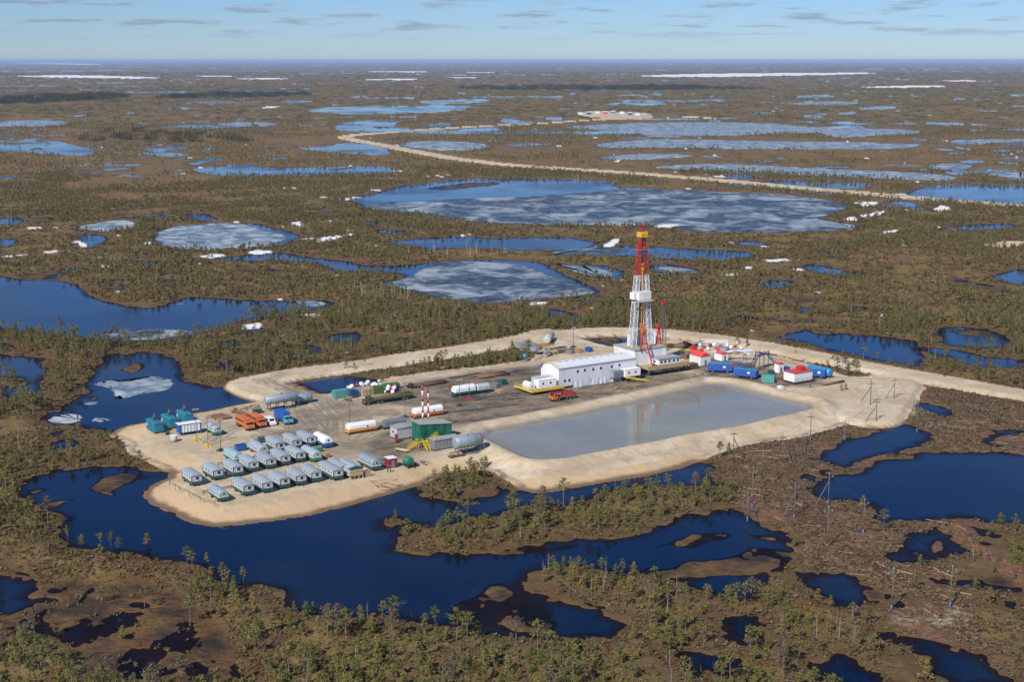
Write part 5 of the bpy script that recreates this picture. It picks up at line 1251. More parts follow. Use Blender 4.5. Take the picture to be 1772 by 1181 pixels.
wheels(t, (-.85, .85), (-1.5, 1.5), .36, .25)
# ---- boiler house group
def stair(par, p, q, w, mat='yellow', rail=True):
    """flight of steps from p down to q with handrails"""
    p, q = Vector(p), Vector(q); d = q - p; hd = Vector((d.x, d.y, 0)).normalized(); sd = Vector((-hd.y, hd.x, 0)) * w / 2
    s = MB().bar(p + sd, q + sd, .08, .22).bar(p - sd, q - sd, .08, .22).build('stringer', mat, par)
    n = max(4, int(abs(d.z) / .3)); m = MB()
    for i in range(1, n):
        c = p.lerp(q, i / n); m.bar(c - sd, c + sd, .24, .05)
    m.build('tread', mat, par)
    if rail:
        m = MB(); u = Vector((0, 0, 1.0))
        for e in (sd, -sd):
            m.bar(p + e + u, q + e + u, .07).bar(p + e + u * .5, q + e + u * .5, .05)
            for i in range(4):
                c = p.lerp(q, i / 3) + e; m.bar(c, c + u, .06)
        m.build('handrail', mat, par)
def railing(par, pts, z, h=1.1, mat='yellow', step=1.8, close=False):
    m = MB(); pts = [Vector((x, y, z)) for x, y in pts]
    if close: pts.append(pts[0])
    for a, c in zip(pts, pts[1:]):
        u = Vector((0, 0, h)); m.bar(a + u, c + u, .07).bar(a + u * .55, c + u * .55, .05)
        n = max(1, int((c - a).length / step))
        for i in range(n + 1): e = a.lerp(c, i / n); m.bar(e, e + u, .06)
    m.build('railing', mat, par)
t = thing('boiler_house', 'boiler house wrapped in dark green tarpaulin with sloping grey roof', 'building', spot('z2', 1020, 700))
# local x runs up-right, y up-left; footprint about 9 x 5
w0 = 5.1; d0 = 2.7
m = MB()
nn = 28
rngt = random.Random(3)
def ripple(i): return .10 * math.sin(i * 2.1) + rngt.uniform(-.05, .05)
ring = []
cor = [(-w0, -d0), (w0, -d0), (w0, d0), (-w0, d0)]
for (ax, ay), (bx, by) in zip(cor, cor[1:] + cor[:1]):
    for i in range(10):
        f = i / 10; nx_, ny_ = (by - ay), -(bx - ax); l = math.hypot(nx_, ny_); o_ = ripple(i)
        ring.append((ax + (bx - ax) * f + nx_ / l * o_, ay + (by - ay) * f + ny_ / l * o_))
zt = lambda x: 5.9 - (x + w0) / (2 * w0) * 1.0
lo = [m.bm.verts.new((x, y, .7 + rngt.uniform(0, .15))) for x, y in ring]; hi = [m.bm.verts.new((x, y, zt(x))) for x, y in ring]
for i in range(len(ring)): m.bm.faces.new((lo[i], lo[(i + 1) % len(ring)], hi[(i + 1) % len(ring)], hi[i]))
m.build('tarpaulin', 'tarp', t)
MB().prism([(-w0 - .2, 5.92), (-w0 - .2, 6.06), (w0 + .2, 5.04), (w0 + .2, 4.9)], -d0 - .2, d0 + .2).build('roof', 'grey_roof', t)
MB().bar((-w0, -d0 + .4, .35), (w0, -d0 + .4, .35), .3, .5).bar((-w0, d0 - .4, .35), (w0, d0 - .4, .35), .3, .5).build('skid', 'dark_steel', t)
ch = []
for lb, x, y, H in (('left red-white banded chimney behind the boiler house', 945, 655, 15.0), ('right red-white banded chimney behind the boiler house', 992, 640, 13.6)):
    c = thing('chimney', lb, 'chimney', spot('z2', x, y), PHI, 'banded chimneys')
    for i in range(9): MB().tube((0, 0, H * i / 9), (0, 0, H * (i + 1) / 9), .27, 10).build('band', 'red' if i % 2 == 0 else 'white', c)
    MB().tube((0, 0, H), (0, 0, H + .3), .32, 10).build('cap', 'dark_steel', c)
t = thing('boiler_annex', 'weathered grey shed adjoining the green tarpaulin boiler house', 'shed', spot('z2', 790, 675))
MB().box(-3.6, 3.6, -2.2, 2.2, .4, 3.4).build('wall', 'wall_grey', t)
MB().prism([(-3.8, 3.4), (-3.8, 3.5), (0, 3.8), (3.8, 3.5), (3.8, 3.4)], -2.4, 2.4).build('roof', 'grey_roof', t)
MB().box(-3.3, 3.3, -1.9, 1.9, 0, .4).build('base', 'dark_steel', t)
window(t, 'x', -3.6, .3, 2.1, .9, .9); window(t, 'y', 2.2, -2.2, 2.1, .8, .8)
for i in range(8): MB().box(-3.3 + i * .9, -3.24 + i * .9, -2.24, -2.2, .45, 3.38).build('rib', 'steel', t)
t = thing('hose_reel', 'red fire hose reels beside the grey annex', 'hose reel', spot('z2', 718, 722))
for z_ in (.75, 2.0): MB().tube((-.25, 0, z_), (.25, 0, z_), .62, 14).build('reel', 'crimson', t)
MB().bar((-.35, 0, 0), (-.35, 0, 2.3), .08).bar((.35, 0, 0), (.35, 0, 2.3), .08).build('stand', 'red', t)
t = thing('steel_bins', 'row of ribbed grey steel tanks before the boiler house', 'tank', spot('z2', 1130, 765))
MB().box(-4.2, 4.2, -1.6, 1.6, .3, 3.0).build('body', 'steel', t)
for i in range(8): MB().box(-4.1 + i * 1.15, -3.98 + i * 1.15, -1.67, -1.6, .4, 2.95).build('rib', 'tank_grey', t)
MB().box(-4.4, 4.4, -1.8, 1.8, 3.0, 3.15).build('deck', 'grey_roof', t)
MB().box(-4.4, 4.4, -1.5, 1.5, 0, .3).build('skid', 'dark_steel', t)
railing(t, [(-4.3, -1.7), (-2.6, -1.7)], 3.15); 
t = thing('access_stairs', 'yellow stairs and landing in front of the green tarpaulin', 'stairs', spot('z2', 930, 765))
MB().box(-1.5, 3.0, -1.0, .3, 1.75, 1.85).build('landing', 'yellow', t)
railing(t, [(-1.5, .3), (-1.5, -1.0), (-.2, -1.0)], 1.85); railing(t, [(1.2, -1.0), (3.0, -1.0)], 1.85)
stair(t, (-1.5, -.3, 1.8), (-4.6, -.3, 0), 1.0); stair(t, (.5, -1.0, 1.8), (.5, -3.6, 0), 1.1); stair(t, (3.0, -.3, 1.85), (5.0, -.3, 3.1), 1.0)
for x in (-1.4, .7, 2.9): MB().bar((x, -.9, 0), (x, -.9, 1.75), .1).bar((x, .2, 0), (x, .2, 1.75), .1).build('post', 'yellow', t)
t = thing('pump_skid', 'rusty pump skid with pipework under the pit-side tank', 'pump', spot('z2', 1230, 840))
MB().box(-2.4, 2.4, -.8, .8, .1, .35).build('frame', 'dark_rust', t)
for x in (-1.6, -.2, 1.3): MB().tube((x, -.5, .8), (x, .5, .8), .42, 12).build('pump', 'tan', t)
MB().tube((-2.4, 0, 1.4), (2.4, 0, 1.4), .1, 8).tube((-2.0, 0, .3), (-2.0, 0, 1.4), .1, 8).build('pipe', 'dark_steel', t)
railing(t, [(-2.4, -.8), (-2.4, .8)], .35, 1.2)
t = thing('cart_frame', 'low steel cart frame behind the green fuel hut', 'cart', spot('z2', 910, 905))
MB().bar((-2, -.6, .5), (2, -.6, .5), .1).bar((-2, .6, .5), (2, .6, .5), .1).bar((-2, -.6, .5), (-2, .6, .5), .1).bar((2, -.6, .5), (2, .6, .5), .1).bar((2, 0, .5), (3.6, 0, .3), .08).build('frame', 'steel', t); wheels(t, (-1.4, 1.2), (-.7, .7), .35, .15)
t = thing('flat_trailer', 'grey open-topped trailer with green frame near the chimneys', 'trailer', spot('z2', 700, 590), RX)
MB().box(-1.3, 1.3, -4.3, 4.3, .5, .8).build('frame', 'dark_green', t)
MB().prism([(-1.2, .8), (1.2, .8), (1.1, 2.2), (.5, 2.6), (-.5, 2.6), (-1.1, 2.2)], -3.6, 3.6).build('hopper', 'steel', t)
for y in (-3, -1.5, 0, 1.5, 3): MB().box(-1.26, -1.2, y - .06, y + .06, .8, 2.1).box(1.2, 1.26, y - .06, y + .06, .8, 2.1).build('rib', 'tank_grey', t)
wheels(t, (-1, 1), (-3.2, 3.2), .4)
t = thing('yard_railing', 'dark pipe railing round the orange-white trailer', 'railing', spot('z2', 985, 515)); railing(t, [(-7.5, 1.5), (-7.5, -2.0), (6.2, -2.0), (6.2, 1.0)], 0, 2.2, 'pole_grey', 3.4)
# ---- containers, crates and bags
def container(label, loc, col, L=6.0, rz=RX):
    t = thing('shipping_container', label, 'container', loc, rz, 'containers at the bag store')
    MB().box(-1.22, 1.22, -L / 2, L / 2, .1, 2.6).build('body', col, t)
    n = int(L / .55)
    for i in range(n):
        y = -L / 2 + .2 + i * (L - .4) / n
        for s in (-1, 1): MB().box(min(s * 1.22, s * 1.27), max(s * 1.22, s * 1.27), y, y + .26, .25, 2.45).build('corrugation', col, t)
    for s in (-.62, .62): MB().box(s - .55, s + .55, -L / 2 - .05, -L / 2, .25, 2.5).box(s - .55, s + .55, L / 2, L / 2 + .05, .25, 2.5).build('door', col, t)
    for x in (-.9, -.3, .3, .9): MB().tube((x, L / 2 + .08, .3), (x, L / 2 + .08, 2.5), .03, 5).build('lock_bar', 'steel', t)
    return t
container('pale teal container, leftmost at the bag store', spot('z2', 255, 335), 'teal_container', 6.0)
container('dark blue container end beside the pale teal one', spot('z2', 345, 335), 'navy', 2.6)
container('grey-green container next to the dark blue one', spot('z2', 394, 322), 'tank_grey', 2.4)
container('green container behind the cardboard-brown stacks', spot('z2', 566, 302), 'cargo_green', 5.0)
for i, (x, y) in enumerate(((440, 325), (470, 320), (500, 314))):
    c = thing('sack_pallet', 'tan pallet stack, %s of three at the bag store' % ('left', 'middle', 'right')[i], 'pallet', spot('z2', x, y), PHI, 'tan pallet stacks')
    for j in range(4): MB().box(-.85 + .05 * (j % 2), .85, -.8, .8 - .06 * (j % 2), .2 + j * .55, .2 + j * .55 + .52, .08).build('layer', 'tan', c)
    MB().box(-.8, .8, -.75, .75, 0, .18).build('pallet', 'timber', c)
def bag_mesh(mat):
    m = MB(); st = [(.0, .42), (.15, .60), (.6, .66), (1.0, .60), (1.15, .42)]
    rings = [[m.bm.verts.new((math.copysign(abs(math.cos(t)) ** .6, math.cos(t)) * r, math.copysign(abs(math.sin(t)) ** .6, math.sin(t)) * r, z)) for t in [2 * math.pi * j / 12 for j in range(12)]] for z, r in st]
    for A, B in zip(rings, rings[1:]):
        for j in range(12): m.bm.faces.new((A[j], A[(j + 1) % 12], B[(j + 1) % 12], B[j])).smooth = True
    m.bm.faces.new(rings[0][::-1]); m.bm.faces.new(rings[-1])
    return m.mesh('bulk_bag', mat)
bagm = {c: bag_mesh(c) for c in ('white', 'red', 'crimson', 'wall_grey')}
rb = random.Random(9)
def bags(z, x0, x1, y0, y1, n, where, grp):
    for i in range(n):
        c = rb.choice(['white', 'white', 'white', 'wall_grey', 'red', 'crimson'])
        o = bpy.data.objects.new('bulk_bag', bagm[c]); COL.objects.link(o)
        f = (i + .5) / n
        p = spot(z, x0 + (x1 - x0) * ((i * .618) % 1), y0 + (y1 - y0) * f); o.location = (p[0], p[1], p[2] + (1.1 if i % 4 == 3 else 0)); o.rotation_euler = (rb.uniform(-.08, .08), rb.uniform(-.08, .08), rb.uniform(0, 3))
        nm = {'white': 'white', 'wall_grey': 'greyish', 'red': 'red', 'crimson': 'dark red'}[c]
        o['label'] = '%s bulk bag %s' % (nm, where); o['category'] = 'bag'; o['group'] = '%s bags %s' % (nm, grp)
bags('z2', 312, 400, 262, 285, 9, 'piled behind the dark blue container', 'behind the blue container')
bags('z2', 615, 725, 270, 305, 16, 'in the open pile right of the green container', 'right of the green container')
bags('z2', 420, 600, 232, 250, 10, 'in the far row behind the tan pallets', 'behind the tan pallets')
bags('z5', 300, 620, 165, 205, 14, 'scattered behind the red-roofed hut', 'behind the red-roofed hut')
t = thing('tarp_cover', 'green tarpaulin over goods at the back of the bag store', 'tarpaulin', spot('z2', 665, 262), RX); MB().prism([(-1.5, 0), (1.5, 0), (1.4, 1.6), (.3, 2.0), (-1.3, 1.7)], -3, 3).build('sheet', 'tarp', t); MB().bar((-1.5, -3.05, .05), (1.5, -3.05, .05), .1).build('batten', 'timber', t)
t = thing('scrap_heap', 'black heap of hoses and scrap at the end of the bag store', 'scrap', spot('z2', 805, 262), RX)
for i in range(14):
    a = rb.uniform(0, 6.28); c = Vector((rb.gauss(0, 1.1), rb.gauss(0, 2.6), .2 + rb.random() * 1.2)); m = MB()
    pts_ = [c + Vector((math.cos(a + j * .8) * 1.1, math.sin(a + j * .8) * 1.1, .1 * j)) for j in range(5)]
    for p_, q_ in zip(pts_, pts_[1:]): m.tube(p_, q_, .18, 6)
    m.build('hose', 'rubber' if i % 4 else 'rust', t)
# ---- people
def person(label, loc, top, rz, step):
    me = bpy.data.meshes.new('person')
    J = [((0, 0, .95), .15, .12), ((0, 0, 1.2), .15, .11), ((0, 0, 1.42), .17, .11), ((0, -.01, 1.54), .06, .06), ((0, -.02, 1.68), .095, .11), ((0, -.02, 1.77), .07, .08),
         ((-.22, 0, 1.42), .06, .06), ((-.27, .05, 1.14), .05, .05), ((-.25, -.10, .92), .04, .04), ((.22, 0, 1.42), .06, .06), ((.27, -.05, 1.14), .05, .05), ((.24, -.2, .95), .04, .04),
         ((-.1, 0, .88), .09, .09), ((-.11, -step * .4, .48), .065, .065), ((-.11, -step * .1, .09), .05, .05), ((-.11, -step * .1 - .16, .04), .045, .04),
         ((.1, 0, .88), .09, .09), ((.11, step * .3, .48), .065, .065), ((.11, step, .09), .05, .05), ((.11, step - .16, .04), .045, .04)]
    E = [(0, 1), (1, 2), (2, 3), (3, 4), (4, 5), (2, 6), (6, 7), (7, 8), (2, 9), (9, 10), (10, 11), (0, 12), (12, 13), (13, 14), (14, 15), (0, 16), (16, 17), (17, 18), (18, 19)]
    me.from_pydata([j[0] for j in J], E, []); me.materials.append(MATS[top])
    o = bpy.data.objects.new('person', me); COL.objects.link(o); o.location = loc; o.rotation_euler = (0, 0, rz)
    sk = o.modifiers.new('skin', 'SKIN'); o.modifiers.new('sub', 'SUBSURF').levels = 1
    for v, j in zip(me.skin_vertices[0].data, J): v.radius = j[1:]
    me.skin_vertices[0].data[0].use_root = True
    o['label'] = label; o['category'] = 'person'
    MB().tube((0, -.02, 1.72), (0, -.02, 1.84), .13, 10, .06).build('hat', 'amber', o)
    MB().tube((0, -.10, 1.62), (0, -.13, 1.70), .05, 6).build('face', 'skin', o)
person('person in dark work clothes walking, left of two by the crimson shed', spot('z2', 645, 975), 'cloth_dark', .6, .18)
person('person in dark blue work clothes standing, right of two by the crimson shed', spot('z2', 668, 972), 'navy', -1.2, .08)
person('person in blue overalls standing in front of the red-roofed block', spot('z5', 1104, 470), 'blue', .3, .1)
# ---- long white rig building on its corner B
def corner(z, x, y, h): 
    p = spot(z, x, y, h); return Vector((p[0], p[1], 0))
HB = 7.2
B0 = corner('z3', 625, 385, PZ + HB); A0 = corner('z3', 455, 340, PZ + HB); C0 = corner('z3', 1285, 290, PZ + HB)
e1 = Vector((math.cos(PHI), math.sin(PHI), 0)); e2 = Vector((-math.sin(PHI), math.cos(PHI), 0))
LB = (C0 - B0).dot(e1); WB = min(13.0, max(8.5, (A0 - B0).dot(e2)))
t = thing('rig_building', 'long white panelled pump building beside the derrick', 'building', (B0.x, B0.y, PZ))
MB().box(.06, LB - .06, .06, WB - .06, .9, HB).build('core', 'steel', t)
npan = 13; pw = LB / npan
for i in range(npan):
    MB().box(i * pw + .03, (i + 1) * pw - .03, 0, .06, .7 + .05 * (i % 3), HB - .25).build('wall_panel', 'panel_white', t)
for i in range(4): MB().box(0, .06, i * WB / 4 + .03, (i + 1) * WB / 4 - .03, .7, HB - .25).build('wall_panel', 'white', t)
for i in range(4): MB().box(LB - .06, LB, i * WB / 4 + .03, (i + 1) * WB / 4 - .03, .7, HB - .25).build('wall_panel', 'white', t)
rf = MB()
for i in range(npan): rf.poly([(i * pw, -.25, HB - .08), ((i + 1) * pw - .05, -.25, HB - .08), ((i + 1) * pw - .05, WB / 2, HB + .75), (i * pw, WB / 2, HB + .75)]); rf.poly([(i * pw, WB / 2, HB + .75), ((i + 1) * pw - .05, WB / 2, HB + .75), ((i + 1) * pw - .05, WB + .25, HB - .05), (i * pw, WB + .25, HB - .05)])
rfo = rf.build('roof', 'white', t)
MB().box(-.1, LB + .1, -.22, -.02, HB - .32, HB - .12).build('gutter', 'wall_grey', t)
MB().poly([(0, .01, HB - .3), (0, WB / 2, HB + .72), (0, WB, HB - .3)]).poly([(LB, 0.01, HB - .3), (LB, WB / 2, HB + .72), (LB, WB, HB - .3)]).build('gable', 'white', t)
for i in range(10): MB().box(LB * (.10 + i * .088), LB * (.10 + i * .088) + .7, WB / 2 - .4, WB / 2 + .4, HB + .7, HB + 1.15, .08).build('vent', 'wall_grey', rfo)
for x, z_ in ((.235, 5.3), (.325, 5.4), (.43, 5.3), (.53, 5.3), (.67, 5.3), (.77, 5.4), (.075, 2.7), (.13, 2.7)): window(t, 'y', x * LB, 0, z_, .75, .8, 'wall_grey')
MB().box(.1, LB - .1, .3, .6, .1, .9).box(.1, LB - .1, WB - .6, WB - .3, .1, .9).build('skid', 'dark_steel', t)
m = MB(); rr = random.Random(2)
top_ = [(LB * .16 + i * LB * .62 / 24, -.25 - rr.random() * .25, 2.3 + rr.uniform(-.25, .15)) for i in range(25)]; bot_ = [(x + rr.uniform(-.1, .1), -.6 - rr.random() * .5, .1) for x, _, _ in top_]
for i in range(24): m.poly([bot_[i], bot_[i + 1], top_[i + 1], top_[i]])
m.build('plastic_sheet', 'film', t)
railing(t, [(1, WB - .3), (LB * .35, WB - .3)], HB, 1.1); railing(t, [(0.2, .8), (.2, WB - .8)], HB + .1, 1.1); railing(t, [(LB * .72, WB + .1), (LB, WB + .1)], HB + .05, 1.3)
stair(t, (-.6, WB * .85, HB), (-.6, WB * 1.5, 3.2), .9, 'steel')
def unit(label, x0, x1, y0, y1, z0, z1, mat, wins=0, louv=False, rz=PHI, org=None, name='equipment_cabin', cat='cabin'):
    o_ = org or (B0.x, B0.y, PZ); cx_, cy_ = (x0 + x1) / 2, (y0 + y1) / 2
    w_ = Vector(o_) + e1 * cx_ + e2 * cy_
    t = thing(name, label, cat, (w_.x, w_.y, o_[2]), rz)
    a, c = (x1 - x0) / 2, (y1 - y0) / 2
    MB().box(-a, a, -c, c, z0, z1, .05).build('body', mat, t)
    MB().box(-a - .06, a + .06, -c - .06, c + .06, z1, z1 + .12).build('roof', mat, t)
    for i in range(wins): window(t, 'y', -a + (i + .6) * 2 * a / (wins + .4), -c, (z0 + z1) / 2 + .2, .6, .6, 'wall_grey')
    if louv:
        for i in range(6): MB().box(-a + .15, a - .15, -c - .05, -c, z0 + .25 + i * (z1 - z0 - .5) / 6, z0 + .42 + i * (z1 - z0 - .5) / 6).build('louvre', 'steel', t)
    if z0 > .4:
        for x in (-a + .2, a - .2):
            for y in (-c + .2, c - .2): MB().bar((x, y, 0), (x, y, z0), .16).build('leg', 'dark_steel', t)
    return t
unit('white cabin with two windows fixed to the right end of the long building', LB * .78, LB * .985, -2.9, -.35, 1.6, 4.1, 'white', 2)
unit('grey-blue louvred cooler against the long building', LB * .64, LB * .765, -2.4, -.35, 1.7, 4.0, 'tank_grey', 0, True)
t = thing('catwalk', 'yellow sloping catwalk in front of the white cabin', 'catwalk', tuple(Vector((B0.x, B0.y, PZ)) + e1 * LB * .86 - e2 * 5.6))
MB().bar((-3.2, 1.8, 1.9), (4.6, -1.2, .35), 1.5, .25).build('deck', 'yellow', t); railing(t, [(-3.2, 1.0), (-.5, 0)], 1.4, 1.0); MB().bar((-3, 1.0, 0), (-3, 1.0, 1.8), .14).bar((0, .5, 0), (0, .5, 1.2), .14).build('post', 'dark_steel', t)
# yellow work platform at the left end
PB = Vector((B0.x, B0.y, PZ))
t = thing('work_platform', 'yellow-edged steel platform at the left end of the long building', 'platform', tuple(PB + e1 * -6.0 + e2 * 2.5))
MB().box(-6.5, 6.0, -5.2, 5.5, 1.25, 1.5).build('deck', 'tan', t)
MB().box(-6.6, 6.1, -5.32, -5.2, 1.0, 1.6).box(-6.62, -6.5, -5.2, 5.5, 1.0, 1.6).build('edge_beam', 'yellow', t)
railing(t, [(-6.5, 5.4), (-6.5, -5.1), (6.0, -5.1)], 1.5, 1.1)
for x in (-5.5, -1, 4): MB().box(x - .3, x + .3, -4.5, 5, 0, 1.25).build('support', 'dark_steel', t)
OP = tuple(PB + e1 * -6.0 + e2 * 2.5)
def onplat(label, x0, x1, y0, y1, h, mat, wins): return unit(label, x0, x1, y0, y1, 1.5, 1.5 + h, mat, wins, org=OP)
onplat('long white equipment cabin on the yellow platform', -2.6, 4.6, -3.2, -.4, 2.6, 'white', 2)
onplat('grey equipment cabin behind the long white one on the platform', -1.5, 5.4, .2, 2.8, 2.7, 'wall_grey', 0)
t = thing('round_tank_unit', 'small white round-topped tank at the platform corner', 'tank', tuple(Vector(OP) + e1 * -4.6 - e2 * .4 + Vector((0, 0, 1.5)))); MB().prism([(-1.1, 0), (1.1, 0), (1.2, 1.2), (.8, 1.9), (0, 2.15), (-.8, 1.9), (-1.2, 1.2)], -2, 2).build('shell', 'white', t); MB().box(-.4, .4, -2.06, -2.0, .4, 1.3).build('door', 'wall_grey', t)
# ---- derrick and its floor
D0 = Vector(spot('z3', 1315, 395)); 
FL = 8.6
sub_t = thing('rig_substructure', 'white boxed substructure and drill floor under the derrick', 'substructure', (D0.x, D0.y, PZ))
g = sub_t
MB().box(-6.0, 8.0, -4.6, 7.5, 2.2, FL - .3).build('wall', 'panel_white', g)
for i in range(8): MB().box(-6 + i * 1.75 + .04, -6 + (i + 1) * 1.75 - .04, -4.66, -4.6, 2.3, FL - .4).build('wall_panel', 'white', g)
for i in range(6): MB().box(-6.06, -6.0, -4.5 + i * 2 + .04, -4.5 + (i + 1) * 2 - .04, 2.3, FL - .4).build('wall_panel', 'white', g)
MB().box(-6.3, 8.3, -4.9, 7.8, FL - .3, FL).build('drill_floor', 'grey_roof', g)
MB().box(1.0, 10.5, -9.5, -4.7, 3.2, 5.2).build('side_house', 'panel_white', g)
MB().prism([(.7, 5.2), (10.8, 5.2), (10.8, 5.35), (.7, 5.6)], -9.8, -4.66).build('side_roof', 'grey_roof', g)
for x in (2, 3.7, 5.6, 7.6, 9.4): window(g, 'y', x, -9.5, 4.2, .8, .7, 'wall_grey')
window(g, 'x', 1.0, -7.2, 4.2, .8, .7, 'wall_grey')
MB().box(-5.5, 12.0, -11.5, -9.5, 2.6, 2.8).box(-5.5, 1.0, -9.5, -4.7, 2.6, 2.8).box(10.5, 12.0, -9.5, 2, 2.6, 2.8).build('walkway', 'tan', g)
MB().box(-5.6, 12.1, -11.65, -11.5, 2.3, 3.7).build('parapet', 'tan', g)
for x in (-5, -2, 1, 4, 7, 10): MB().bar((x, -11.5, 2.3), (x + 1.5, -9.0, 0.6), .18).bar((x + 3, -11.5, 2.3), (x + 1.5, -9.0, .6), .18).build('brace', 'white', g)
for x in (-5, 1.5, 7.5): 
    for y in (-4, 1.5, 7): MB().box(x - .5, x + .5, y - .5, y + .5, 0, 2.2).build('leg', 'dark_steel', g)
MB().bar((-5.6, -9, .3), (10, -9, .3), .5, .6).bar((-5.6, -4, .3), (10, -4, .3), .5, .6).build('skid_beam', 'dark_steel', g)
MB().box(-3.2, 5.5, 3.0, 3.2, FL, FL + 5.0).box(5.5, 5.7, -1.5, 3.2, FL, FL + 5.0).box(-3.4, -3.2, 1.0, 3.2, FL, FL + 4).build('wind_wall', 'white', g)
for i in range(5): MB().box(-3.1 + i * 1.75, -3.0 + i * 1.75, 2.94, 3.0, FL, FL + 5).build('rib', 'wall_grey', g)
railing(g, [(-6.2, 2), (-6.2, -4.8), (8.2, -4.8), (8.2, 7.5)], FL, 1.1, 'yellow')
dt = thing('derrick', 'tall lattice derrick, white below and red above with yellow crown', 'derrick', (D0.x, D0.y, PZ))
def column(x0, x1, y0, y1, z0, z1, w0_, w1_, mat, name, bays):
    """one lattice column, square section, four chords and crossed lacing"""
    m = MB(); rows = []
    for i in range(bays + 1):
        f = i / bays; c = Vector((x0 + (x1 - x0) * f, y0 + (y1 - y0) * f, z0 + (z1 - z0) * f)); w = (w0_ + (w1_ - w0_) * f) / 2
        rows.append([c + Vector((sx * w, sy * w, 0)) for sx, sy in ((-1, -1), (1, -1), (1, 1), (-1, 1))])
    for a, c in zip(rows, rows[1:]):
        for j in range(4):
            k_ = (j + 1) % 4
            m.bar(a[j], c[j], .15); m.bar(a[j], c[k_], .07); m.bar(a[k_], c[j], .07); m.bar(c[j], c[k_], .07)
    return m.build(name, mat, dt)
TOPZ = 47.5
def cx_at(s, z): f = (z - FL) / (TOPZ - FL); return s * (3.6 + (1.15 - 3.6) * f ** .85)
zs = 34.0
for s in (-1, 1):
    column(cx_at(s, FL), cx_at(s, zs), 0, 0, FL, zs, 2.1, 1.5, 'lattice_white', 'mast_leg', 11)
    column(cx_at(s, zs), cx_at(s, TOPZ - 4), 0, 0, zs, TOPZ - 4, 1.5, 1.1, 'red', 'upper_leg', 5)
    column(cx_at(s, TOPZ - 4), s * .6, 0, 0, TOPZ - 4, TOPZ, 1.1, .8, 'red', 'head_leg', 2)
m = MB()
for z in (14, 19, 24, 29, 33.5): m.bar((cx_at(-1, z), 1.0, z), (cx_at(1, z), 1.0, z), .22); 
for z, z2 in ((24, 29), (29, 33.5)): m.bar((cx_at(-1, z), 1.0, z), (cx_at(1, z2), 1.0, z2), .13).bar((cx_at(1, z), 1.0, z), (cx_at(-1, z2), 1.0, z2), .13)
m.build('girt', 'lattice_white', dt)
m = MB()
for z in (38, 41.5, 44): m.bar((cx_at(-1, z), 1.0, z), (cx_at(1, z), 1.0, z), .2).bar((cx_at(-1, z), -1.0, z), (cx_at(1, z), -1.0, z), .2)
m.build('girt', 'red', dt)
MB().box(-2.3, 2.3, -1.5, 1.5, 43.0, 43.2).build('upper_walk', 'orange', dt); railing(dt, [(-2.3, -1.5), (2.3, -1.5), (2.3, 1.5), (-2.3, 1.5)], 43.2, 1.0, 'orange', close=True)
cr = MB().box(-1.4, 1.4, -1.3, 1.3, TOPZ, TOPZ + .3).build('crown_deck', 'yellow', dt)
m = MB()
for i in range(10): m.box(-1.4 + i * .3, -1.4 + i * .3 + .12, -1.35, -1.25, TOPZ + .3, TOPZ + 1.9)
m.box(-1.45, -1.35, -1.25, 1.25, TOPZ + .3, TOPZ + 1.9).box(1.35, 1.45, -1.25, 1.25, TOPZ + .3, TOPZ + 1.9).build('crown_rail', 'yellow', cr)
m = MB().tube((-1.0, 0, TOPZ + 1.0), (1.0, 0, TOPZ + 1.0), .8, 14); m.build('crown_block', 'amber', dt)
m = MB().bar((-.9, 0, TOPZ + 1.6), (-.9, 0, TOPZ + 3.9), .25).bar((.9, 0, TOPZ + 1.6), (.9, 0, TOPZ + 3.9), .25).bar((-1.2, 0, TOPZ + 3.9), (1.2, 0, TOPZ + 3.9), .3).bar((-.9, 0, TOPZ + 1.6), (.9, 0, TOPZ + 3.9), .15).bar((.9, 0, TOPZ + 1.6), (-.9, 0, TOPZ + 3.9), .15); m.build('gin_pole', 'red', dt)
mb_ = MB().box(-2.7, 2.7, -2.3, 1.6, 25.4, 28.4).build('pipe_handler_cabin', 'panel_white', dt)
for i in range(6): MB().box(-2.66 + i * .89, -1.82 + i * .89, -2.36, -2.3, 25.5, 28.3).build('panel', 'white', mb_)
MB().box(-4.2, -2.7, -1.3, 1.0, 25.8, 28.2).build('side_box', 'white', mb_); MB().bar((-5.6, -2.4, 25.1), (3.6, -2.4, 25.1), .3).build('beam', 'lattice_white', mb_)
MB().box(-.7, .7, -.6, .6, 35.5, 38.2, .15).build('travelling_block', 'amber', dt)
MB().tube((0, 0, 38), (0, 0, TOPZ), .10, 6).tube((.35, 0, 38), (.35, 0, TOPZ), .08, 6).build('drill_line', 'dark_steel', dt)
for i, (x, y) in enumerate(((-.5, .8), (-.15, .8), (.2, .8), (.55, .8), (-.35, 1.1), (.05, 1.1), (.4, 1.1))): MB().tube((x * 1.4, y, FL), (x, y, 31.5), .11, 6).build('drill_pipe', 'dark_rust', dt)
MB().tube((0, -.4, FL), (0, -.4, 35.5), .16, 8).build('top_drive_guide', 'amber', dt)
MB().box(-.5, .5, -.9, .1, 15.0, 17.0).build('top_drive', 'orange', dt)
MB().bar((-5.4, 0, 14.6), (3.8, -.6, 15.8), .16).build('standpipe_arm', 'lattice_white', dt)
def aframe(label, x, y, h, sx, dy):
    t = thing('raising_frame', label, 'frame', tuple(Vector((D0.x, D0.y, PZ)) + e1 * x + e2 * y), PHI, 'red raising frames')
    MB().bar((0, 0, h), (-sx, 0, FL - .2), .4).build('leg', 'red', t); MB().bar((0, 0, h), (sx * .9, -dy, 1.6 if dy > 3 else FL - .2), .38).build('leg', 'red', t)
    MB().box(-.9, .9, -.6, .6, h - .5, h + .9, .1).build('head', 'orange' if dy > 3 else 'red', t)
    MB().bar((-sx * .55, 0, h * .62), (sx * .5, -dy * .5, h * .62), .25).build('tie', 'red', t)
    return t
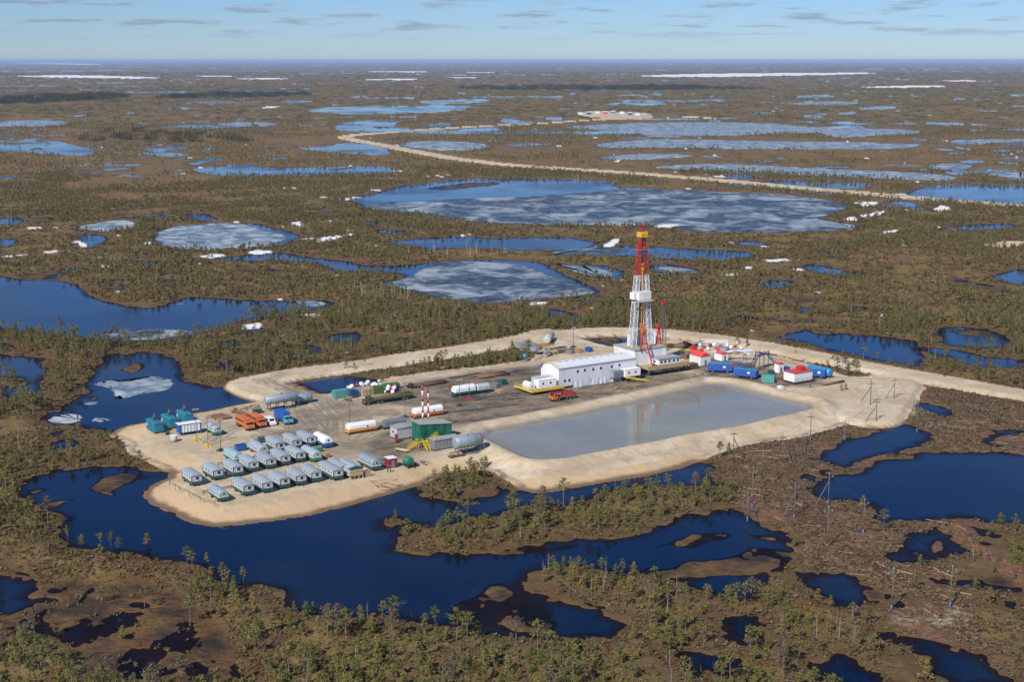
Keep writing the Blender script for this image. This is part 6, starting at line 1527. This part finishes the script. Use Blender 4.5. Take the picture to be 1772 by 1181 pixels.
aframe('red leaning raising frame with orange head left of the derrick foot', -2.6, -5.2, 15.0, 1.5, 4.2)
aframe('red raising frame standing right of the derrick foot', 7.4, -1.0, 15.0, .9, .6)
t = thing('lattice_boom', 'slim dark lattice boom with red tip right of the derrick', 'crane boom', spot('z3', 1508, 235))
m = MB()
for i in range(12):
    z0, z1 = 1.5 * i, 1.5 * (i + 1)
    wa = .85 if i < 9 else .85 - (i - 8) * .14; wb = .85 if i < 8 else .85 - (i - 7) * .14
    for s in (-1, 1):
        for q in (-1, 1): m.bar((s * wa, q * wa, z0), (s * wb, q * wb, z1), .16)
        m.bar((s * wa, -wa, z0), (s * wb, wb, z1), .09); m.bar((-wa, s * wa, z0), (wb, s * wb, z1), .09); m.bar((-wb, s * wb, z1), (wb, s * wb, z1), .09)
m.build('lattice', 'pole_grey', t); MB().box(-.6, .6, -.6, .6, 18.0, 19.0).bar((-1, 0, 19.2), (1, 0, 19.2), .3).build('tip', 'red', t)
# ---- yard east of the derrick
t = shed('hut', 'white hut with bright red gabled roof right of the derrick', spot('z5', 300, 298), 4.6, 6.2, 3.4, 'white', 'roof_red', 1.5, doors=1, cat='hut')
shed('hut', 'small white hut with red roof behind the silver pipe duct', spot('z5', 455, 268), 3.2, 4.2, 2.6, 'white', 'roof_red', .9, cat='hut')
shed('hut', 'narrow white cabin with red cap near the rusty casing pipes', spot('z5', 876, 360), 2.4, 2.4, 3.2, 'white', 'roof_red', .7, cat='hut')
def box_trailer(label, loc, L, col, rz):
    t = thing('box_trailer', label, 'trailer', loc, rz, 'blue box trailers of the east yard')
    MB().box(-1.3, 1.3, -L / 2, L / 2, .8, 3.2, .07).build('body', col, t)
    for i in range(int(L / 1.2)):
        for s in (-1, 1): MB().box(min(s * 1.3, s * 1.34), max(s * 1.3, s * 1.34), -L / 2 + .5 + i * 1.2, -L / 2 + .58 + i * 1.2, .9, 3.1).build('rib', col, t)
    MB().box(-1.35, 1.35, -L / 2 - .05, L / 2 + .05, 3.2, 3.3).build('roof', 'light_blue' if col == 'blue' else col, t)
    MB().box(1.32, 1.36, L * .12, L * .12 + .9, 1.9, 2.6).build('placard', 'white', t)
    wheels(t, (-1.05, 1.05), (-L * .3, L * .3), .45); MB().bar((0, -L / 2, .7), (0, -L / 2 - 1, .5), .14).build('drawbar', 'dark_steel', t)
    return t
box_trailer('blue box trailer in front of the red-roofed hut', spot('z5', 446, 358), 8.6, 'blue', math.radians(-97))
box_trailer('blue box trailer right of the red-roofed hut, nearest the pit berm', spot('z5', 635, 400), 8.4, 'blue', math.radians(-120))
box_trailer('blue box trailer behind the white red-roofed block', spot('z5', 1150, 398), 6.5, 'blue', math.radians(-118))
t = thing('red_pump', 'small red pump unit between the two blue trailers', 'pump', spot('z5', 540, 340)); MB().box(-.9, .9, -.7, .7, .2, 1.3, .1).build('body', 'red', t); MB().tube((-.5, 0, 1.3), (-.5, 0, 2.0), .12, 8).build('stack', 'dark_steel', t); MB().bar((-1, -.6, .1), (1, -.6, .1), .15).bar((-1, .6, .1), (1, .6, .1), .15).build('skid', 'dark_steel', t)
container('teal box on the ground before the pipe stair frame', spot('z5', 800, 430), 'teal_container', 4.2, math.radians(-110))['group'] = 'east yard containers'
t = thing('module_block', 'white block with red roof and red tank on top in the east yard', 'building', spot('z5', 1015, 422), PHI)
MB().box(-4.2, 4.2, -2.6, 2.6, .6, 3.5).build('wall', 'white', t)
MB().box(-4.35, 4.35, -2.75, 2.75, 3.5, 3.7).build('roof', 'roof_red', t)
MB().box(.2, 2.8, -1, 1.6, 3.7, 5.0, .1).build('roof_tank', 'red', t); MB().tube((1.5, .3, 5.0), (1.5, .3, 5.5), .35, 10).build('vent', 'roof_red', t)
for i in range(7): MB().box(-4.1 + i * 1.2, -4.02 + i * 1.2, -2.66, -2.6, .7, 3.45).build('rib', 'wall_grey', t)
railing(t, [(-4.6, -3.4), (4.6, -3.4)], .6, 1.1, 'steel'); MB().box(-4.7, 4.7, -3.5, 2.7, .35, .6).build('deck', 'dark_steel', t); MB().bar((-4.2, -2, .17), (4.2, -2, .17), .4, .34).bar((-4.2, 2, .17), (4.2, 2, .17), .4, .34).build('skid', 'dark_steel', t)
t = thing('pallet_box', 'small white cube crate on the pit berm road', 'crate', spot('z5', 888, 485)); MB().box(-.75, .75, -.75, .75, .12, 1.4, .06).build('body', 'white', t); MB().box(-.7, .7, -.7, .7, 0, .12).build('pallet', 'timber', t)
t = thing('pipe_duct', 'long silver pipe duct running to a blue stair frame', 'pipe duct', spot('z5', 560, 290), PHI)
# local line from the hut to the frame
pA = Vector((*spot('z5', 380, 262)[:2], 0)) - Vector((*spot('z5', 560, 290)[:2], 0)); pC = Vector((*spot('z5', 690, 275)[:2], 0)) - Vector((*spot('z5', 560, 290)[:2], 0))
R_ = Matrix.Rotation(-PHI, 3, 'Z'); pA, pC = R_ @ pA, R_ @ pC
ps = [pA + Vector((0, 0, 2.6)), pA.lerp(pC, .35) + Vector((0, 0, 2.8)), pA.lerp(pC, .6) + Vector((0, 0, 3.6)), pC + Vector((0, 0, 3.4))]
m = MB()
for a, c in zip(ps, ps[1:]): m.tube(a, c, .5, 12)
m.build('duct', 'film', t)
for f in (.1, .45, .8):
    c = pA.lerp(pC, f); MB().bar((c.x - .5, c.y, 0), (c.x - .5, c.y, 2.6), .14).bar((c.x + .5, c.y, 0), (c.x + .5, c.y, 2.6), .14).bar((c.x - .5, c.y, 2.3), (c.x + .5, c.y, 2.3), .14).build('trestle', 'navy', t)
t = thing('stair_frame', 'dark blue steel stair frame at the end of the silver duct', 'stairs', spot('z5', 750, 330), PHI + .3)
MB().box(-3.2, 3.2, -1.0, 1.0, 5.0, 5.15).build('deck', 'navy', t)
for x in (-3.1, 0, 3.1):
    for y in (-.9, .9): MB().bar((x, y, 0), (x, y, 6.1), .16).build('post', 'navy', t)
railing(t, [(-3.2, -1), (3.2, -1)], 5.15, 1.0, 'navy'); stair(t, (-3.2, 0, 5.1), (-8.0, 0, .4), 1.2, 'navy'); stair(t, (3.2, 0, 5.1), (3.2, -5, .2), 1.2, 'navy')
t = thing('pipe_manifold', 'tangle of dark manifold pipes under the stair frame', 'manifold', spot('z5', 620, 330), PHI + .3)
for i in range(7): MB().tube((-5 + i * 1.5, -1.5, .9), (-5 + i * 1.5, 2.2, .9), .12, 6).tube((-5 + i * 1.5, -1.5, .0), (-5 + i * 1.5, -1.5, .9), .12, 6).build('branch', 'navy' if i % 2 else 'dark_steel', t)
MB().tube((-6, 0, 1.1), (6, 0, 1.1), .16, 8).tube((-6, 1.6, 1.1), (6, 1.6, 1.1), .16, 8).build('header', 'steel', t)
t = thing('truss_stack', 'pile of white lattice sections behind the bag heap', 'truss', spot('z5', 400, 160), PHI - .75)
def truss(par, y, z, L, mat, w=.9):
    m = MB(); n = int(L / 1.2)
    for a in ((-w / 2, 0), (w / 2, 0), (-w / 2, w), (w / 2, w)): m.bar((-L / 2, y + a[0], z + a[1]), (L / 2, y + a[0], z + a[1]), .12)
    for i in range(n):
        x0, x1 = -L / 2 + i * L / n, -L / 2 + (i + 1) * L / n
        for q in (-w / 2, w / 2): m.bar((x0, y + q, z), (x1, y + q, z + w), .08)
        m.bar((x0, y - w / 2, z + w), (x1, y + w / 2, z + w), .08).bar((x0, y - w / 2, z + w), (x0, y + w / 2, z + w), .08)
    m.build('lattice_section', mat, par)
for i in range(4): truss(t, (i % 3) * 1.5, .15 + (i // 3) * 1.1, 11, 'lattice_white')
t = thing('truss_stack', 'grey-blue lattice frames stacked by the weathered tank', 'truss', spot('z3', 350, 195), PHI)
for i in range(5): truss(t, -2.4 + i * 1.25, .15, 7, 'tank_grey', 1.1)
t = thing('pipe_skid', 'yellow and rusty pipe skids on the sand near the road bend', 'skid', spot('z3', 500, 190), PHI)
for i in range(5): MB().bar((-4, -1.5 + i * .8, .4), (4, -1.5 + i * .8, .4), .2).build('beam', 'yellow' if i % 2 else 'rust', t)
for i, (x, y, L) in enumerate(((600, 215, 9), (690, 230, 7), (640, 250, 10))):
    t = thing('skid_grillage', 'dark rusty steel frame lying on the sand, %s of three' % ('farthest', 'middle', 'nearest')[i], 'frame', spot('z3', x, y), PHI, 'frames laid out on the back pad')
    MB().bar((-L / 2, -1, .25), (L / 2, -1, .25), .28).bar((-L / 2, 1, .25), (L / 2, 1, .25), .28).build('beam', 'dark_rust', t)
    m = MB()
    for j in range(5): m.bar((-L / 2 + j * L / 4, -1, .25), (-L / 2 + j * L / 4, 1, .25), .2)
    m.build('crossbar', 'dark_rust', t)
t = thing('grey_machine', 'grey machinery skid standing on the back pad', 'machine', spot('z3', 525, 258)); MB().box(-1.3, 1.3, -.9, .9, .2, 1.5, .15).build('body', 'tank_grey', t); MB().tube((-.8, 0, 1.5), (-.8, 0, 2.3), .3, 10).build('filter', 'steel', t); MB().bar((-1.6, -.8, .1), (1.6, -.8, .1), .2).bar((-1.6, .8, .1), (1.6, .8, .1), .2).build('skid', 'dark_steel', t)
t = thing('blue_drum', 'blue drum on the pad edge behind the long building', 'drum', spot('z3', 338, 290)); MB().tube((0, 0, 0), (0, 0, 1.3), .8, 14).build('drum', 'light_blue', t); MB().tube((0, 0, 1.3), (0, 0, 1.36), .84, 14).build('lid', 'blue', t)
t = thing('blue_cistern', 'blue cistern beside the red raising frame', 'tank', spot('z3', 1440, 185)); MB().tube((0, 0, .2), (0, 0, 2.6), 1.1, 16).build('drum', 'light_blue', t); MB().box(-1, 1, -1, 1, 0, .2).build('base', 'dark_steel', t); 
t = thing('rubber_roll', 'black rolled belt beside the rusty pipe bundle', 'roll', spot('z3', 1722, 200), PHI - .2); MB().tube((0, -2.2, .9), (0, 2.2, .9), .9, 14).build('roll', 'rubber', t); MB().tube((0, -2.3, .9), (0, 2.3, .9), .3, 8).build('core', 'dark_steel', t)
# ---- long skidding rails and pipe runs across the mud
for i, (p, q, lb) in enumerate((((840, 505), (1772, 395), 'steel skidding rail with railing nearest the pit berm'), ((1430, 345), (1772, 300), 'short steel skidding rail farther back in the mud yard'))):
    a = Vector(spot('z2', *p)); c = Vector(spot('z2', *q)); mid = (a + c) / 2
    t = thing('skid_rail', lb, 'rail', tuple(mid), math.atan2((c - a).y, (c - a).x), 'skidding rails')
    L = (c - a).length; MB().box(-L / 2, L / 2, -.45, -.25, 0, .32).build('beam', 'dark_rust', t); MB().box(-L / 2, L / 2, .95, 1.15, 0, .3).build('beam', 'steel', t)
    m = MB()
    for j in range(int(L / 2.2)): m.box(-L / 2 + j * 2.2, -L / 2 + j * 2.2 + .3, -.9, 1.6, -.05, .12)
    m.build('sleeper', 'dark_rust', t)
    if i == 0: railing(t, [(-L / 2 + 6, 2.2), (L / 2 - 2, 2.2)], 0, 1.2, 'pole_grey', 4)
# ---- camp fence at the near left edge
t = thing('pipe_fence', 'low pipe fence along the left edge of the camp', 'fence', spot('z1', 480, 845), 0)
o0 = Vector(spot('z1', 480, 845)); fp = [(480, 845), (520, 880), (555, 895), (622, 925), (702, 968), (810, 1005)]
fl = [Vector(spot('z1', *p)) - o0 for p in fp]
for a in fl: MB().bar(a, a + Vector((0, 0, 1.5)), .12).build('post', 'rust', t)
for a, c in zip(fl, fl[1:]): MB().bar(a + Vector((0, 0, 1.3)), c + Vector((0, 0, 1.3)), .09).build('rail', 'rust', t)
t = thing('pipe_fence', 'dark pipe railing joining the two pipe racks', 'fence', spot('z1', 960, 345), PHI)
railing(t, [(-4.5, .8), (4.5, .8)], 0, 1.0, 'dark_rust', 3)
# ---- loose timber and scrap lying about the yards
def litter(label, z, x, y, n, spread, mats, lmin, lmax, rz0):
    t = thing('timber_pile', label, 'timber', spot(z, x, y), PHI)
    q = random.Random(int(x))
    for i in range(n):
        a = rz0 + q.gauss(0, .5); L = q.uniform(lmin, lmax); cx_, cy_ = q.gauss(0, spread), q.gauss(0, spread * .7); h_ = .1 + .12 * (i % 4)
        MB().bar((cx_ - math.cos(a) * L / 2, cy_ - math.sin(a) * L / 2, h_), (cx_ + math.cos(a) * L / 2, cy_ + math.sin(a) * L / 2, h_ + q.uniform(-.05, .1)), q.uniform(.15, .3), .12).build('plank', q.choice(mats), t)
for a_ in (('loose planks and timber in front of the red-roofed hut', 'z5', 225, 300, 18, 2.2, ['pale_timber', 'tan', 'twig'], 1.5, 4, .4), ('dark planks strewn on the brown ground before the blue trailers', 'z5', 330, 385, 18, 2.8, ['dark_rust', 'tan', 'timber'], 1.5, 4, .2), ('dark boards along the pit berm below the teal box', 'z5', 790, 462, 12, 2.4, ['dark_rust', 'timber'], 2.5, 5, -.9),
           ('pale sticks and boards by the catwalk', 'z3', 1130, 560, 12, 2.2, ['pale_timber', 'twig'], 1, 3, .3), ('rubble of boards near the stair frame', 'z5', 690, 385, 16, 2.6, ['dark_rust', 'steel', 'rust'], 1, 3.5, .9), ('heap of branches and boards beside the trestle tank', 'z1', 1060, 285, 22, 2.6, ['twig', 'tan', 'dark_rust'], 1.2, 3.5, .5),
           ('scattered boards at the near edge behind the timber screen', 'z2', 600, 1070, 8, 2.0, ['twig', 'tan'], 1.5, 4, -.8), ('grey scrap bars beside the skidding rail', 'z2', 1480, 350, 14, 2.8, ['steel', 'dark_rust'], 1.5, 4, .1), ('rusty scrap on the mud behind the truck crane', 'z3', 230, 640, 14, 3.0, ['steel', 'dark_rust', 'rust'], 1.5, 4.5, .1)):
    litter(*a_)
t = thing('mud_box', 'low rusty steel box right of the drill floor', 'tank', spot('z5', 215, 335), PHI); MB().box(-3.4, 3.4, -1.4, 1.4, .2, 1.9, .06).build('body', 'dark_rust', t); MB().box(-3.5, 3.5, -1.5, 1.5, 1.9, 2.05).build('rim', 'rust', t); MB().bar((-3.3, -1, .1), (3.3, -1, .1), .3, .2).bar((-3.3, 1, .1), (3.3, 1, .1), .3, .2).build('skid', 'dark_steel', t)
# ---- heating pipes along the cabin rows
for lb, p, q in (('lagged heating pipe between middle and front cabin rows', (720, 905), (1580, 745)), ('lagged heating pipe behind the middle cabin row', (830, 700), (1420, 585))):
    a = Vector(spot('z1', *p)); c = Vector(spot('z1', *q)); t = thing('heating_pipe', lb, 'pipe', tuple((a + c) / 2), math.atan2((c - a).y, (c - a).x)); L = (c - a).length
    MB().tube((-L / 2, 0, .55), (L / 2, 0, .55), .13, 8).tube((-L / 2, .4, .5), (L / 2, .4, .5), .07, 6).build('pipe', 'dark_steel', t)
    for i in range(int(L / 4)): MB().box(-L / 2 + i * 4, -L / 2 + i * 4 + .15, -.25, .6, 0, .5).build('support', 'timber', t)
# ---- drums and crates standing about
drm = {c: MB().tube((0, 0, 0), (0, 0, .95), .32, 10).tube((0, 0, .3), (0, 0, .36), .345, 10).tube((0, 0, .62), (0, 0, .68), .345, 10).mesh('oil_drum', c) for c in ('blue', 'rust', 'dark_steel')}
def drums(z, pts_, col, where):
    for x, y in pts_:
        o = bpy.data.objects.new('oil_drum', drm[col]); COL.objects.link(o); p = spot(z, x, y); o.location = p
        cn = {'blue': 'blue', 'rust': 'rusty', 'dark_steel': 'black'}[col]
        o['label'] = '%s oil drum %s' % (cn, where); o['category'] = 'drum'; o['group'] = '%s drums %s' % (cn, where)
def crates(z, pts_, where):
    for i, (x, y, w_, l_, h_, c) in enumerate(pts_):
        nm = {'timber': 'timber', 'steel': 'grey steel', 'blue': 'blue', 'rust': 'rusty', 'white': 'white', 'yellow': 'yellow', 'red': 'red', 'dark_green': 'dark green', 'tank_grey': 'blue-grey'}[c]
        t = thing('crate', '%s crate %s' % (nm, where), 'crate', spot(z, x, y), PHI + random.uniform(-.3, .3), 'crates ' + where)
        MB().box(-w_ / 2, w_ / 2, -l_ / 2, l_ / 2, .15, h_, .05).build('body', c, t); MB().box(-w_ / 2 - .05, w_ / 2 + .05, -l_ / 2 - .05, l_ / 2 + .05, h_, h_ + .08).build('lid', c, t)
        MB().bar((-w_ / 2, -l_ / 3, .07), (w_ / 2, -l_ / 3, .07), .15).bar((-w_ / 2, l_ / 3, .07), (w_ / 2, l_ / 3, .07), .15).build('runner', 'dark_rust', t)
drums('z5', ((508, 318), (520, 322), (575, 300), (590, 304), (604, 300)), 'blue', 'between the stair frame and blue trailers'); drums('z5', ((740, 395), (725, 388), (700, 405)), 'rust', 'left of the teal box')
drums('z2', ((330, 372), (300, 366), (285, 360)), 'rust', 'before the pale teal container'); drums('z1', ((700, 450), (712, 462), (470, 470), (455, 478)), 'dark_steel', 'around the generator houses')
crates('z5', ((190, 255, 2.2, 3, 1.4, 'rust'), (215, 240, 2, 2, 1.8, 'steel'), (205, 215, 2.4, 3.4, 1.2, 'yellow'), (250, 200, 2, 2.6, 1.6, 'red')), 'beside the drill floor')
crates('z5', ((660, 225, 2.4, 3.6, 1.5, 'white'), (560, 220, 2, 3, 1.2, 'timber'), (480, 205, 2.4, 3, 1.4, 'tank_grey')), 'behind the silver duct')
crates('z5', ((930, 350, 1.8, 2.6, 1.6, 'blue'), (820, 372, 1.6, 2, 1.3, 'dark_green')), 'near the narrow red-capped cabin')
crates('z3', ((420, 235, 2, 3, 1.4, 'tank_grey'), (455, 225, 2, 2.4, 1.2, 'rust'), (720, 255, 2, 3, 1.3, 'steel'), (800, 245, 2.2, 3, 1.2, 'timber'), (880, 240, 2, 2.4, 1.5, 'blue')), 'on the back pad behind the long building')
crates('z2', ((1180, 250, 2, 3, 1.2, 'rust'), (1560, 250, 2.2, 3, 1.4, 'steel'), (1620, 225, 2, 2.6, 1.6, 'dark_green'), (1600, 300, 2, 3, 1.0, 'timber')), 'in the mud yard')
crates('z1', ((1620, 640, 1.6, 2, 1.1, 'timber'), (1110, 545, 1.6, 2, 1.2, 'rust'), (1150, 530, 1.8, 2.4, 1.3, 'dark_green')), 'behind the cabin rows')
# ---- power line
def power_pole(label, z, x, yb, yt, stay=None, base='dark_steel', gz=.4):
    u_, v_ = px(z, x, yb); g = at(u_, v_, gz); vt = px(z, x, yt)[1]
    H = (v_ - vt) * (CAM_H - gz) / (v_ - VH)
    t = thing('power_pole', label, 'power pole', (float(g[0]), float(g[1]), gz - .4), .35, 'timber power poles')
    MB().tube((0, 0, -.6), (0, 0, H + .4), .15, 7, .10).build('post', 'pole_grey', t)
    MB().bar((-1.15, 0, H - .7), (1.15, 0, H - .7), .16).build('crossarm', 'pole_grey', t)
    for q in (-1.05, 1.05): MB().tube((q, 0, H - .62), (q, 0, H - .25), .07, 6).build('insulator', 'wall_grey', t)
    MB().tube((0, 0, H + .4), (0, 0, H + .7), .07, 6).build('insulator', 'wall_grey', t)
    MB().tube((0, 0, -.2), (0, 0, 1.5 if base == 'light_blue' else .9), .22, 8).build('footing', 'footing_blue' if base == 'light_blue' else base, t)
    if stay:
        u2, v2 = px(z, *stay); g2 = at(u2, v2, gz); d = Matrix.Rotation(-.35, 2) @ Vector((float(g2[0] - g[0]), float(g2[1] - g[1])))
        d = d * min(1, 5.5 / max(d.length, .1))
        MB().tube((d.x, d.y, 0), (0, 0, H * .80), .12, 6).build('stay_leg', 'pole_grey', t)
    return (g, H, gz)
PP = {}
for key, lb, z, x, yb, yt, stay, bs, gz in (
 ('A', 'power pole with stay leg on the sand by the road fork', 'z5', 1545, 598, 410, (1470, 572), 'dark_steel', 1.5), ('B', 'power pole with stay leg just right of the road fork', 'z5', 1716, 575, 385, (1635, 575), 'dark_steel', .6),
 ('C', 'power pole with stay leg at the edge of the sand and water', 'z5', 1585, 742, 540, (1485, 742), 'dark_steel', .4), ('D', 'power pole standing in the blue inlet', 'z5', 1358, 850, 700, None, 'light_blue', .1),
 ('E', 'lone power pole on brown scrub below the sand road', 'z5', 1106, 856, 645, None, 'light_blue', .4), ('F', 'power pole among pines at the sand road edge', 'a7', 150, 332, 135, (222, 322), 'dark_steel', .4),
 ('G', 'power pole with splayed stay leg in the brown clearing', 'a7', 422, 332, 158, (490, 345), 'dark_steel', .4), ('H', 'power pole with bright blue footing left of the clearing', 'a7', 256, 580, 345, (336, 578), 'light_blue', .4),
 ('H2', 'power pole with white insulators at the dark channel edge', 'a7', 229, 652, 480, (293, 650), 'light_blue', .3), ('I', 'power pole with stay leg in the middle of the clearing', 'a7', 490, 640, 432, (420, 640), 'light_blue', .4),
 ('J', 'power pole with tall blue footing on the shore of the right lake', 'a7', 680, 558, 375, (605, 565), 'light_blue', .3), ('K', 'power pole beside a small pine on the lake shore', 'a7', 875, 724, 520, None, 'light_blue', .4),
 ('L', 'power pole in the brown clearing left of the long lake', 'a7', 673, 806, 560, None, 'light_blue', .4), ('M', 'power pole with shadow beside the dark pool at lower right', 'a6', 868, 690, 390, None, 'light_blue', .3),
 ('N', 'rightmost near power pole beside pale moss', 'a6', 1268, 670, 375, None, 'light_blue', .4), ('O', 'power pole at the far side of the inlet near the right edge', 'a7', 1174, 158, 0, None, 'light_blue', .2)):
    PP[key] = power_pole(lb, z, x, yb, yt, stay, bs, gz)
def wires(label, keys):
    t = bpy.data.objects.new('power_line', None); COL.objects.link(t); t['label'] = label; t['category'] = 'power line'
    for a, c in zip(keys, keys[1:]):
        (g, H, z), (g2, H2, z2) = PP[a], PP[c]
        for q in (-1.05, 0, 1.05):
            m = MB(); P0 = Vector((g[0] + q * math.cos(.35), g[1] + q * math.sin(.35), z - .4 + H - .25 + (1.0 if q == 0 else 0))); P1 = Vector((g2[0] + q * math.cos(.35), g2[1] + q * math.sin(.35), z2 - .4 + H2 - .25 + (1.0 if q == 0 else 0)))
            prev = P0
            for i in range(1, 9):
                f = i / 8; c_ = P0.lerp(P1, f) - Vector((0, 0, 1.1 * 4 * f * (1 - f))); m.tube(prev, c_, .018, 3); prev = c_
            m.build('wire', 'dark_steel', t)
wires('thin wires strung from the pines past the lake to the road fork', ['F', 'G', 'E', 'D', 'C', 'A']); wires('thin wires strung down the brown clearing to the lower right', ['B', 'O', 'J', 'I', 'L', 'M']); wires('thin wires between the lake shore poles on the right', ['J', 'K', 'N'])
# ---- felled timber in the clearing
k = None
logm = [MB().tube((-1, 0, 0), (1, 0, 0), 1, 6, .6).mesh('log', c) for c in ('twig', 'tan', 'timber')]
rl = random.Random(21); placed = 0; LOGS = []
ringp = np.concatenate([BRUSH_P[0], BRUSH_P[1]]); lo, hi = ringp.min(0), ringp.max(0)
cand = np.stack([rs.uniform(lo[0], hi[0], 9000), rs.uniform(lo[1], hi[1], 9000)], 1); kk = look(cand)
okc = (S['brush'][kk] > .8) & (S['w'][kk] < -.8) & (S['pad'][kk] < -2) & (S['road'][kk] < -2); cand, kk = cand[okc], kk[okc]
for i in range(min(60, len(cand))):
    x, y = cand[i]; o = bpy.data.objects.new('log', logm[i % 3]); COL.objects.link(o); L = rl.uniform(1.5, 3.2)
    o.location = (x, y, GZ[kk[i]] + .12); o.scale = (L, .11, .11); o.rotation_euler = (0, rl.uniform(-.05, .05), rl.gauss(2.4, .6))
    du = CX + FOC * x / (y * math.cos(PITCH) + CAM_H * math.sin(PITCH)); where = 'near the pale moss patch' if y < 300 else ('between the power poles' if y < 360 else 'beside the sand road and inlets')
    o['label'] = '%s felled log in the brown clearing %s' % (('pale', 'tan', 'brown')[i % 3], where); o['category'] = 'log'; o['group'] = '%s logs %s' % (('pale', 'tan', 'brown')[i % 3], where)
m = MB(); q = cand[60:760]; qk = kk[60:760]
for (x, y), k_ in zip(q, qk):
    a = rl.gauss(2.4, .9); L = rl.choice((.3, .4, .5, .7, 1.0, 1.5)); z_ = GZ[k_] + .08; dx, dy = math.cos(a) * L, math.sin(a) * L
    m.bar((x - dx, y - dy, z_), (x + dx, y + dy, z_ + rl.uniform(-.05, .25)), rl.uniform(.04, .10))
o = m.build('brushwood', 'twig'); o['kind'] = 'stuff'; o['label'] = 'pale felled branches strewn over the clearing'
# clods of peat along the dug ditch
cand = np.stack([rs.uniform(lo[0], hi[0] + 30, 12000), rs.uniform(lo[1], hi[1], 12000)], 1)
dd, _ = sd_poly(cand, BRUSH_P[3], 10); cand = cand[dd > .5]; kk = look(cand)
m = MB(); 
for (x, y), k_ in zip(cand[:700], kk[:700]):
    r_ = rl.uniform(.15, .5); z_ = max(GZ[k_], 0); v0 = len(m.bm.verts); m.box(x - r_, x + r_ * rl.uniform(.6, 1.2), y - r_ * rl.uniform(.5, 1), y + r_, z_ - .1, z_ + r_ * rl.uniform(.7, 1.4))
o = m.build('peat_clods', 'rust'); o['kind'] = 'stuff'; o['label'] = 'rusty brown peat clods heaped along the ditch'
# ---- the other camp on the horizon road
far = [(260, 391, 'white', 'leftmost white block'), (290, 389, 'blue', 'small blue block'), (318, 387, 'white', 'white block left of the red one'), (345, 388, 'roof_red', 'red block'), (372, 386, 'light_blue', 'light blue block'), (402, 388, 'white', 'middle white block'), (430, 391, 'blue', 'blue block right of middle'), (455, 393, 'white', 'white block near the right end'), (480, 396, 'tank_grey', 'grey block at the right end')]
for x, y, c, lb in far:
    t = shed('distant_cabin', lb + ' in the distant camp on the horizon road', spot('q2', x, y, 1.4), 5, 9, 4.2, c, 'white' if c != 'white' else 'wall_grey', 1.2, rz=PHI + 1.2, doors=0, cat='cabin'); t['group'] = 'cabins of the distant camp'
# ------------------------------------------------------------------ air
def make_haze():
    r = float(RR[-1]) * 1.02
    bm = bmesh.new()
    ring = [(r * math.sin(a), r * math.cos(a)) for a in np.linspace(0, 2 * math.pi, 48, endpoint=False)]
    lo = [bm.verts.new((x, y, -4)) for x, y in ring]; hi = [bm.verts.new((x, y, 135)) for x, y in ring]
    bm.faces.new(lo[::-1]); bm.faces.new(hi)
    for i in range(48): bm.faces.new((lo[i], lo[(i + 1) % 48], hi[(i + 1) % 48], hi[i]))
    bmesh.ops.recalc_face_normals(bm, faces=bm.faces[:])
    me = bpy.data.meshes.new('haze'); bm.to_mesh(me); bm.free()
    m = bpy.data.materials.new('haze'); m.use_nodes = True
    n = m.node_tree.nodes; n.clear()
    o = n.new('ShaderNodeOutputMaterial'); v = n.new('ShaderNodeVolumePrincipled')
    v.inputs['Color'].default_value = (.50, .70, 1.0, 1)
    v.inputs['Density'].default_value = 2.8e-5
    v.inputs['Anisotropy'].default_value = 0.0
    m.node_tree.links.new(v.outputs[0], o.inputs['Volume'])
    me.materials.append(m)
    h = bpy.data.objects.new('haze', me); COL.objects.link(h)
    h['kind'] = 'stuff'
make_haze()
